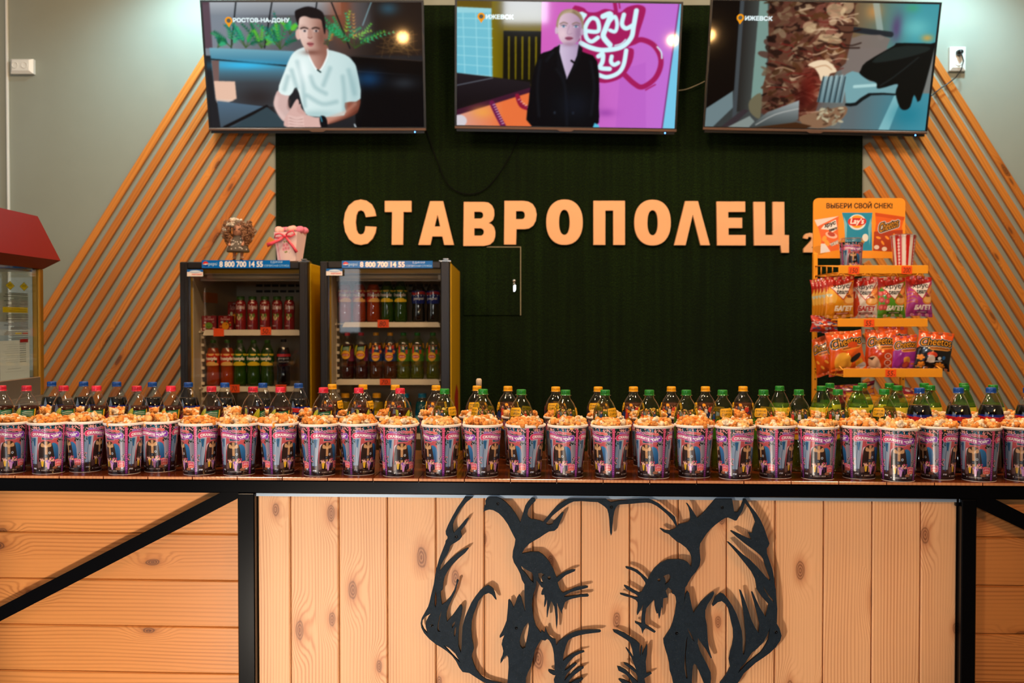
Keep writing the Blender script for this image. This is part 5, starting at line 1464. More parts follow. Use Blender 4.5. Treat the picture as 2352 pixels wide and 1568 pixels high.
FA, topsA = fridge(413, 707, 601, (431, 687, 617), 'dark framed drinks fridge under the doll and the pink flower box', [(465, 690, 757, 770), (463, 690, 887, 899)],
    [('', 490, 514, 754, 772, 0), ('50', 598, 622.5, 751, 769, 0), ('70', 527, 549.5, 883, 901, 1), ('70', 632, 657, 883, 899, 1)], ((465, 667, 597.5, 615.5), (431, 467.5, 619, 634.5)), False)
FB, topsB = fridge(735, 1033, 600, (753, 1012, 616), 'dark framed drinks fridge with a yellow side, next to the open turf wall', [(786, 1011, 739.5, 751), (770, 1010, 870.5, 883.5), (770, 1010, 996, 1008)],
    [('80', 867, 893, 734, 752, 0), ('70', 872, 897, 869.5, 884, 1)], ((786, 994, 599, 615.5), (750, 787, 617, 632.5)), True)
def stock(fr, z, items, where, gname, y=FY + .19):
    cnt = {}
    tot = {}
    for k, px, sc in items: tot[k] = tot.get(k, 0) + 1
    words_ = {'juice': 'red juice bottle', 'rsoda': 'orange-red soda bottle', 'gsoda': 'green soda bottle', 'cherry': 'dark cola bottle with black cap', 'cola': 'cola bottle with blue label', 'berry': 'red-capped tea bottle', 'peach': 'yellow-capped tea bottle', 'green': 'green-capped tea bottle', 'sporty': 'yellow sports drink bottle', 'sportb': 'blue sports drink bottle'}
    for k, px, sc in items:
        n = cnt.get(k, 0); cnt[k] = n + 1
        x = W(px, 800, y).x
        nth = (ORD[n] + ' ' if tot[k] > 1 else '')
        extra = ' from the left' if tot[k] > 1 else ''
        place_bottle(k, (x, y, z), math.radians({'berry': -77, 'peach': -119, 'green': -119, 'rsoda': -92, 'gsoda': -92}.get(k, -90)) + random.Random(px).uniform(-.25, .25), f'{nth}{words_[k]}{extra} {where}', gname, sc)
P = lambda z: 400 + z / 6.918
Q = lambda z: 730 + z / 6.918
stock(FA, topsA[0][0], [('juice', P(v), 1) for v in (1062, 1250, 1447, 1640, 1835)], 'in the fridge under the doll', 'juice bottles in the fridge')
stock(FA, topsA[1][0], [('rsoda', P(620), .95), ('rsoda', P(845), .95), ('gsoda', P(1045), .95), ('gsoda', P(1262), .95), ('gsoda', P(1482), .95), ('cherry', P(1740), .97)], 'on the second shelf under the doll', 'soda bottles in the fridge under the doll')
stock(FB, topsB[0][0], [('rsoda', Q(435), .95), ('rsoda', Q(660), .95), ('rsoda', Q(885), .95), ('gsoda', Q(1105), .95), ('gsoda', Q(1318), .95), ('cola', Q(1600), .95), ('cola', Q(1835), .95)], 'on top shelf, yellow-sided fridge', 'soda bottles in the yellow-sided fridge')
stock(FB, topsB[1][0], [('berry', Q(470), 1), ('berry', Q(690), 1), ('peach', Q(925), 1), ('peach', Q(1150), 1), ('green', Q(1362), 1), ('green', Q(1580), 1), ('green', Q(1830), 1)], 'on second shelf, yellow-sided fridge', 'tea bottles in the yellow-sided fridge')
stock(FB, topsB[2][0], [('sporty', Q(435), 1), ('sporty', Q(935), 1), ('sportb', Q(1380), 1), ('sportb', Q(1660), 1)], 'on third shelf, yellow-sided fridge', 'sports drinks in the yellow-sided fridge')
def juice_box(kind, px, w, h, y, z, lab):
    root = thing('juice_box', lab, 'carton', (W(px, 740, y).x, y, z), .08 * (1 - kind), 'juice boxes in the fridge')
    MB().cbox(-w / 2, w / 2, 0, .038, 0, h, .002).obj('carton', plain('red_carton', (136, 22, 26), 0.4), root)
    plate('front_print', art_box(kind), -w / 2 + .002, w / 2 - .002, .002, h - .002, -.0006, M['print_gloss'], root)
    MB().tube([(w * .2, .02, h), (w * .2, .02, h + .006)], .004, 8).obj('straw_hole', M['chrome'], root)
juice_box(0, P(553), .066, .071, FY + .16, topsA[0][0], 'small red juice box with a green apple on the fridge shelf')
juice_box(1, P(810), .066, .071, FY + .16, topsA[0][0], 'small red juice box with an orange fruit on the fridge shelf')
juice_box(1, P(955), .062, .139, FY + .24, topsA[0][0], 'tall red juice carton behind the small juice boxes in the fridge')

# ------------------------------------------------------------------ doll and flower box on the fridge
ztop = W(700, 601, FY).z
rng = random.Random(12)
dp = W(547, 598, FY + .10)
doll = thing('doll', 'curly haired doll in a dotted grey dress standing on the fridge', 'doll', (dp.x, FY + .10, ztop))
m = MB(); m.lathe([(.050, .050), (.052, .056), (.044, .078), (.034, .10), (.022, .118), (.016, .126)], 22)
dr = m.obj('dress', plain('grey_cloth', (92, 82, 72), 0.9), doll)
m = MB()
for k in range(34):
    a = rng.uniform(-PI, 0); t = rng.uniform(.06, .112); r = np.interp(t, [.05, .056, .078, .10, .118], [.050, .052, .044, .034, .022])
    m.ball((r * math.cos(a), r * math.sin(a), t), (.0032, .0024, .0032), 6, 4)
m.obj('white_dots', plain('white_dot', (220, 208, 196), 0.8), dr)
skin = plain('doll_skin', (196, 136, 104), 0.6)
m = MB().ball((0, 0, .148), (.026, .025, .030), 16, 11); m.ball((0, -.0255, .146), .0035, 7, 5)
hd = m.obj('head', skin, doll)
m = MB()
for s in (-1, 1): m.ball((s * .009, -.0225, .153), (.003, .003, .0034), 8, 6)
m.obj('eyes', M['dark_plastic'], hd)
for s in (-1, 1):
    m = MB().tube([(s * .02, -.004, .116), (s * .034, -.016, .10), (s * .03, -.034, .083)], [.007, .0065, .005], 8); m.ball((s * .03, -.036, .081), .007, 8, 6); m.obj('arm', skin, doll)
    m = MB().tube([(s * .017, 0, .052), (s * .017, 0, .016)], [.008, .0068], 8); lg = m.obj('leg', skin, doll)
    MB().ball((s * .017, -.006, .009), (.010, .016, .009), 10, 7).obj('shoe', M['dark_plastic'], lg)
    MB().tube([(s * .017 + .0074 * math.cos(t), .0074 * math.sin(t), .026) for t in np.linspace(0, 2 * PI, 10)[:-1]], .003, 6, closed=True).obj('sock', plain('sock', (214, 180, 160), 0.9), lg)
def curl(m, c, r, n):
    ax = Vector((rng.uniform(-1, 1), rng.uniform(-1, 1), rng.uniform(-1, 1))).normalized()
    u = ax.orthogonal().normalized(); v = ax.cross(u); pts = []
    for i in range(n):
        a = 5.2 * PI * i / n / 1.6
        pts.append(Vector(c) + u * (r * math.cos(a)) + v * (r * math.sin(a)) + ax * (r * 1.6 * (i / n - .5)))
    m.tube(pts, .0021, 4)
m = MB()
for k in range(300):
    a = rng.uniform(0, 2 * PI); t = rng.uniform(.075, .185)
    rr = .040 + .030 * math.sin(min(1, (t - .075) / .10) * PI * .75) * rng.uniform(.6, 1.15)
    x, y = rr * math.cos(a), rr * math.sin(a) * .75
    if y < -.018 and abs(x) < .026 and t < .166: continue
    curl(m, (x, y, t + .006), rng.uniform(.005, .009), 12)
m.obj('curly_hair', plain('brown_curls', (150, 104, 72), 0.6, var=.4), doll)
m = MB()
for k in range(170):
    a = rng.uniform(.2 * PI, 1.5 * PI); ph = rng.uniform(.35, 1.2)
    c = (.004 + .058 * math.cos(a) * math.cos(ph) - .012, .04 * math.sin(a) * math.cos(ph) - .01, .150 + .054 * math.sin(ph) - .02 * (math.cos(a) < -.6))
    curl(m, c, rng.uniform(.004, .008), 12)
m.obj('pale_hair', plain('pale_curls', (226, 214, 196), 0.6, var=.2), doll)

bp = W(659, 594, FY + .05)
box = thing('flower_box', 'pink tapered paper box of roses tied with a coral ribbon, on the fridge', 'flower box', (bp.x, FY + .05, ztop + .006), math.radians(-14))
c = Canvas(0, 0, 62, 68, 80, 88, (240, 206, 208))
c.rect(0, 0, 62, 68, hgrad((226, 190, 206), (244, 214, 210), 0, 30)); c.line([(6, 20), (9, 66)], 2, (226, 120, 150), .8)
for (x, y, r) in ((26, 32, 6), (34, 30, 6), (30, 38, 6), (23, 40, 4.5), (38, 38, 4.5)): c.ell(x, y, r, r, (236, 170, 182)); c.ell(x, y, r * .5, r * .5, (222, 120, 140))
for (x, y) in ((27, 23), (33, 22), (38, 25), (40, 27), (28, 47), (32, 46)): c.ell(x, y, 2.6, 1.6, (130, 136, 40), 1, .5)
for k in range(14): c.ell(18 + 28 * rng.random(), 24 + 26 * rng.random(), 1.4, .8, (190, 180, 180), .8)
hw, hb, hh_, dd = .058, .0445, .132, .085
def taper(y, z): return hb + (hw - hb) * z / hh_
me = grid_mesh('box_front', c.lin(), lambda U, V: ((U - .5) * 2 * (hb + (hw - hb) * (1 - V)), -.002 - .012 * (1 - V), hh_ * (1 - V)), M['print_matt'])
m = MB()
vs = [(-hb, 0, 0), (hb, 0, 0), (hb, dd - .02, 0), (-hb, dd - .02, 0), (-hw, -.012, hh_), (hw, -.012, hh_), (hw, dd, hh_), (-hw, dd, hh_)]
m.add(vs, [(0, 3, 2, 1), (0, 1, 5, 4), (1, 2, 6, 5), (2, 3, 7, 6), (3, 0, 4, 7)])
body = m.obj('paper_box', plain('pale_pink_card', (226, 196, 200), 0.6), box)
link(bpy.data.objects.new('front_print', me), body)
rcol = [plain('pink_rose', (224, 120, 146), 0.8, var=.12), plain('peach_rose', (244, 178, 166), 0.8, var=.12)]
k = 0
for (x, y, r) in ((-.04, .012, .024), (-.012, .03, .022), (.02, .01, .026), (.045, .03, .026), (.05, .066, .024), (-.035, .06, .025), (.005, .065, .026)):
    m = MB()
    for q in range(5):
        aa = q * 1.26 + x * 50; s = 1 - .12 * q
        m.ball((x + .35 * r * math.cos(aa), y + .35 * r * math.sin(aa), hh_ + .004 + .10 * r * q), (r * .72, r * .72, r * .62), 10, 7)
    m.ball((x, y, hh_ + .010), (r * .55, r * .55, r * .75), 9, 6)
    m.obj('rose', rcol[(k + 1) % 2 if k != 4 else 0], box); k += 1
m = MB()
def ribbon(pts, w0, w1):
    vs, fs = [], []
    n = len(pts)
    for i, p in enumerate(pts):
        q = pts[min(i + 1, n - 1)]; o_ = pts[max(i - 1, 0)]
        tx, tz = q[0] - o_[0], q[2] - o_[2]; l_ = math.hypot(tx, tz) or 1; nx_, nz_ = -tz / l_, tx / l_
        w_ = w0 + (w1 - w0) * i / (n - 1)
        for dy in (0, .0012): vs.append((p[0] + nx_ * w_, p[1] + dy, p[2] + nz_ * w_)); vs.append((p[0] - nx_ * w_, p[1] + dy, p[2] - nz_ * w_))
    for i in range(n - 1):
        b_ = 4 * i
        for (u, v_) in ((0, 1), (1, 3), (3, 2), (2, 0)): fs.append((b_ + u, b_ + v_, b_ + 4 + v_, b_ + 4 + u))
    fs += [(0, 1, 3, 2), (b_ + 4, b_ + 6, b_ + 7, b_ + 5)]
    m.add(vs, fs, smooth=True)
zk_ = .112
ribbon([(0, -.018, zk_), (-.02, -.03, zk_ + .012), (-.042, -.03, zk_ + .008), (-.05, -.022, zk_ - .006), (-.03, -.022, zk_ - .008), (0, -.018, zk_)], .004, .004)
ribbon([(0, -.018, zk_), (.02, -.03, zk_ + .016), (.045, -.03, zk_ + .024), (.05, -.022, zk_ + .008), (.03, -.022, zk_ - .002), (0, -.018, zk_)], .004, .005)
ribbon([(0, -.019, zk_), (-.03, -.026, zk_ - .020), (-.06, -.03, zk_ - .032), (-.085, -.028, zk_ - .040)], .004, .010)
ribbon([(0, -.019, zk_), (.022, -.026, zk_ - .022), (.045, -.03, zk_ - .048), (.062, -.028, zk_ - .075)], .004, .008)
m.ball((0, -.021, zk_), (.008, .006, .007), 9, 6)
m.obj('ribbon_bow', plain('coral_ribbon', (240, 80, 100), 0.35), box)
# ------------------------------------------------------------------ snack rack
RKY = 4.48                                            # plane of the board and posts
R1Y, R3Y = 4.17, 4.07                                 # fronts of the shelves
o_ = W(1973, 740, RKY)
rack = thing('snack_rack', 'yellow wire snack rack with a printed board beside the slatted wall', 'display rack', (o_.x, RKY, 0))
def rk(px, py, y):
    p = W(px, py, y); return (p.x - o_.x, p.y - RKY, p.z)
a, b = rk(1867, 593, RKY), rk(2079, 455, RKY)
def rounded(x0, x1, z0, z1, r, top_only=True, n=6):
    pts = [(x0, z0), (x1, z0)]
    for i in range(n + 1):
        t = PI / 2 * i / n; pts.append((x1 - r + r * math.cos(t), z1 - r + r * math.sin(t)))
    for i in range(n + 1):
        t = PI / 2 + PI / 2 * i / n; pts.append((x0 + r + r * math.cos(t), z1 - r + r * math.sin(t)))
    return pts
bd = MB().prism(rounded(a[0], b[0], a[2], b[2], .024), -.003, .003).obj('header_board', M['yellow'], rack)
cv = art_header(); lin = cv.lin()
rr_ = int(.024 / (b[0] - a[0]) * cv.w)
def hb_pos(U, V):
    x = a[0] + U * (b[0] - a[0]); z = b[2] + V * (a[2] - b[2])
    d = np.maximum(0, .024 - (b[2] - z)); ins = .024 - np.sqrt(np.maximum(0, .024 ** 2 - d ** 2))
    x = np.clip(x, a[0] + ins + .0006, b[0] - ins - .0006)
    return x, np.full_like(U, -.0042), z
link(bpy.data.objects.new('board_print', grid_mesh('board_print', lin, hb_pos, M['print_matt'])), bd)
# posts with slots
for px in (1872, 2074):
    p0 = rk(px, 592, RKY)
    m = MB().cbox(p0[0] - .009, p0[0] + .009, -.012, .012, 0.02, p0[2] + (.0 if px > 1900 else .02), .002)
    po = m.obj('post', M['yellow'], rack)
    m = MB()
    for z in np.arange(.9, p0[2] - .02, .046): m.box(p0[0] - .0028, p0[0] + .0028, -.0128, -.0115, z, z + .006)
    m.obj('slot', M['vent'], po)
    MB().cbox(p0[0] - .012, p0[0] + .012, -.40, .02, 0, .022, .003).obj('foot', M['yellow'], rack)
WIRE = .0026
def wires(m, lst, r=WIRE):
    for pts in lst: m.tube(pts, r, 6)
def rail(px0, px1, py0, py1, y, name='price_rail'):
    p, q = rk(px0, py1, y), rk(px1, py0, y)
    return p, q, MB().cbox(p[0], q[0], p[1], p[1] + .003, p[2], q[2], .0008).obj(name, M['yellow'], rack)
lx, rx = rk(1872, 600, RKY)[0], rk(2074, 600, RKY)[0]
rails = []
for (px0, px1, py0, py1, y, drop, back) in ((1926, 2132, 609, 628, R1Y, .0, .02), (1924, 2131, 731, 750, R1Y, .03, .0), (1937, 2165, 846, 866, R3Y, .0, .10)):
    p, q, ro = rail(px0, px1, py0, py1, y)
    rails.append((p, q, ro))
    m = MB()
    zt_, zb_ = q[2] - .006, p[2] + .004
    yb = -.012
    for xx, xp in ((p[0], lx), (q[0], rx)):
        wires(m, [[(xx, p[1] + .004, zt_), (xp, yb, zt_ + back)], [(xx, p[1] + .004, zb_), (xp, yb, zb_)]])
        for t in (.25, .5, .75):
            A = Vector((xx, p[1], zt_)).lerp(Vector((xp, yb, zt_ + back)), t); B = Vector((xx, p[1], zb_)).lerp(Vector((xp, yb, zb_)), t)
            wires(m, [[A, B]])
    for t in np.linspace(0, 1, 9):
        A = Vector((p[0], p[1] + .004, zb_)).lerp(Vector((q[0], p[1] + .004, zb_)), t); B = Vector((lx, yb, zb_)).lerp(Vector((rx, yb, zb_)), t)
        wires(m, [[A, B]])
    for t in (.33, .66): wires(m, [[Vector((p[0], p[1], zb_)).lerp(Vector((lx, yb, zb_)), t), Vector((q[0], p[1], zb_)).lerp(Vector((rx, yb, zb_)), t)]])
    wires(m, [[(lx, yb, zb_), (rx, yb, zb_)], [(lx, yb, zt_ + back), (rx, yb, zt_ + back)]])
    m.obj('wire_basket', M['yellow'], rack)
def rtag(t, px0, px1, py0, py1, y, ro):
    p, q = rk(px0, py1, y - .001), rk(px1, py0, y - .001)
    tag_plate(t, p[0], q[0], p[2], q[2], p[1] - .0008, ro)
Zm = lambda x, y: (1840 + x / 6.72, 590 + y / 6.72)
for (t, x0, x1, y0, y1, k) in (('150', 730, 897, 148, 265, 0), ('200', 1548, 1712, 140, 262, 0), ('55', 968, 1130, 962, 1080, 1)):
    (u, v), (s, w_) = Zm(x0, y0), Zm(x1, y1); rtag(t, u, s, v, w_, R1Y, rails[k][2])
rtag('55', 1840 + 1300 / 6.72, 1840 + 1468 / 6.72, 730 + 795 / 6.72, 730 + 910 / 6.72, R3Y, rails[2][2])
# hooks for the hanging bags
HY = 4.24
def hook_x(px): return rk(px, 640, HY)[0]
zhk = rk(1926, 634, HY)[2]
for px in (1927, 1988, 2048, 2108):
    x = hook_x(px); y = HY - RKY
    m = MB()
    for s in (-.007, .007): m.tube([(x + s, -.012, zhk + .006), (x + s, y - .02, zhk + .004)], .0018, 6)
    m.tube([(x - .016, y - .022, zhk - .010), (x - .014, y - .022, zhk + .004), (x - .007, y - .022, zhk + .010), (x + .007, y - .022, zhk + .010), (x + .014, y - .022, zhk + .004), (x + .016, y - .022, zhk - .010)], .0022, 6)
    m.obj('hook', M['yellow'], rack)

# ------------------------------------------------------------------ bags
def bag_mesh(name, cv, w, h, thick, seed, pinch=.06):
    lin = cv.lin(); H_, W_ = lin.shape[:2]
    rs = np.random.RandomState(seed)
    fx = [(rs.uniform(2, 7), rs.uniform(2, 7), rs.uniform(0, 6), rs.uniform(.2, 1)) for _ in range(7)]
    def side(sg):
        def f(U, V):
            e = np.clip(np.sin(U * PI), 0, 1) ** .55 * np.clip(np.sin(np.clip((V - .07) / .86, 0, 1) * PI), 0, 1) ** .6
            wr = sum(q * np.sin(p * U * 3 + r_ * V * 4 + s) for p, r_, s, q in fx) / 7
            edge = 4 * np.exp(-((V - .1) / .09) ** 2) + 4 * np.exp(-((V - .9) / .09) ** 2)
            y = -sg * (thick * e * (1 + .16 * wr) + .0028 * edge * np.sin(U * 22 + seed) * np.sin(U * PI) * .35)
            x = (U - .5) * w * (1 - pinch * np.clip(np.sin(V * PI), 0, 1))
            x = x + .003 * np.sin(V * 9 + seed) * (U - .5)
            z = h * (1 - V) + .004 * np.sin(U * 5 + seed) * (np.abs(V - .5) * 2) ** 3
            return x, y, z
        return f
    U, V = np.meshgrid(np.linspace(0, 1, W_), np.linspace(0, 1, H_))
    A = np.stack(side(1)(U, V), -1).reshape(-1, 3); B = np.stack(side(-1)(U, V), -1).reshape(-1, 3); B[:, 1] += .0006
    idx = np.arange(H_ * W_).reshape(H_, W_); a, b = idx[:, :-1], idx[:, 1:]
    q1 = np.stack([a[1:], b[1:], b[:-1], a[:-1]], -1).reshape(-1, 4)
    q2 = q1[:, ::-1] + H_ * W_
    ring = np.concatenate([idx[0, :], idx[1:, -1], idx[-1, -2::-1], idx[-2:0:-1, 0]]); nx_ = np.roll(ring, -1)
    q3 = np.stack([ring, nx_, nx_ + H_ * W_, ring + H_ * W_], -1)
    q = np.concatenate([q1, q2, q3]); co = np.concatenate([A, B]); n = len(q)
    me = bpy.data.meshes.new(name)
    me.vertices.add(len(co)); me.vertices.foreach_set('co', co.astype(np.float32).ravel())
    me.loops.add(n * 4); me.loops.foreach_set('vertex_index', q.astype(np.int32).ravel())
    me.polygons.add(n); me.polygons.foreach_set('loop_start', np.arange(0, n * 4, 4, dtype=np.int32)); me.polygons.foreach_set('loop_total', np.full(n, 4, np.int32)); me.polygons.foreach_set('use_smooth', np.ones(n, bool))
    me.update(calc_edges=True)
    at = me.color_attributes.new('print', 'FLOAT_COLOR', 'POINT')
    back = lin.copy(); back[..., :3] = lin[..., :3].mean((0, 1)) * .8 + lin[..., :3] * .2
    at.data.foreach_set('color', np.concatenate([lin, back]).astype(np.float32).ravel())
    me.materials.append(M['print_foil'])
    return me
BAGS = {}
def bag(kind, cv, px, py_bot, w, h, y, label, group, tilt=0.0, yaw=0.0, thick=.02, lean=0.0, name='snack_bag'):
    key = (kind, round(w, 3))
    if key not in BAGS: BAGS[key] = bag_mesh(name, cv, w, h, thick, len(BAGS) + 3)
    o = bpy.data.objects.new(name, BAGS[key]); link(o)
    p = W(px, py_bot, y)
    o.location = p
    o.rotation_euler = (lean, tilt, yaw)
    return tag(o, label, 'bag of snacks', group)
AB = {k: art_baguette(k) for k in ('gold', 'white', 'green', 'violet')}
AP = {k: art_puffs(k) for k in ('pizza', 'ketchup', 'violet', 'black', 'cheese')}
s1 = FPX / HY
g1, g2, g3 = 'crouton bags hanging on the rack', 'corn puff bags in the middle basket of the rack', 'bags lying low in the rack'
bag('gold', AB['gold'], 1928, 730, 70 / s1, 95 / s1, HY, 'golden crouton bag at the front of the hanging row on the rack', g1, 0, .10)
for i in range(4):
    bag('gold', AB['gold'], 1928 - 6.5 * (i + 1), 731, 70 / s1, 95 / s1, HY + .04 * (i + 1), f'golden crouton bag, {["second", "third", "fourth", "last"][i]} from the front on its hook', g1, -.02 * (i + 1), -.25 - .05 * i, .014)
bag('white', AB['white'], 1984, 730, 60 / s1, 93 / s1, HY + .025, 'white and red crouton bag between the golden and green ones', g1, .03, -.45)
bag('green', AB['green'], 2047, 729, 66 / s1, 92 / s1, HY, 'green crouton bag with tomatoes hanging on the rack', g1, .0, .06)
bag('violet', AB['violet'], 2111, 727, 62 / s1, 92 / s1, HY, 'violet crouton bag at the open end of the hanging row', g1, -.02, .05)
BY = 4.15
s2 = FPX / BY
bag('pizza', AP['pizza'], 1950, 850, 86 / s2, 90 / s2, BY - .02, 'bright orange corn puff bag with a pair of sunglasses, tilted in the basket', g2, -.13, .12, .026, -.08)
bag('ketchup', AP['ketchup'], 2021, 850, 70 / s2, 93 / s2, BY + .02, 'red-orange corn puff bag with three rings printed on it', g2, .02, -.10, .024, -.05)
bag('violet', AP['violet'], 2077, 849, 60 / s2, 80 / s2, BY + .01, 'violet corn puff bag with an orange top in the basket', g2, .02, .05, .024, -.05)
bag('black', AP['black'], 2139, 849, 82 / s2, 88 / s2, BY - .02, 'black corn puff bag leaning at the end of the basket', g2, .16, -.06, .024, -.08)
bag('cheese', AP['cheese'], 1900, 862, 52 / s2, 92 / s2, BY + .12, 'crumpled orange snack bag at the post end of the basket', g2, -.18, -.7, .022, -.05)
bag('cheese', AP['cheese'], 1931, 862, 52 / s2, 88 / s2, BY + .08, 'orange snack bag half hidden behind the bag with sunglasses', g2, -.10, -.4, .02, -.05)
bag('violet', AP['violet'], 2046, 842, 74 / s2, 96 / s2, BY + .12, 'shiny violet and silver snack bag standing behind the ringed one', g2, .03, .1, .024, .05)
_c = Canvas(0, 0, 100, 140, 50, 70, (176, 40, 30)); 
for k in range(60): _c.ell(rng.uniform(0, 100), rng.uniform(0, 140), rng.uniform(4, 12), rng.uniform(3, 8), rng.choice([(190, 190, 196), (60, 90, 130), (220, 110, 30), (120, 20, 20)]), .9, rng.uniform(0, 3))
AB['mixed'] = _c
bag('mixed', AB['mixed'], 1893, 766, 66 / s2, 40 / s2, BY + .10, 'red and silver snack bag lying on its side under the golden bags', g2, .1, .0, .026, -.2)
_c = Canvas(0, 0, 100, 140, 50, 70, (150, 30, 60)); 
for k in range(50): _c.ell(rng.uniform(0, 100), rng.uniform(0, 140), rng.uniform(6, 16), rng.uniform(3, 9), rng.choice([(190, 60, 90), (90, 20, 50), (226, 140, 30), (200, 190, 190)]), .9, rng.uniform(0, 3))
AB['pinkish'] = _c
_c = Canvas(0, 0, 100, 140, 50, 70, (214, 140, 30)); 
for k in range(40): _c.ell(rng.uniform(0, 100), rng.uniform(0, 140), rng.uniform(6, 16), rng.uniform(3, 9), rng.choice([(236, 190, 60), (190, 110, 20), (120, 140, 40)]), .9, rng.uniform(0, 3))
AB['amber'] = _c
LOW = 4.25
for (k, px, py, w, h, t, lab) in (('pinkish', 1960, 932, 110, 52, -.15, 'crumpled pink snack bag low in the rack behind green bottles'), ('pinkish', 2085, 934, 96, 46, .2, 'dark pink snack bag low at the open end of the rack'), ('amber', 1995, 960, 120, 56, .1, 'amber snack bag lowest in the rack behind the bottles'), ('amber', 2085, 962, 90, 50, -.1, 'amber and green snack bag beside the lowest one in the rack')):
    bag(k, AB[k], px, py, w * LOW / FPX, h * LOW / FPX, LOW - (.04 if k == 'amber' else 0), lab, g3, t, 0, .03, .1)
p, q, ro = rail(1930, 2160, 962, 984, 4.12)
m = MB(); wires(m, [[(p[0], p[1], p[2] + .004), (lx, -.012, p[2] + .004)], [(q[0], p[1], p[2] + .004), (rx, -.012, p[2] + .004)]] + [[(p[0] + (q[0] - p[0]) * t, p[1] + .003, p[2] + .004), (lx + (rx - lx) * t, -.012, p[2] + .004)] for t in np.linspace(.06, .94, 9)])
m.obj('wire_basket', M['yellow'], rack)

# ------------------------------------------------------------------ popcorn machine at the end of the bar
PX = -1.775                                            # its side face
pm = thing('popcorn_machine', 'red-roofed glass popcorn machine with golden corner posts', 'popcorn machine', (PX, 0, 0))
y0, y1 = 3.26, 3.78
def pz(px, py):                                        # point on the side face x = PX
    d = ray(px, py); t = PX / d.x; return d.y * t, ZC + d.z * t
yA, zA = pz(92, 617)                                   # where roof meets the far corner post
zr = zA
yfar = pz(100, 640)[0]
x2 = -.52
ztab = pz(60, 925)[1]
def seg(m, x0, x1, a, b, z0, z1, c=.002): m.cbox(x0, x1, a, b, z0, z1, c)
ynear = yfar - .50
# roof: a lip that leans out, then a hipped top
e = .045; zt1 = zr + .035; ztop_ = zt1 + .165
m = MB()
low = [(x2 + .0, ynear), (0, ynear), (0, yfar), (x2, yfar)]
mid = [(x2 - e, ynear - e), (e, ynear - e), (e, yfar + e), (x2 - e, yfar + e)]
top = [(x2 + .02, ynear + .02), (-.02, ynear + .02), (-.02, yfar - .0), (x2 + .02, yfar - .0)]
vs = [(x, y, zr) for x, y in low] + [(x, y, zt1) for x, y in mid] + [(x, y, ztop_) for x, y in top]
m.add(vs, [(3, 2, 1, 0)] + [(i, (i + 1) % 4, 4 + (i + 1) % 4, 4 + i) for i in range(4)] + [(4 + i, 4 + (i + 1) % 4, 8 + (i + 1) % 4, 8 + i) for i in range(4)] + [(8, 9, 10, 11)])
m.obj('roof', M['red_paint'], pm)
zb = ztab + .02
for (x, y) in ((-.03, ynear), (-.03, yfar - .03), (x2, ynear), (x2, yfar - .03)):
    MB().cbox(x, x + .03, y, y + .03, zb, zr, .003).obj('corner_post', M['gold'], pm)
MB().box(-.012, -.008, ynear + .03, yfar - .03, zb + .07, zr).obj('side_glass', M['pane'], pm)
MB().box(x2 + .008, x2 + .012, ynear + .03, yfar - .03, zb + .07, zr).obj('side_glass', M['pane'], pm)
MB().box(x2 + .03, -.03, ynear + .012, ynear + .016, zb + .07, zr).obj('front_glass', M['pane'], pm)
MB().box(x2 + .03, -.03, yfar - .016, yfar - .012, zb + .07, zr).obj('back_glass', M['pane'], pm)
m = MB(); seg(m, x2, 0, ynear, yfar, ztab, zb); seg(m, -.014, 0, ynear + .03, yfar - .03, zb, zb + .07); seg(m, x2, x2 + .014, ynear + .03, yfar - .03, zb, zb + .07); seg(m, x2 + .03, -.03, ynear, ynear + .014, zb, zb + .07); seg(m, x2 + .03, -.03, yfar - .014, yfar, zb, zb + .07)
m.obj('base', M['steel'], pm)
MB().box(x2 + .03, -.03, ynear + .03, yfar - .03, zr - .012, zr - .004).obj('canopy_liner', M['steel'], pm)
m = MB().lathe([(.075, zr - .20), (.085, zr - .19), (.085, zr - .09), (.07, zr - .085)], 22, cx=x2 / 2, cy=(ynear + yfar) / 2); m.tube([(x2 / 2, (ynear + yfar) / 2, zr - .09), (x2 / 2, (ynear + yfar) / 2, zr - .01)], .012, 8)
m.obj('kettle', M['steel'], pm)
def side_plate(name, cv, px0, py0, px1, py1, dx, mat, mirror=False):
    ya, za = pz(px0, py0); yb_, zb_ = pz(px1, py1)
    lin = cv.lin()
    if mirror: lin = lin[:, ::-1]
    me = grid_mesh(name, lin, lambda U, V: (np.full_like(U, dx), ya + U * (yb_ - ya), za + V * (zb_ - za)), mat)
    return link(bpy.data.objects.new(name, me), pm)
side_plate('notice_sticker', art_notice(), 6, 630, 76, 872, -.0145, M['print_clear'])
side_plate('paper_sheet', art_sheet(), 10, 783, 78, 870, -.016, M['print_matt'])
# the low table it stands on
tb = thing('side_table', 'plain side table under the popcorn machine', 'table', (PX + x2 / 2, (ynear + yfar) / 2, 0))
MB().cbox(-.36, .33, -.34, .34, ztab - .035, ztab - .0005, .003).obj('table_top', M['steel'], tb)
for sx in (-.33, .27):
    for sy in (-.31, .27): MB().box(sx, sx + .04, sy, sy + .04, 0, ztab - .035).obj('leg', M['black_steel'], tb)
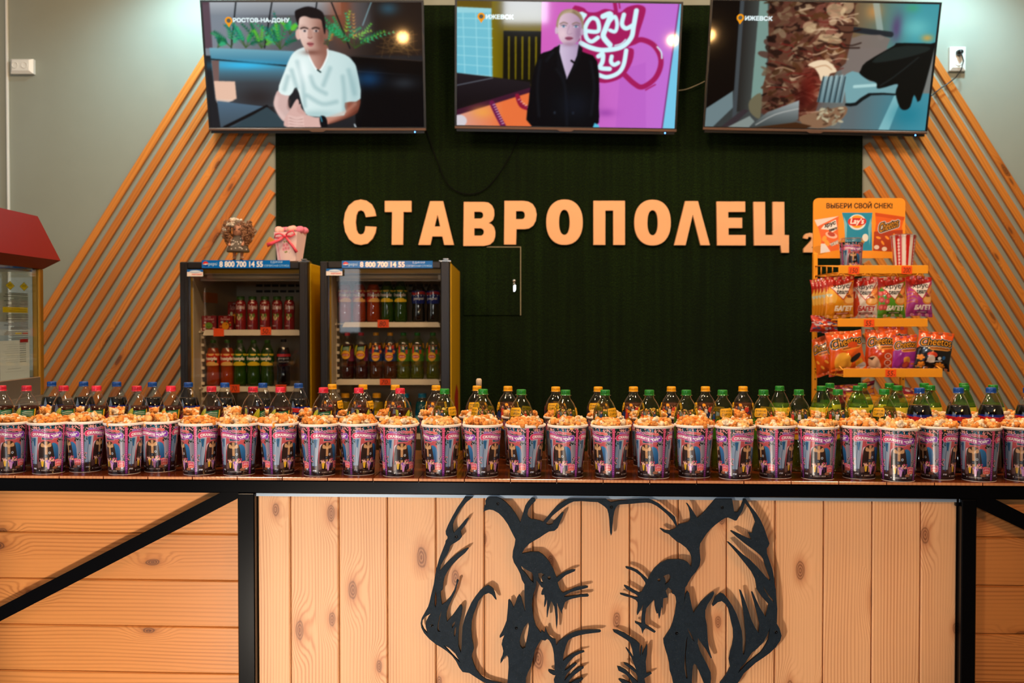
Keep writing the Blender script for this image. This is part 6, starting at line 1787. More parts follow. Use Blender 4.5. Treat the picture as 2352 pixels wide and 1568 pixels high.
# ------------------------------------------------------------------ the bar counter
bar = thing('bar_counter', 'bar counter front of pale pine boards in a black steel frame', 'counter', CO, -PSI)
bar.location = (CO.x, CO.y, 0)
ZT = COUNTER_Z
BX0, BX1 = -2.05, 2.05
FR = 0.004                                             # the frame stands a little behind the worktop's edge
def bl(px, py, yl):
    x, z = CL(px, py, yl); return x, z
zr1 = ZT - .0085                                        # top of the rail
zr0 = bl(1176, 1137.5, FR)[1]
m = MB().cbox(BX0, BX1, FR, FR + .04, zr0, zr1, .0025); m.obj('top_rail', M['black_steel'], bar)
PL = (bl(546, 1300, FR)[0], bl(585, 1300, FR)[0]); PR = (bl(2208.5, 1300, FR)[0], bl(2243, 1300, FR)[0])
for (a_, b_) in (PL, PR): MB().cbox(a_, b_, FR, FR + .04, 0, zr0, .0025).obj('post', M['black_steel'], bar)
MB().cbox(BX0, BX1, FR, FR + .04, .05, .09, .0025).obj('bottom_rail', M['black_steel'], bar)
def brace(pts):
    q = [bl(x, y, FR) for x, y in pts]
    mb = MB().prism(q, FR + .0005, FR + .0395); return mb.obj('brace', M['black_steel'], bar)
def along(p, q, t): return (p[0] + (q[0] - p[0]) * t, p[1] + (q[1] - p[1]) * t)
brace([along((512, 1128), (0, 1393), 2.3), along((547, 1145), (0, 1427), 2.2), (547, 1144), (547, 1130), (512, 1128)])
brace([(2272, 1139), (2243, 1139), (2243, 1164), along((2246, 1163), (2352, 1214), 6.4), along((2272, 1137.5), (2352, 1178), 6.6)])
# horizontal boards of the two side panels
REC = .042
def hpanel(x0, x1, seams, name, off):
    mb = MB()
    zs = seams
    for k in range(len(zs) - 1):
        z1_, z0_ = zs[k], zs[k + 1]
        n0 = len(mb.v); c = .0035
        sec = [(REC + .016, z0_ + .0006), (REC + c, z0_ + .0006), (REC, z0_ + c), (REC, z1_ - c), (REC + c, z1_ - .0006), (REC + .016, z1_ - .0006)]
        vs = [(x0, y, z) for y, z in sec] + [(x1, y, z) for y, z in sec]
        n = len(sec)
        fs = [tuple(range(n)), tuple(range(n, 2 * n))[::-1]] + [(i, (i + 1) % n, n + (i + 1) % n, n + i) for i in range(n)]
        g = [(p[0] + off + 2.9 * k, p[2] + .013 * k, 3.0 * k + off) for p in vs]
        mb.add(vs, fs, 0, g)
    mb.box(x0, x1, REC + .017, REC + .024, zs[-1], zs[0], 1)
    return mb.obj(name, [M['side_board'], M['groove']], bar)
s0 = bl(270, 1224, REC)[1]; pitch = (bl(270, 1224, REC)[1] - bl(270, 1543, REC)[1]) / 3
seams = [zr0 - .0005] + [s0 - pitch * k for k in range(0, 9)]
seams = [z for z in seams if z > .1] + [.0905]
hpanel(BX0, PL[0] - .0005, seams, 'side_panel', 0.0)
s0r = bl(2300, 1234, REC)[1]
seams = [zr0 - .0005] + [s0r - pitch * k for k in range(0, 9)]
seams = [z for z in seams if z > .1] + [.0905]
hpanel(PR[1] + .0005, BX1, seams, 'side_panel', 21.0)
# upright boards of the middle panel
VREC = .030
xs = [bl(1001.7 + 111.3 * k, 1350, VREC)[0] for k in range(-3, 11)]
xs = [PL[1] + .0005] + xs + [PR[0] - .0005]
mb = MB()
for k in range(len(xs) - 1):
    x0_, x1_ = xs[k], xs[k + 1]; c = .0035
    sec = [(x0_ + .0005, VREC + .016), (x0_ + .0005, VREC + c), (x0_ + c, VREC), (x1_ - c - .001, VREC), (x1_ - .0015, VREC + c), (x1_ - .0015, VREC + .016)]
    zlo, zhi = .0905, zr0 - .010
    vs = [(x, y, zlo) for x, y in sec] + [(x, y, zhi) for x, y in sec]; n = 6
    fs = [tuple(range(n)), tuple(range(n, 2 * n))[::-1]] + [(i, (i + 1) % n, n + (i + 1) % n, n + i) for i in range(n)]
    g = [(p[2] + 3.3 * k, p[0], 5.0 * k + 2) for p in vs]
    mb.add(vs, fs, 0, g)
mb.box(xs[0], xs[-1], VREC + .017, VREC + .024, .0905, zr0 - .010, 1)
mb.obj('middle_panel', [M['board'], M['groove']], bar)
MB().box(PL[1] + .0005, PR[0] - .0005, .0165, .042, zr0 - .0095, zr0 - .0005).obj('aluminium_strip', plain('white_aluminium', (150, 166, 182), 0.35, 0.3), bar)
x_, z_ = bl(2195.5, 1150, VREC); MB().cbox(x_ - .005, x_ + .004, VREC - .014, VREC - .0005, z_ - .012, z_ + .013, .002).obj('latch', M['black_steel'], bar)

# worktop of short strips
wt = thing('worktop', 'glossy red-brown wooden worktop along the bar', 'worktop', CO, -PSI)
mb = MB()
rng = random.Random(21)
wd, dep = .118, .56
for k in range(int((BX1 - BX0) / wd) + 1):
    x0_ = BX0 + k * wd + .04
    y = 0.0
    first = True
    while y < dep - 1e-6:
        ln = min(rng.uniform(.26, .5), dep - y)
        if dep - y - ln < .08: ln = dep - y
        n0 = len(mb.v)
        mb.cbox(x0_ + .0004, x0_ + wd - .0004, y + .0003, y + ln - .0003, -.008, 0.0, .0009)
        mb.g[n0:] = [(p[1] + 4.1 * k + 9 * y, p[0], k * 2.0 + y * 11) for p in mb.v[n0:]]
        y += ln
for i, f in enumerate(mb.f):
    ys = [mb.v[j][1] for j in f]
    if max(ys) < .0006: mb.m[i] = 1
    elif max(ys) < .0012 and min(mb.v[j][2] for j in f) < -.0008: mb.m[i] = 1
mb.obj('wooden_strips', [M['worktop'], M['worktop_edge']], wt)
MB().box(BX0 + .05, BX1 - .02, FR + .045, dep - .005, -.03, -.0085).obj('backing_board', M['groove'], wt)
mb = MB()
for x in (BX0 + .06, -.1, BX1 - .1): mb.box(x, x + .04, dep - .05, dep - .01, 0, ZT - .031)
for k, x in enumerate((BX0 + .06, -.1, BX1 - .1)): MB().box(x, x + .04, dep - .05, dep - .01, 0, ZT - .031).obj('back_leg', M['black_steel'], bar)

# ------------------------------------------------------------------ the bear cut out of black sheet
SX = {'A': (940, 1120, 6.5333), 'B': (940, 1340, 6.5333), 'C': (1220, 1120, 6.5333), 'D': (1220, 1340, 6.5333), 'E': (1500, 1120, 6.9697), 'F': (1500, 1340, 6.8758)}
BD = .016                                              # the sheet's front, in front of the boards
def tr(spec):
    out = []
    for f, pts in spec:
        ox, oy, s = SX[f]
        out += [(ox + x / s, oy + y / s) for x, y in pts]
    return out
BEAR = []
BEAR.append([tr([('A', [(830, 140), (955, 140), (860, 215), (780, 310), (720, 410), (670, 500), (652, 560), (655, 640), (668, 680), (760, 580), (830, 490), (880, 455), (893, 460), (850, 545), (800, 610), (770, 650), (775, 685), (790, 735), (760, 775), (700, 815), (640, 850), (610, 880), (600, 930), (570, 1000), (520, 1080), (470, 1170), (455, 1250), (540, 1150), (620, 1070), (720, 990), (820, 925), (885, 900), (890, 915), (840, 975), (740, 1060), (640, 1160), (570, 1260), (530, 1340), (515, 1400), (508, 1440)]),
  ('B', [(500, 90), (470, 120), (470, 180), (480, 260), (490, 320), (560, 270), (620, 190), (670, 100)]), ('A', [(705, 1440), (710, 1385), (725, 1380), (740, 1400)]), ('B', [(715, 30), (690, 130), (640, 240), (590, 340), (560, 430), (555, 500), (565, 575), (640, 490), (700, 410), (750, 335), (770, 320), (790, 335), (795, 380), (780, 480), (755, 600), (740, 700), (735, 830), (735, 930), (755, 1000), (775, 1040), (785, 960), (790, 800), (800, 640), (830, 520), (880, 400), (930, 290), (990, 200), (1060, 110), (1130, 50), (1180, 28), (1220, 50), (1260, 85), (1285, 150), (1308, 245), (1285, 225), (1240, 165), (1190, 140), (1120, 170), (1040, 260), (1000, 370), (960, 470), (935, 580), (930, 700), (940, 830), (960, 920), (965, 985), (940, 1060), (935, 1110), (960, 1190), (1000, 1290), (1060, 1370), (1130, 1430), (1200, 1455), (1330, 1487), (1480, 1530), (1600, 1580), (1560, 1610), (1330, 1560), (1150, 1490), (1100, 1470), (1020, 1420), (900, 1340), (800, 1325), (750, 1260), (700, 1160), (640, 1080), (560, 1010), (470, 950), (400, 910), (300, 830), (220, 740), (180, 660), (170, 590), (185, 520), (230, 440), (280, 350), (300, 290), (320, 200), (345, 100), (368, 5)]), ('A', [(390, 1300), (410, 1200), (450, 1060), (500, 930), (540, 830), (545, 795), (570, 770), (575, 735), (550, 700), (545, 650), (580, 560), (640, 440), (720, 300), (790, 200)])]),
  tr([('B', [(395, 105), (410, 180), (412, 280), (395, 360), (380, 330), (378, 250), (385, 170)])]), tr([('B', [(330, 445), (285, 500), (250, 570), (245, 640), (265, 720), (275, 750), (220, 690), (190, 620), (195, 560), (235, 500)])]), tr([('B', [(485, 400), (470, 480), (445, 580), (438, 650), (448, 700), (475, 722), (430, 720), (420, 690), (425, 620), (450, 500)])]), tr([('B', [(690, 565), (680, 620), (640, 670), (640, 630), (660, 590)])]), tr([('B', [(705, 650), (700, 730), (680, 800), (670, 780), (672, 710), (690, 660)])]), tr([('B', [(510, 920), (600, 965), (690, 1050), (770, 1190), (690, 1115), (600, 1020)])])])
BEAR.append([tr([('A', [(1115, 360), (1120, 300), (1145, 240), (1140, 195), (1165, 155), (1210, 142), (1310, 142), (1370, 165), (1440, 210), (1520, 290), (1580, 370), (1630, 450), (1665, 525), (1690, 440), (1710, 370), (1740, 270), (1780, 210), (1835, 155), (1880, 157), (1895, 195), (1830, 260), (1790, 320), (1770, 400), (1785, 440), (1830, 470), (1900, 480), (1960, 495), (2010, 515), (2050, 540), (2090, 560), (2150, 545), (2165, 505), (2220, 450), (2290, 375), (2320, 370), (2300, 430), (2260, 520), (2230, 600), (2180, 645), (2100, 655), (2040, 690), (1960, 745), (1880, 790), (1800, 840), (1730, 910), (1690, 990), (1740, 980), (1820, 962), (1940, 965), (2000, 1000), (2060, 1060), (2110, 1130), (2160, 1220), (2190, 1300), (2210, 1350)]),
  ('C', [(450, 1300), (540, 1250), (610, 1230), (665, 1230), (655, 1250), (600, 1275), (520, 1310), (450, 1370), (395, 1420), (402, 1450)]), ('D', [(420, 70), (450, 120), (480, 140), (560, 110), (640, 70), (730, 45), (820, 35), (855, 45), (850, 60), (760, 85), (660, 110), (590, 130), (520, 170), (490, 200), (560, 195), (660, 180), (760, 165), (850, 160), (865, 180), (850, 195), (740, 200), (620, 225), (560, 245), (510, 275), (490, 330), (480, 370), (465, 400), (462, 455), (445, 420), (420, 370), (400, 330), (388, 280), (395, 400), (400, 500), (395, 600), (380, 690), (370, 600), (365, 500), (355, 400), (345, 340), (320, 290), (300, 260), (280, 330), (260, 410), (245, 505), (235, 505), (232, 420), (235, 330), (238, 240), (225, 300), (205, 350), (195, 345), (195, 290), (205, 220), (195, 165), (170, 170), (150, 160), (155, 130), (185, 65), (150, 50), (130, 15)]), ('A', [(1935, 1420), (1908, 1385), (1905, 1440)]), ('B', [(1905, 25), (1895, 70), (1870, 130), (1850, 220), (1840, 320), (1850, 420), (1865, 520), (1900, 640), (1950, 710), (1975, 745), (1985, 705), (2030, 740), (2040, 660), (2055, 690), (2070, 740), (2100, 790), (2150, 830), (2195, 840), (2205, 930)]),
  ('D', [(420, 870), (480, 820), (560, 770), (660, 725), (760, 705), (880, 695), (980, 695), (1035, 700), (1048, 715), (1030, 730), (940, 740), (820, 755), (720, 775), (620, 810), (560, 850), (540, 890), (520, 940), (510, 980), (490, 1050), (480, 1110), (478, 1165), (540, 1110), (620, 1060), (700, 1020), (790, 1010), (800, 1025), (740, 1045), (660, 1085), (600, 1140), (550, 1200), (520, 1250), (500, 1310), (560, 1270), (620, 1215), (670, 1190), (685, 1205), (660, 1235), (600, 1285), (545, 1340), (510, 1400), (500, 1460), (560, 1390), (640, 1310), (720, 1260), (785, 1245), (790, 1265), (730, 1310), (650, 1370), (580, 1440), (560, 1500), (600, 1490), (680, 1440), (760, 1415), (780, 1430), (740, 1470), (690, 1520), (640, 1600), (380, 1600), (345, 1480), (340, 1450), (370, 1375), (330, 1370), (280, 1340), (255, 1310), (260, 1295), (300, 1300), (350, 1315), (350, 1200), (340, 1060), (325, 970), (300, 900), (270, 850), (240, 830), (210, 855), (150, 840)]),
  ('B', [(1940, 900), (1890, 990), (1860, 1110), (1830, 1240), (1780, 1330), (1750, 1420), (1745, 1620), (1465, 1620), (1480, 1400), (1490, 1250), (1485, 1110), (1465, 1075), (1430, 1100), (1400, 1160), (1368, 1198), (1370, 1150), (1395, 1090), (1410, 1010), (1400, 960), (1385, 910), (1395, 860), (1430, 770), (1400, 790), (1360, 815), (1355, 790), (1390, 730), (1430, 640), (1460, 560), (1470, 460), (1480, 350), (1485, 250), (1505, 240), (1535, 290), (1565, 360), (1590, 310), (1620, 210), (1650, 165), (1680, 210), (1710, 320), (1740, 430), (1735, 330), (1730, 200), (1728, 10)]), ('A', [(1690, 1380), (1665, 1290), (1620, 1200), (1570, 1120), (1548, 1040), (1555, 950), (1580, 860), (1592, 770), (1540, 670), (1480, 550), (1410, 450), (1340, 380), (1260, 335), (1200, 325), (1150, 340)])]),
  tr([('B', [(1785, 580), (1720, 660), (1680, 760), (1655, 870), (1665, 940), (1700, 980), (1740, 960), (1755, 880), (1775, 780), (1795, 640)])]), tr([('A', [(1675, 1170), (1760, 1230), (1840, 1270), (1858, 1320), (1868, 1430), (1820, 1390), (1750, 1290), (1690, 1225)])]), tr([('A', [(1935, 1282), (1980, 1275), (2030, 1305), (1995, 1330), (1988, 1370), (2010, 1430), (1975, 1415), (1942, 1350)])]), tr([('A', [(2100 + 26 * math.cos(t), 1350 + 26 * math.sin(t)) for t in np.linspace(0, 2 * PI, 13)[:-1]])])])
BEAR.append([tr([('C', [(180, 515), (300, 370), (390, 270), (480, 210), (560, 170), (640, 165), (1120, 168), (1160, 200), (1200, 220), (1270, 205), (1320, 195), (1400, 190), (1500, 178), (1640, 170), (1770, 168), (1830, 195), (1920, 240), (2000, 310), (2090, 380), (2160, 440), (2170, 480), (2200, 585), (2180, 590), (2120, 490), (2040, 400), (1960, 330), (1880, 270), (1800, 230), (1730, 220), (1600, 230), (1500, 240), (1400, 245), (1310, 252), (1275, 290), (1250, 350), (1235, 430), (1222, 560), (1215, 680), (1200, 720), (1185, 680), (1178, 580), (1172, 480), (1160, 390), (1140, 320), (1100, 280), (1050, 245), (1000, 215), (900, 210), (760, 200), (640, 205), (560, 240), (470, 300), (390, 360), (320, 420), (260, 490), (222, 540)])])])
BEAR.append([tr([('E', [(110, 655), (130, 650), (200, 680), (270, 685), (340, 660), (385, 625), (420, 585), (500, 570), (570, 545), (597, 510), (590, 400), (570, 320), (530, 245), (560, 255), (620, 340), (670, 420), (712, 485), (780, 430), (850, 350), (930, 260), (1000, 180), (1265, 180), (1280, 260), (1300, 390), (1360, 390), (1400, 320), (1440, 220), (1445, 182), (1475, 182), (1470, 250), (1430, 370), (1380, 450), (1340, 520), (1310, 525), (1260, 500), (1200, 475), (1150, 485), (1080, 530), (1000, 590), (920, 660), (860, 730), (800, 820), (755, 890), (745, 960), (750, 1050), (760, 1150), (745, 1250), (690, 1340), (620, 1420), (560, 1520)]),
  ('F', [(545, 12), (510, 60), (500, 180), (490, 300), (470, 430), (500, 260), (515, 170), (545, 120), (570, 150), (590, 250), (615, 370), (640, 470), (700, 380), (760, 290), (840, 210), (920, 150), (960, 130), (965, 160), (930, 230), (860, 330), (825, 420), (825, 530), (850, 650), (858, 770), (865, 900), (890, 1040), (930, 1170), (915, 1180), (880, 1120), (830, 1030), (770, 950), (710, 860), (705, 940), (740, 1060), (800, 1180), (860, 1290), (910, 1400), (918, 1500), (900, 1640), (830, 1640), (800, 1568), (760, 1470), (710, 1350), (680, 1280), (650, 1265), (630, 1300), (620, 1400), (610, 1640), (330, 1640), (300, 1480), (265, 1380), (255, 1260), (230, 1150), (200, 1060), (170, 950), (165, 880), (210, 810), (270, 720), (310, 620), (345, 480), (370, 300), (360, 220), (335, 170), (300, 155), (305, 110), (240, 60), (200, 110), (235, 215)]),
  ('D', [(1985, 220), (1980, 280), (1975, 380), (1960, 350), (1950, 380), (1940, 470), (1920, 535), (1905, 440), (1885, 450), (1870, 410), (1855, 330), (1850, 230), (1780, 310), (1730, 370), (1715, 460), (1710, 560), (1720, 620), (1800, 670), (1868, 720), (1850, 740), (1780, 700), (1720, 665), (1690, 700), (1670, 755), (1650, 670), (1610, 620), (1560, 590), (1560, 568), (1620, 590), (1655, 600), (1660, 500), (1670, 400), (1690, 290), (1660, 360), (1615, 440), (1592, 475), (1588, 440), (1600, 350), (1600, 285), (1570, 245), (1500, 210), (1400, 185), (1335, 160), (1335, 145), (1400, 155), (1480, 180), (1560, 205), (1615, 205), (1570, 160), (1500, 120), (1430, 80), (1395, 40), (1400, 25), (1440, 40), (1490, 65), (1560, 110), (1620, 140), (1660, 125), (1690, 70), (1715, 20)]), ('C', [(1720, 1440), (1700, 1400), (1640, 1320), (1560, 1260), (1480, 1225), (1430, 1210), (1415, 1190), (1430, 1183), (1500, 1195), (1600, 1240), (1680, 1310), (1755, 1380), (1790, 1300), (1850, 1210), (1940, 1130), (2050, 1080)]), ('E', [(300, 1150), (410, 1145), (500, 1165), (560, 1200), (610, 1265), (625, 1200), (620, 1120), (590, 1040), (530, 960), (440, 890), (380, 860), (300, 790), (250, 740), (170, 710)])]),
  tr([('E', [(250, 1380), (280, 1410), (280, 1460), (250, 1510), (190, 1550), (205, 1500), (190, 1450), (160, 1420), (200, 1395)])]), tr([('E', [(95 + 26 * math.cos(t), 1475 + 24 * math.sin(t)) for t in np.linspace(0, 2 * PI, 13)[:-1]])]), tr([('F', [(545, 705), (600, 790), (660, 930), (620, 880), (565, 770)])]), tr([('F', [(545, 820), (535, 960), (520, 1090), (520, 1240), (545, 1500), (525, 1500), (495, 1330), (505, 1100), (520, 920)])])])
BEAR.append([tr([('E', [(1440, 182), (1490, 180), (1560, 290), (1650, 400), (1720, 510), (1780, 640), (1830, 790), (1865, 890), (1850, 930), (1820, 970), (1825, 1050), (1870, 1180), (1910, 1300), (1940, 1450), (1945, 1540)]), ('F', [(1940, 100), (1950, 250), (1962, 400), (1955, 630), (2000, 710), (2030, 820), (2010, 900), (1940, 1000), (1850, 1090), (1740, 1170), (1620, 1250), (1520, 1340), (1430, 1420), (1360, 1540), (1300, 1620), (1060, 1640), (1060, 1568), (1100, 1520), (1170, 1420), (1220, 1320), (1200, 1200), (1220, 1080), (1250, 980), (1270, 860), (1265, 720), (1240, 620), (1215, 500), (1190, 400), (1140, 320), (1085, 275), (1020, 295), (945, 360), (935, 340), (980, 220), (1020, 185), (1070, 150), (1120, 170), (1180, 240), (1260, 360), (1320, 480), (1360, 600), (1400, 740), (1415, 880), (1415, 1040), (1420, 1120), (1440, 1120), (1455, 1060), (1470, 920), (1465, 780), (1450, 640), (1430, 450), (1400, 260), (1365, 100), (1390, 110), (1440, 230), (1500, 400), (1550, 560), (1610, 690), (1670, 780), (1685, 640), (1650, 500), (1600, 300), (1555, 140), (1575, 130), (1620, 230), (1690, 380), (1780, 530), (1790, 480), (1830, 330), (1720, 210), (1640, 90), (1630, 10)]),
  ('E', [(1640, 1470), (1580, 1350), (1480, 1220), (1350, 1060), (1240, 930), (1185, 870), (1210, 865), (1300, 940), (1440, 1070), (1560, 1160), (1690, 1290), (1820, 1440), (1870, 1490), (1880, 1460), (1830, 1340), (1790, 1220), (1770, 1150), (1730, 1090), (1620, 1000), (1480, 900), (1330, 780), (1240, 695), (1260, 685), (1380, 740), (1500, 800), (1580, 830), (1550, 770), (1530, 720), (1590, 725), (1600, 660), (1640, 550), (1600, 440), (1540, 330), (1480, 250)])]),
  tr([('F', [(1850, 690), (1800, 820), (1745, 920), (1650, 1020), (1560, 1090), (1500, 1180), (1440, 1270), (1380, 1330), (1340, 1420), (1430, 1330), (1490, 1260), (1600, 1175), (1700, 1090), (1770, 990), (1825, 880)])]), tr([('E', [(1630, 1330), (1700, 1440), (1690, 1430)])]), tr([('F', [(1740, 30), (1800, 140), (1900, 270), (1905, 300), (1830, 210), (1760, 100)])])])
BEAR.append([tr([('D', [(1225, 695), (1300, 705), (1400, 745), (1500, 810), (1580, 860), (1630, 910), (1625, 1000), (1640, 1100), (1650, 960), (1665, 930), (1670, 960), (1665, 1080), (1690, 1010), (1740, 915), (1745, 930), (1740, 1050), (1720, 1170), (1730, 1350), (1800, 1335), (1810, 1350), (1740, 1395), (1700, 1420), (1715, 1500), (1720, 1600), (1480, 1600), (1400, 1530), (1310, 1440), (1330, 1432), (1400, 1450), (1480, 1490), (1540, 1530), (1490, 1440), (1430, 1370), (1380, 1340), (1310, 1305), (1290, 1245), (1340, 1255), (1420, 1300), (1500, 1380), (1560, 1440), (1600, 1480), (1600, 1400), (1570, 1340), (1480, 1270), (1400, 1210), (1390, 1190), (1450, 1205), (1530, 1260), (1580, 1310), (1540, 1200), (1500, 1100), (1450, 1020), (1420, 970), (1430, 965), (1480, 1020), (1535, 1105), (1515, 980), (1480, 880), (1430, 840), (1330, 780), (1240, 725)])])])
yb_ = VREC - BD - .008
bear = thing('bear_cutout', 'black bear head silhouette cut from sheet and screwed to the pine boards', 'wall emblem', CO, -PSI)
bear.location = (CO.x, CO.y, 0)
mb = MB()
for loops in BEAR:
    pts = [[CL(x, y, yb_) for x, y in lp] for lp in loops]
    s_ = sheet(pts, .009)
    s_.v = [(p[0], p[1] + yb_, p[2]) for p in s_.v]
    mb.add(s_.v, s_.f)
_t = NT('black_painted_ply')
_tc = _t.n('ShaderNodeTexCoord')
_n = _t.noise(_t.mapping(_tc.outputs['Object'], (90, 90, 90)), 1.0, 4.0, .65)
_sp = _t.ss(_t.noise(_tc.outputs['Object'], 900.0, 2.0), .68, .76)
_t.set(Base_Color=_t.mix(_sp, _t.mix(_n, L(17, 24, 31), L(36, 48, 60)), L(110, 106, 100)), Roughness=.6)
_t.b.inputs['Specular IOR Level'].default_value = .1
_t.bump(_n, .35, .002)
M['bear'] = _t.mat
mb.obj('head_sheet', M['bear'], bear)
for (f, x, y) in (('A', 705, 735), ('A', 1328, 240), ('C', 1200, 290), ('E', 1105, 315), ('B', 340, 630), ('B', 1605, 665), ('F', 370, 782), ('F', 1940, 765)):
    (u, v), = tr([(f, [(x, y)])]); a_, c_ = CL(u, v, yb_)
    m = MB().lathe([(.0040, 0), (.0040, .0012), (.0022, .0016), (.0016, .0006), (0.0, .0006)], 14, close=False); m.v = [(p[0] + a_, yb_ - p[2], c_ + p[1]) for p in m.v]
    m.obj('screw', M['black_steel'], bear)
# stand-offs that carry the sheet clear of the boards
for (f, x, y) in (('A', 705, 735), ('A', 1328, 240), ('C', 1200, 290), ('E', 1105, 315), ('B', 340, 630), ('B', 1605, 665), ('F', 370, 782), ('F', 1940, 765)):
    (u, v), = tr([(f, [(x, y)])]); a_, c_ = CL(u, v, yb_)
    m = MB().lathe([(.006, 0), (.006, VREC - yb_ - .009)], 10); m.v = [(p[0] + a_, yb_ + .009 + p[2], c_ + p[1]) for p in m.v]; m.obj('spacer', M['black_steel'], bear)

# ------------------------------------------------------------------ popcorn cups
def cup_profile(u): return .0405 + (.0492 - .0405) * u          # radius by height 0..1
CUP_H = .136
art1 = art_cup().lin(); art1[..., :3] *= .86
cup_lin = np.concatenate([art1, art1, art1], 1)
M['cup_print'] = printed('printed_cup_paper', 0.24, coat=0.2)
M['cup_paper'] = plain('white_paper', (240, 226, 218), 0.5)
def make_cup(label, group):
    root = thing('popcorn_cup', label, 'cup', (0, 0, 0), 0, group)
    me = grid_mesh('printed_sleeve', cup_lin, lambda U, V: (cup_profile(1 - V) * np.sin(U * 2 * PI), -cup_profile(1 - V) * np.cos(U * 2 * PI), .001 + (CUP_H - .006) * (1 - V)), M['cup_print'], wrap=True)
    link(bpy.data.objects.new('printed_sleeve', me), root)
    m = MB()
    prof = [(.0490, CUP_H - .0075), (.0512, CUP_H - .0072), (.0530, CUP_H - .0052), (.0534, CUP_H - .0028), (.0526, CUP_H - .0006), (.0508, CUP_H), (.0490, CUP_H - .001), (.0486, CUP_H - .004), (.0470, CUP_H - .030), (.046, CUP_H - .031)]
    m.lathe(prof, 56, close=False); m.obj('rim', M['cup_paper'], root)
    MB().lathe([(.0405, .0), (.0400, .0015), (.039, .004), (0.0005, .004)], 40, close=False).obj('cup_base', M['cup_paper'], root)
    return root
# popcorn heaps: four of them, copied
_t = NT('popcorn')
_at = _t.n('ShaderNodeAttribute', attribute_name='print')
_tc = _t.n('ShaderNodeTexCoord')
_n = _t.noise(_tc.outputs['Object'], 260.0, 3.0, .6)
_t.set(Base_Color=_t.mix(_t.math('MULTIPLY', _t.ss(_n, .5, .75), .5), _at.outputs['Color'], L(206, 120, 44)), Roughness=.6)
_t.b.inputs['Subsurface Weight'].default_value = .12
_t.b.inputs['Subsurface Radius'].default_value = (.006, .003, .0015)
_t.bump(_n, .5, .001)
M['popcorn'] = _t.mat
def ico():
    import bmesh as _b
    bm = _b.new(); _b.ops.create_icosphere(bm, subdivisions=2, radius=1.0)
    v = np.array([q.co[:] for q in bm.verts]); f = np.array([[w.index for w in q.verts] for q in bm.faces]); bm.free()
    return v, f
IV, IF = ico()
def heap_mesh(seed, n=95):
    rs = np.random.RandomState(seed)
    V, F, Cc = [], [], []; base = 0
    for k in range(n):
        a = rs.uniform(0, 2 * PI); r = .0445 * math.sqrt(rs.uniform(0, 1))
        top = .003 + .009 * (1 - (r / .052) ** 2) + .004 * rs.uniform(-1, 1)
        z = top if k < n * .8 else rs.uniform(-.004, top)
        if k % 17 == 3: z += .004 * max(0, 1 - r / .05)
        c = np.array([r * math.cos(a), r * math.sin(a), z - .004])
        kind = rs.uniform()
        col = np.array(L(*((244, 222, 190) if kind < .25 else (246, 190, 116) if kind < .62 else (236, 148, 58)))[:3]) * rs.uniform(.85, 1.08)
        s = rs.uniform(.0052, .0078)
        nb = rs.randint(4, 7)
        for q in range(nb):
            d = rs.normal(size=3); d /= np.linalg.norm(d)
            rr = s * rs.uniform(.62, 1.0); cc = c + d * s * .75
            sc = rs.uniform(.75, 1.2, 3) * rr
            ph = rs.uniform(0, 6, 3)
            w = 1 + .16 * np.sin(3.1 * IV[:, :1] + ph[0]) * np.sin(3.3 * IV[:, 1:2] + ph[1]) + .1 * np.sin(6 * IV[:, 2:] + ph[2])
            V.append(cc + IV * sc * w); F.append(IF + base); base += len(IV)
            inner = np.clip(1 - np.linalg.norm(IV * sc + cc - c, axis=1) / (s * 1.4), 0, 1)[:, None]
            Cc.append(np.concatenate([col * (1 - .25 * (q % 3 == 0)) * np.ones((len(IV), 1)), np.ones((len(IV), 1))], 1))
        if rs.uniform() < .3:
            cc = c + np.array([rs.uniform(-.3, .3), -1, .2]) * s * .9
            V.append(cc + IV * s * .34); F.append(IF + base); base += len(IV)
            Cc.append(np.tile(np.array([*L(150, 74, 22)[:3], 1.0]), (len(IV), 1)))
    V = np.concatenate(V); F = np.concatenate(F); Cc = np.concatenate(Cc); n = len(F)
    me = bpy.data.meshes.new('popcorn')
    me.vertices.add(len(V)); me.vertices.foreach_set('co', V.astype(np.float32).ravel())
    me.loops.add(n * 3); me.loops.foreach_set('vertex_index', F.astype(np.int32).ravel())
    me.polygons.add(n); me.polygons.foreach_set('loop_start', np.arange(0, n * 3, 3, dtype=np.int32)); me.polygons.foreach_set('loop_total', np.full(n, 3, np.int32)); me.polygons.foreach_set('use_smooth', np.ones(n, bool))
    me.update(calc_edges=True)
    me.color_attributes.new('print', 'FLOAT_COLOR', 'POINT').data.foreach_set('color', Cc.astype(np.float32).ravel())
    me.materials.append(M['popcorn'])
    return me
HEAPS = [heap_mesh(s) for s in (11, 12, 13, 14)]
CUPS = [(21, 58), (111, 52), (195.6, -9), (285.7, 6), (367, 34), (457.6, -12), (549.4, 40), (639.8, -25), (733.7, -35), (824.5, -29), (915.3, -50), (1013.7, 7), (1108.6, -15), (1207, 7), (1303.7, 31), (1403, 9), (1501.5, 35), (1595, 40), (1688, -17), (1781.6, 3), (1878, -57), (1973, -24), (2063, -58), (2154.6, 7), (2249.6, 42), (2348, -63)]
cup0 = None
def nth(i): return ORD[i]
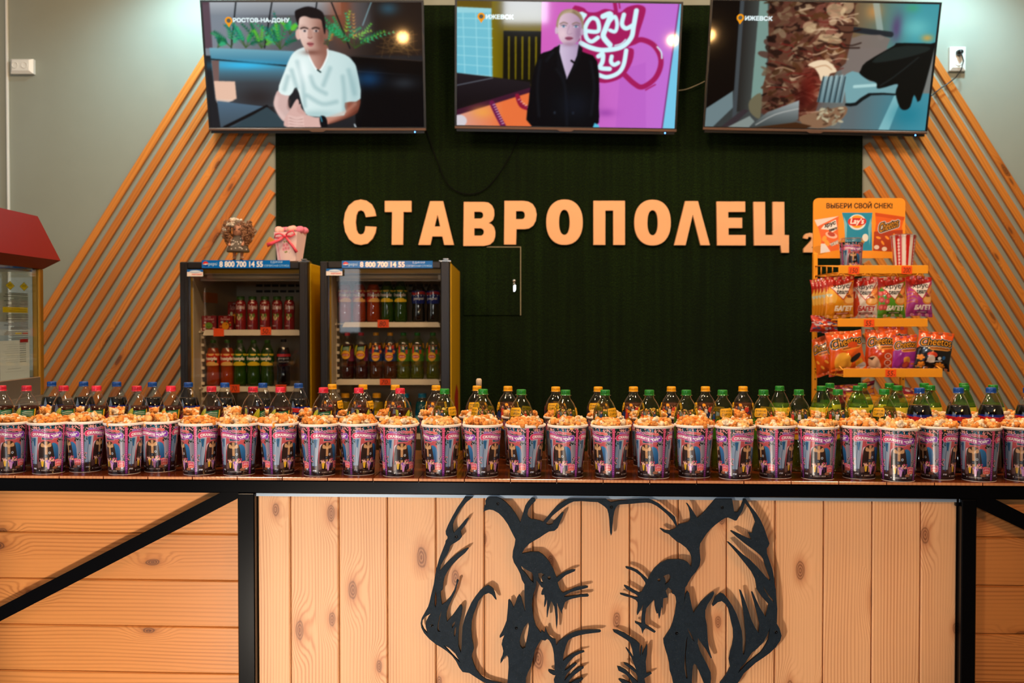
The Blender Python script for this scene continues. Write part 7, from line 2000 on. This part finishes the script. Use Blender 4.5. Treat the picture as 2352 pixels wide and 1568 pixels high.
def place_cup(px, ang, yl, lab, group, hs, hgroup, hlab, zs=1.0):
    global cup0
    x, _ = CL(px, 1000, yl)
    loc = CW(x, yl)
    rz = -PSI + math.radians(ang)
    # turn so that the ribbon sits at the given angle as seen from the lens
    rz += math.atan2(loc.x, loc.y) * -1 + PSI
    if cup0 is None:
        cup0 = make_cup(lab, group); cup0.location = loc; cup0.rotation_euler = (0, 0, rz)
    else: dup(cup0, loc, rz, lab, group)
    h = bpy.data.objects.new('popcorn', HEAPS[hs % 4]); link(h)
    h.location = loc + Vector((0, 0, CUP_H)); h.rotation_euler = (0, 0, hs * 1.7 + (hs * hs) % 5)
    h.scale = (1, 1, .92 + .05 * (hs * 7 % 5))
    tag(h, hlab, 'popcorn', hgroup, 'stuff')
FY0, BY0 = .075, .292
def stagger(base, pxs):
    out, prev = [], None
    for px in pxs:
        y = base
        x = CL(px, 1000, base)[0]
        if prev is not None:
            gap = .1065 ** 2 - (x - prev[0]) ** 2
            if gap > 0: y = prev[1] + math.sqrt(gap) * (1 if prev[1] <= base + .001 else -1)
        prev = (x, y); out.append(y)
    return out
ST = stagger(FY0 - .012, [p for p, _ in CUPS])
for i, (px, ang) in enumerate(CUPS):
    place_cup(px, ang, ST[i], f'printed popcorn cup, {nth(i)} from the left in the front row on the bar', 'popcorn cups in the front row', i, 'popcorn in the front row', f'orange popcorn heaped in the {nth(i)} cup of the front row from the left')
BPX = [1176 + (p - 12 - 1176) * .995 for p, _ in CUPS]
SB = stagger(BY0 - .012, BPX)
for i, (px, ang) in enumerate(CUPS):
    place_cup(BPX[i], ang * .6 + 20, SB[i], f'printed popcorn cup behind the {nth(i)} front cup from the left', 'popcorn cups in the back row', i + 31, 'popcorn in the back row', f'orange popcorn heaped in the back-row cup behind the {nth(i)} front cup')

# ------------------------------------------------------------------ bottles on the bar
ROW_A = [('berry', 3), ('berry', 61), ('berry', 146), ('berry', 221.5), ('berry', 314), ('berry', 392.5), ('berry', 485.7), ('berry', 581), ('berry', 644), ('berry', 743), ('berry', 824), ('berry', 919),
         ('green', 1021.4), ('green', 1109.6), ('green', 1197.5), ('green', 1299), ('green', 1390), ('green', 1491.4), ('green', 1576.5), ('green', 1659.6), ('green', 1753.7), ('green', 1835), ('green', 1924.5), ('green', 2031), ('cola', 2112), ('cola', 2201.6), ('cola', 2276.4), ('cola', 2362)]
ROW_B = [('cola', 118.6), ('cola', 192), ('cola', 268), ('cola', 350), ('cola', 432.7), ('cola', 516.3), ('cola', 603.7), ('cola', 685.7), ('peach', 763), ('peach', 833.7), ('peach', 908), ('peach', 1001.6), ('peach', 1095.7), ('peach', 1166.7), ('peach', 1276.5), ('peach', 1374), ('peach', 1455), ('peach', 1542), ('peach', 1620.4), ('peach', 1706.7), ('lime', 1790.8), ('lime', 1886.7), ('lime', 1970), ('lime', 2061.6), ('lime', 2137), ('lime', 2215.4), ('lime', 2281)]
ROW_C = [('lime', 1906), ('lime', 1981), ('lime', 2043), ('lime', 2123), ('lime', 2213.6)]
LAB = {'berry': 'red-capped bottle of dark tea', 'green': 'green-capped bottle of green tea', 'peach': 'yellow-capped bottle of amber tea', 'cola': 'blue-capped bottle of cola', 'lime': 'green bottle of lime soda'}
# angles at which the printed bubbles and scenes turn towards the lens
TURN = {'berry': [v - 77 for v in (20, 0, 15, -4, 10, 0, 0, 60, 4, 0, 90, 80)], 'green': [v - 41 for v in (50, -60, -35, 90, 45, 90, 84, 20, -15, 96, 90, -30)], 'peach': [v - 41 for v in (60, 50, 90, 84, -20, 96, -15, -25, 90, 84, 96, 90)]}
def row(lst, yl, where, gsuf, caps):
    cnt = {}
    for k, px in lst:
        n = cnt.get(k, 0); cnt[k] = n + 1
        py = caps(px, k)
        x, zt_ = CL(px, py, yl)
        hh = {'cola': .232, 'lime': .232}.get(k, .222)
        s = (zt_ - ZT) / hh
        t_ = TURN.get(k, [0])
        ang = math.radians(t_[n % len(t_)]) if gsuf != 'B2' else 0
        loc = CW(x, yl)
        base = -math.atan2(loc.x, loc.y)
        off = PI / 2 if k in ('berry', 'green', 'peach') else PI / 2
        place_bottle(k, loc, base + off * 0 + ang + (random.Random(px).uniform(-.5, .5) if k in ('cola', 'lime') else 0), f'{nth(n)} {LAB[k]} from the left, {where}', f'{LAB[k].split(" bottle")[0]} bottles {where}', s)
row(ROW_A, .184, 'in the front bottle row', 'A', lambda px, k: np.interp(px, [0, 400, 900, 1300, 1700, 2050, 2110, 2280], [885, 886, 891, 895, 895, 893, 890.5, 889.5]))
row(ROW_B, .405, 'in the back bottle row', 'B', lambda px, k: np.interp(px, [0, 200, 700, 760, 1300, 1700, 1790, 1880, 2060, 2280], [876, 876, 880, 882, 888, 887, 886, 886, 885, 883.5]))
row(ROW_C, .490, 'in the row nearest the rack', 'C', lambda px, k: 879.5)
# a pale stopper behind the yellow caps
p = CW(CL(1100, 900, .53)[0], .53)
root = thing('sauce_bottle', 'slim bottle with a pale stopper at the back edge of the bar', 'bottle', p)
zt_ = CL(1100, 869, .53)[1] - ZT
MB().lathe([(.018, 0), (.021, .004), (.021, .13), (.012, .16), (.009, .165), (.009, zt_ - .03)], 20).obj('bottle_body', plain('dark_glass', (14, 16, 10), 0.1), root)
MB().lathe([(.0085, zt_ - .031), (.0088, zt_ - .004), (.006, zt_)], 16).obj('stopper', plain('pale_wood', (206, 186, 160), 0.6), root)

# two filled cups on top of the rack
tz = rails[0][1][2] - .006
def lidded(px, y, label, printed_cup):
    pw = W(px, 700, y)
    z = rails[0][0][2] + .0068 + WIRE * .0
    r = thing('lidded_cup', label, 'cup', (pw.x, y, z), -math.atan2(pw.x, y) + (math.radians(-50) if printed_cup else .9), 'lidded cups on the rack')
    if printed_cup:
        me = grid_mesh('printed_sleeve', cup_lin, lambda U, V: (cup_profile(1 - V) * np.sin(U * 2 * PI), -cup_profile(1 - V) * np.cos(U * 2 * PI), (CUP_H - .006) * (1 - V)), M['cup_print'], wrap=True); hh = CUP_H; rt_ = .0492
    else:
        cl_ = art_stripes().lin()
        me = grid_mesh('striped_sleeve', cl_, lambda U, V: ((.036 + .0155 * (1 - V)) * np.sin(U * 2 * PI), -(.036 + .0155 * (1 - V)) * np.cos(U * 2 * PI), .160 * (1 - V)), M['print_gloss'], wrap=True); hh = .160; rt_ = .0515
    link(bpy.data.objects.new('striped_sleeve' if not printed_cup else 'printed_sleeve', me), r)
    MB().lathe([(rt_ * .8, .001), (0.0005, .001)], 30, close=False).obj('cup_base', M['cup_paper'], r)
    MB().lathe([(rt_ + .001, hh - .010), (rt_ + .004, hh - .008), (rt_ + .004, hh - .002), (rt_ + .002, hh), (rt_ - .002, hh + .002), (rt_ - .004, hh + (.012 if printed_cup else .004)), (rt_ - .010, hh + (.014 if printed_cup else .005)), (0.0005, hh + (.014 if printed_cup else .005))], 40, close=False).obj('lid', film('clear_lid', (.86, .87, .87), 1.6, 1.6, .15), r)
lidded(1954, 4.27, 'lidded printed popcorn cup standing on top of the snack rack', True)
lidded(2074, 4.27, 'tall red and white striped cup with a lid on the snack rack', False)
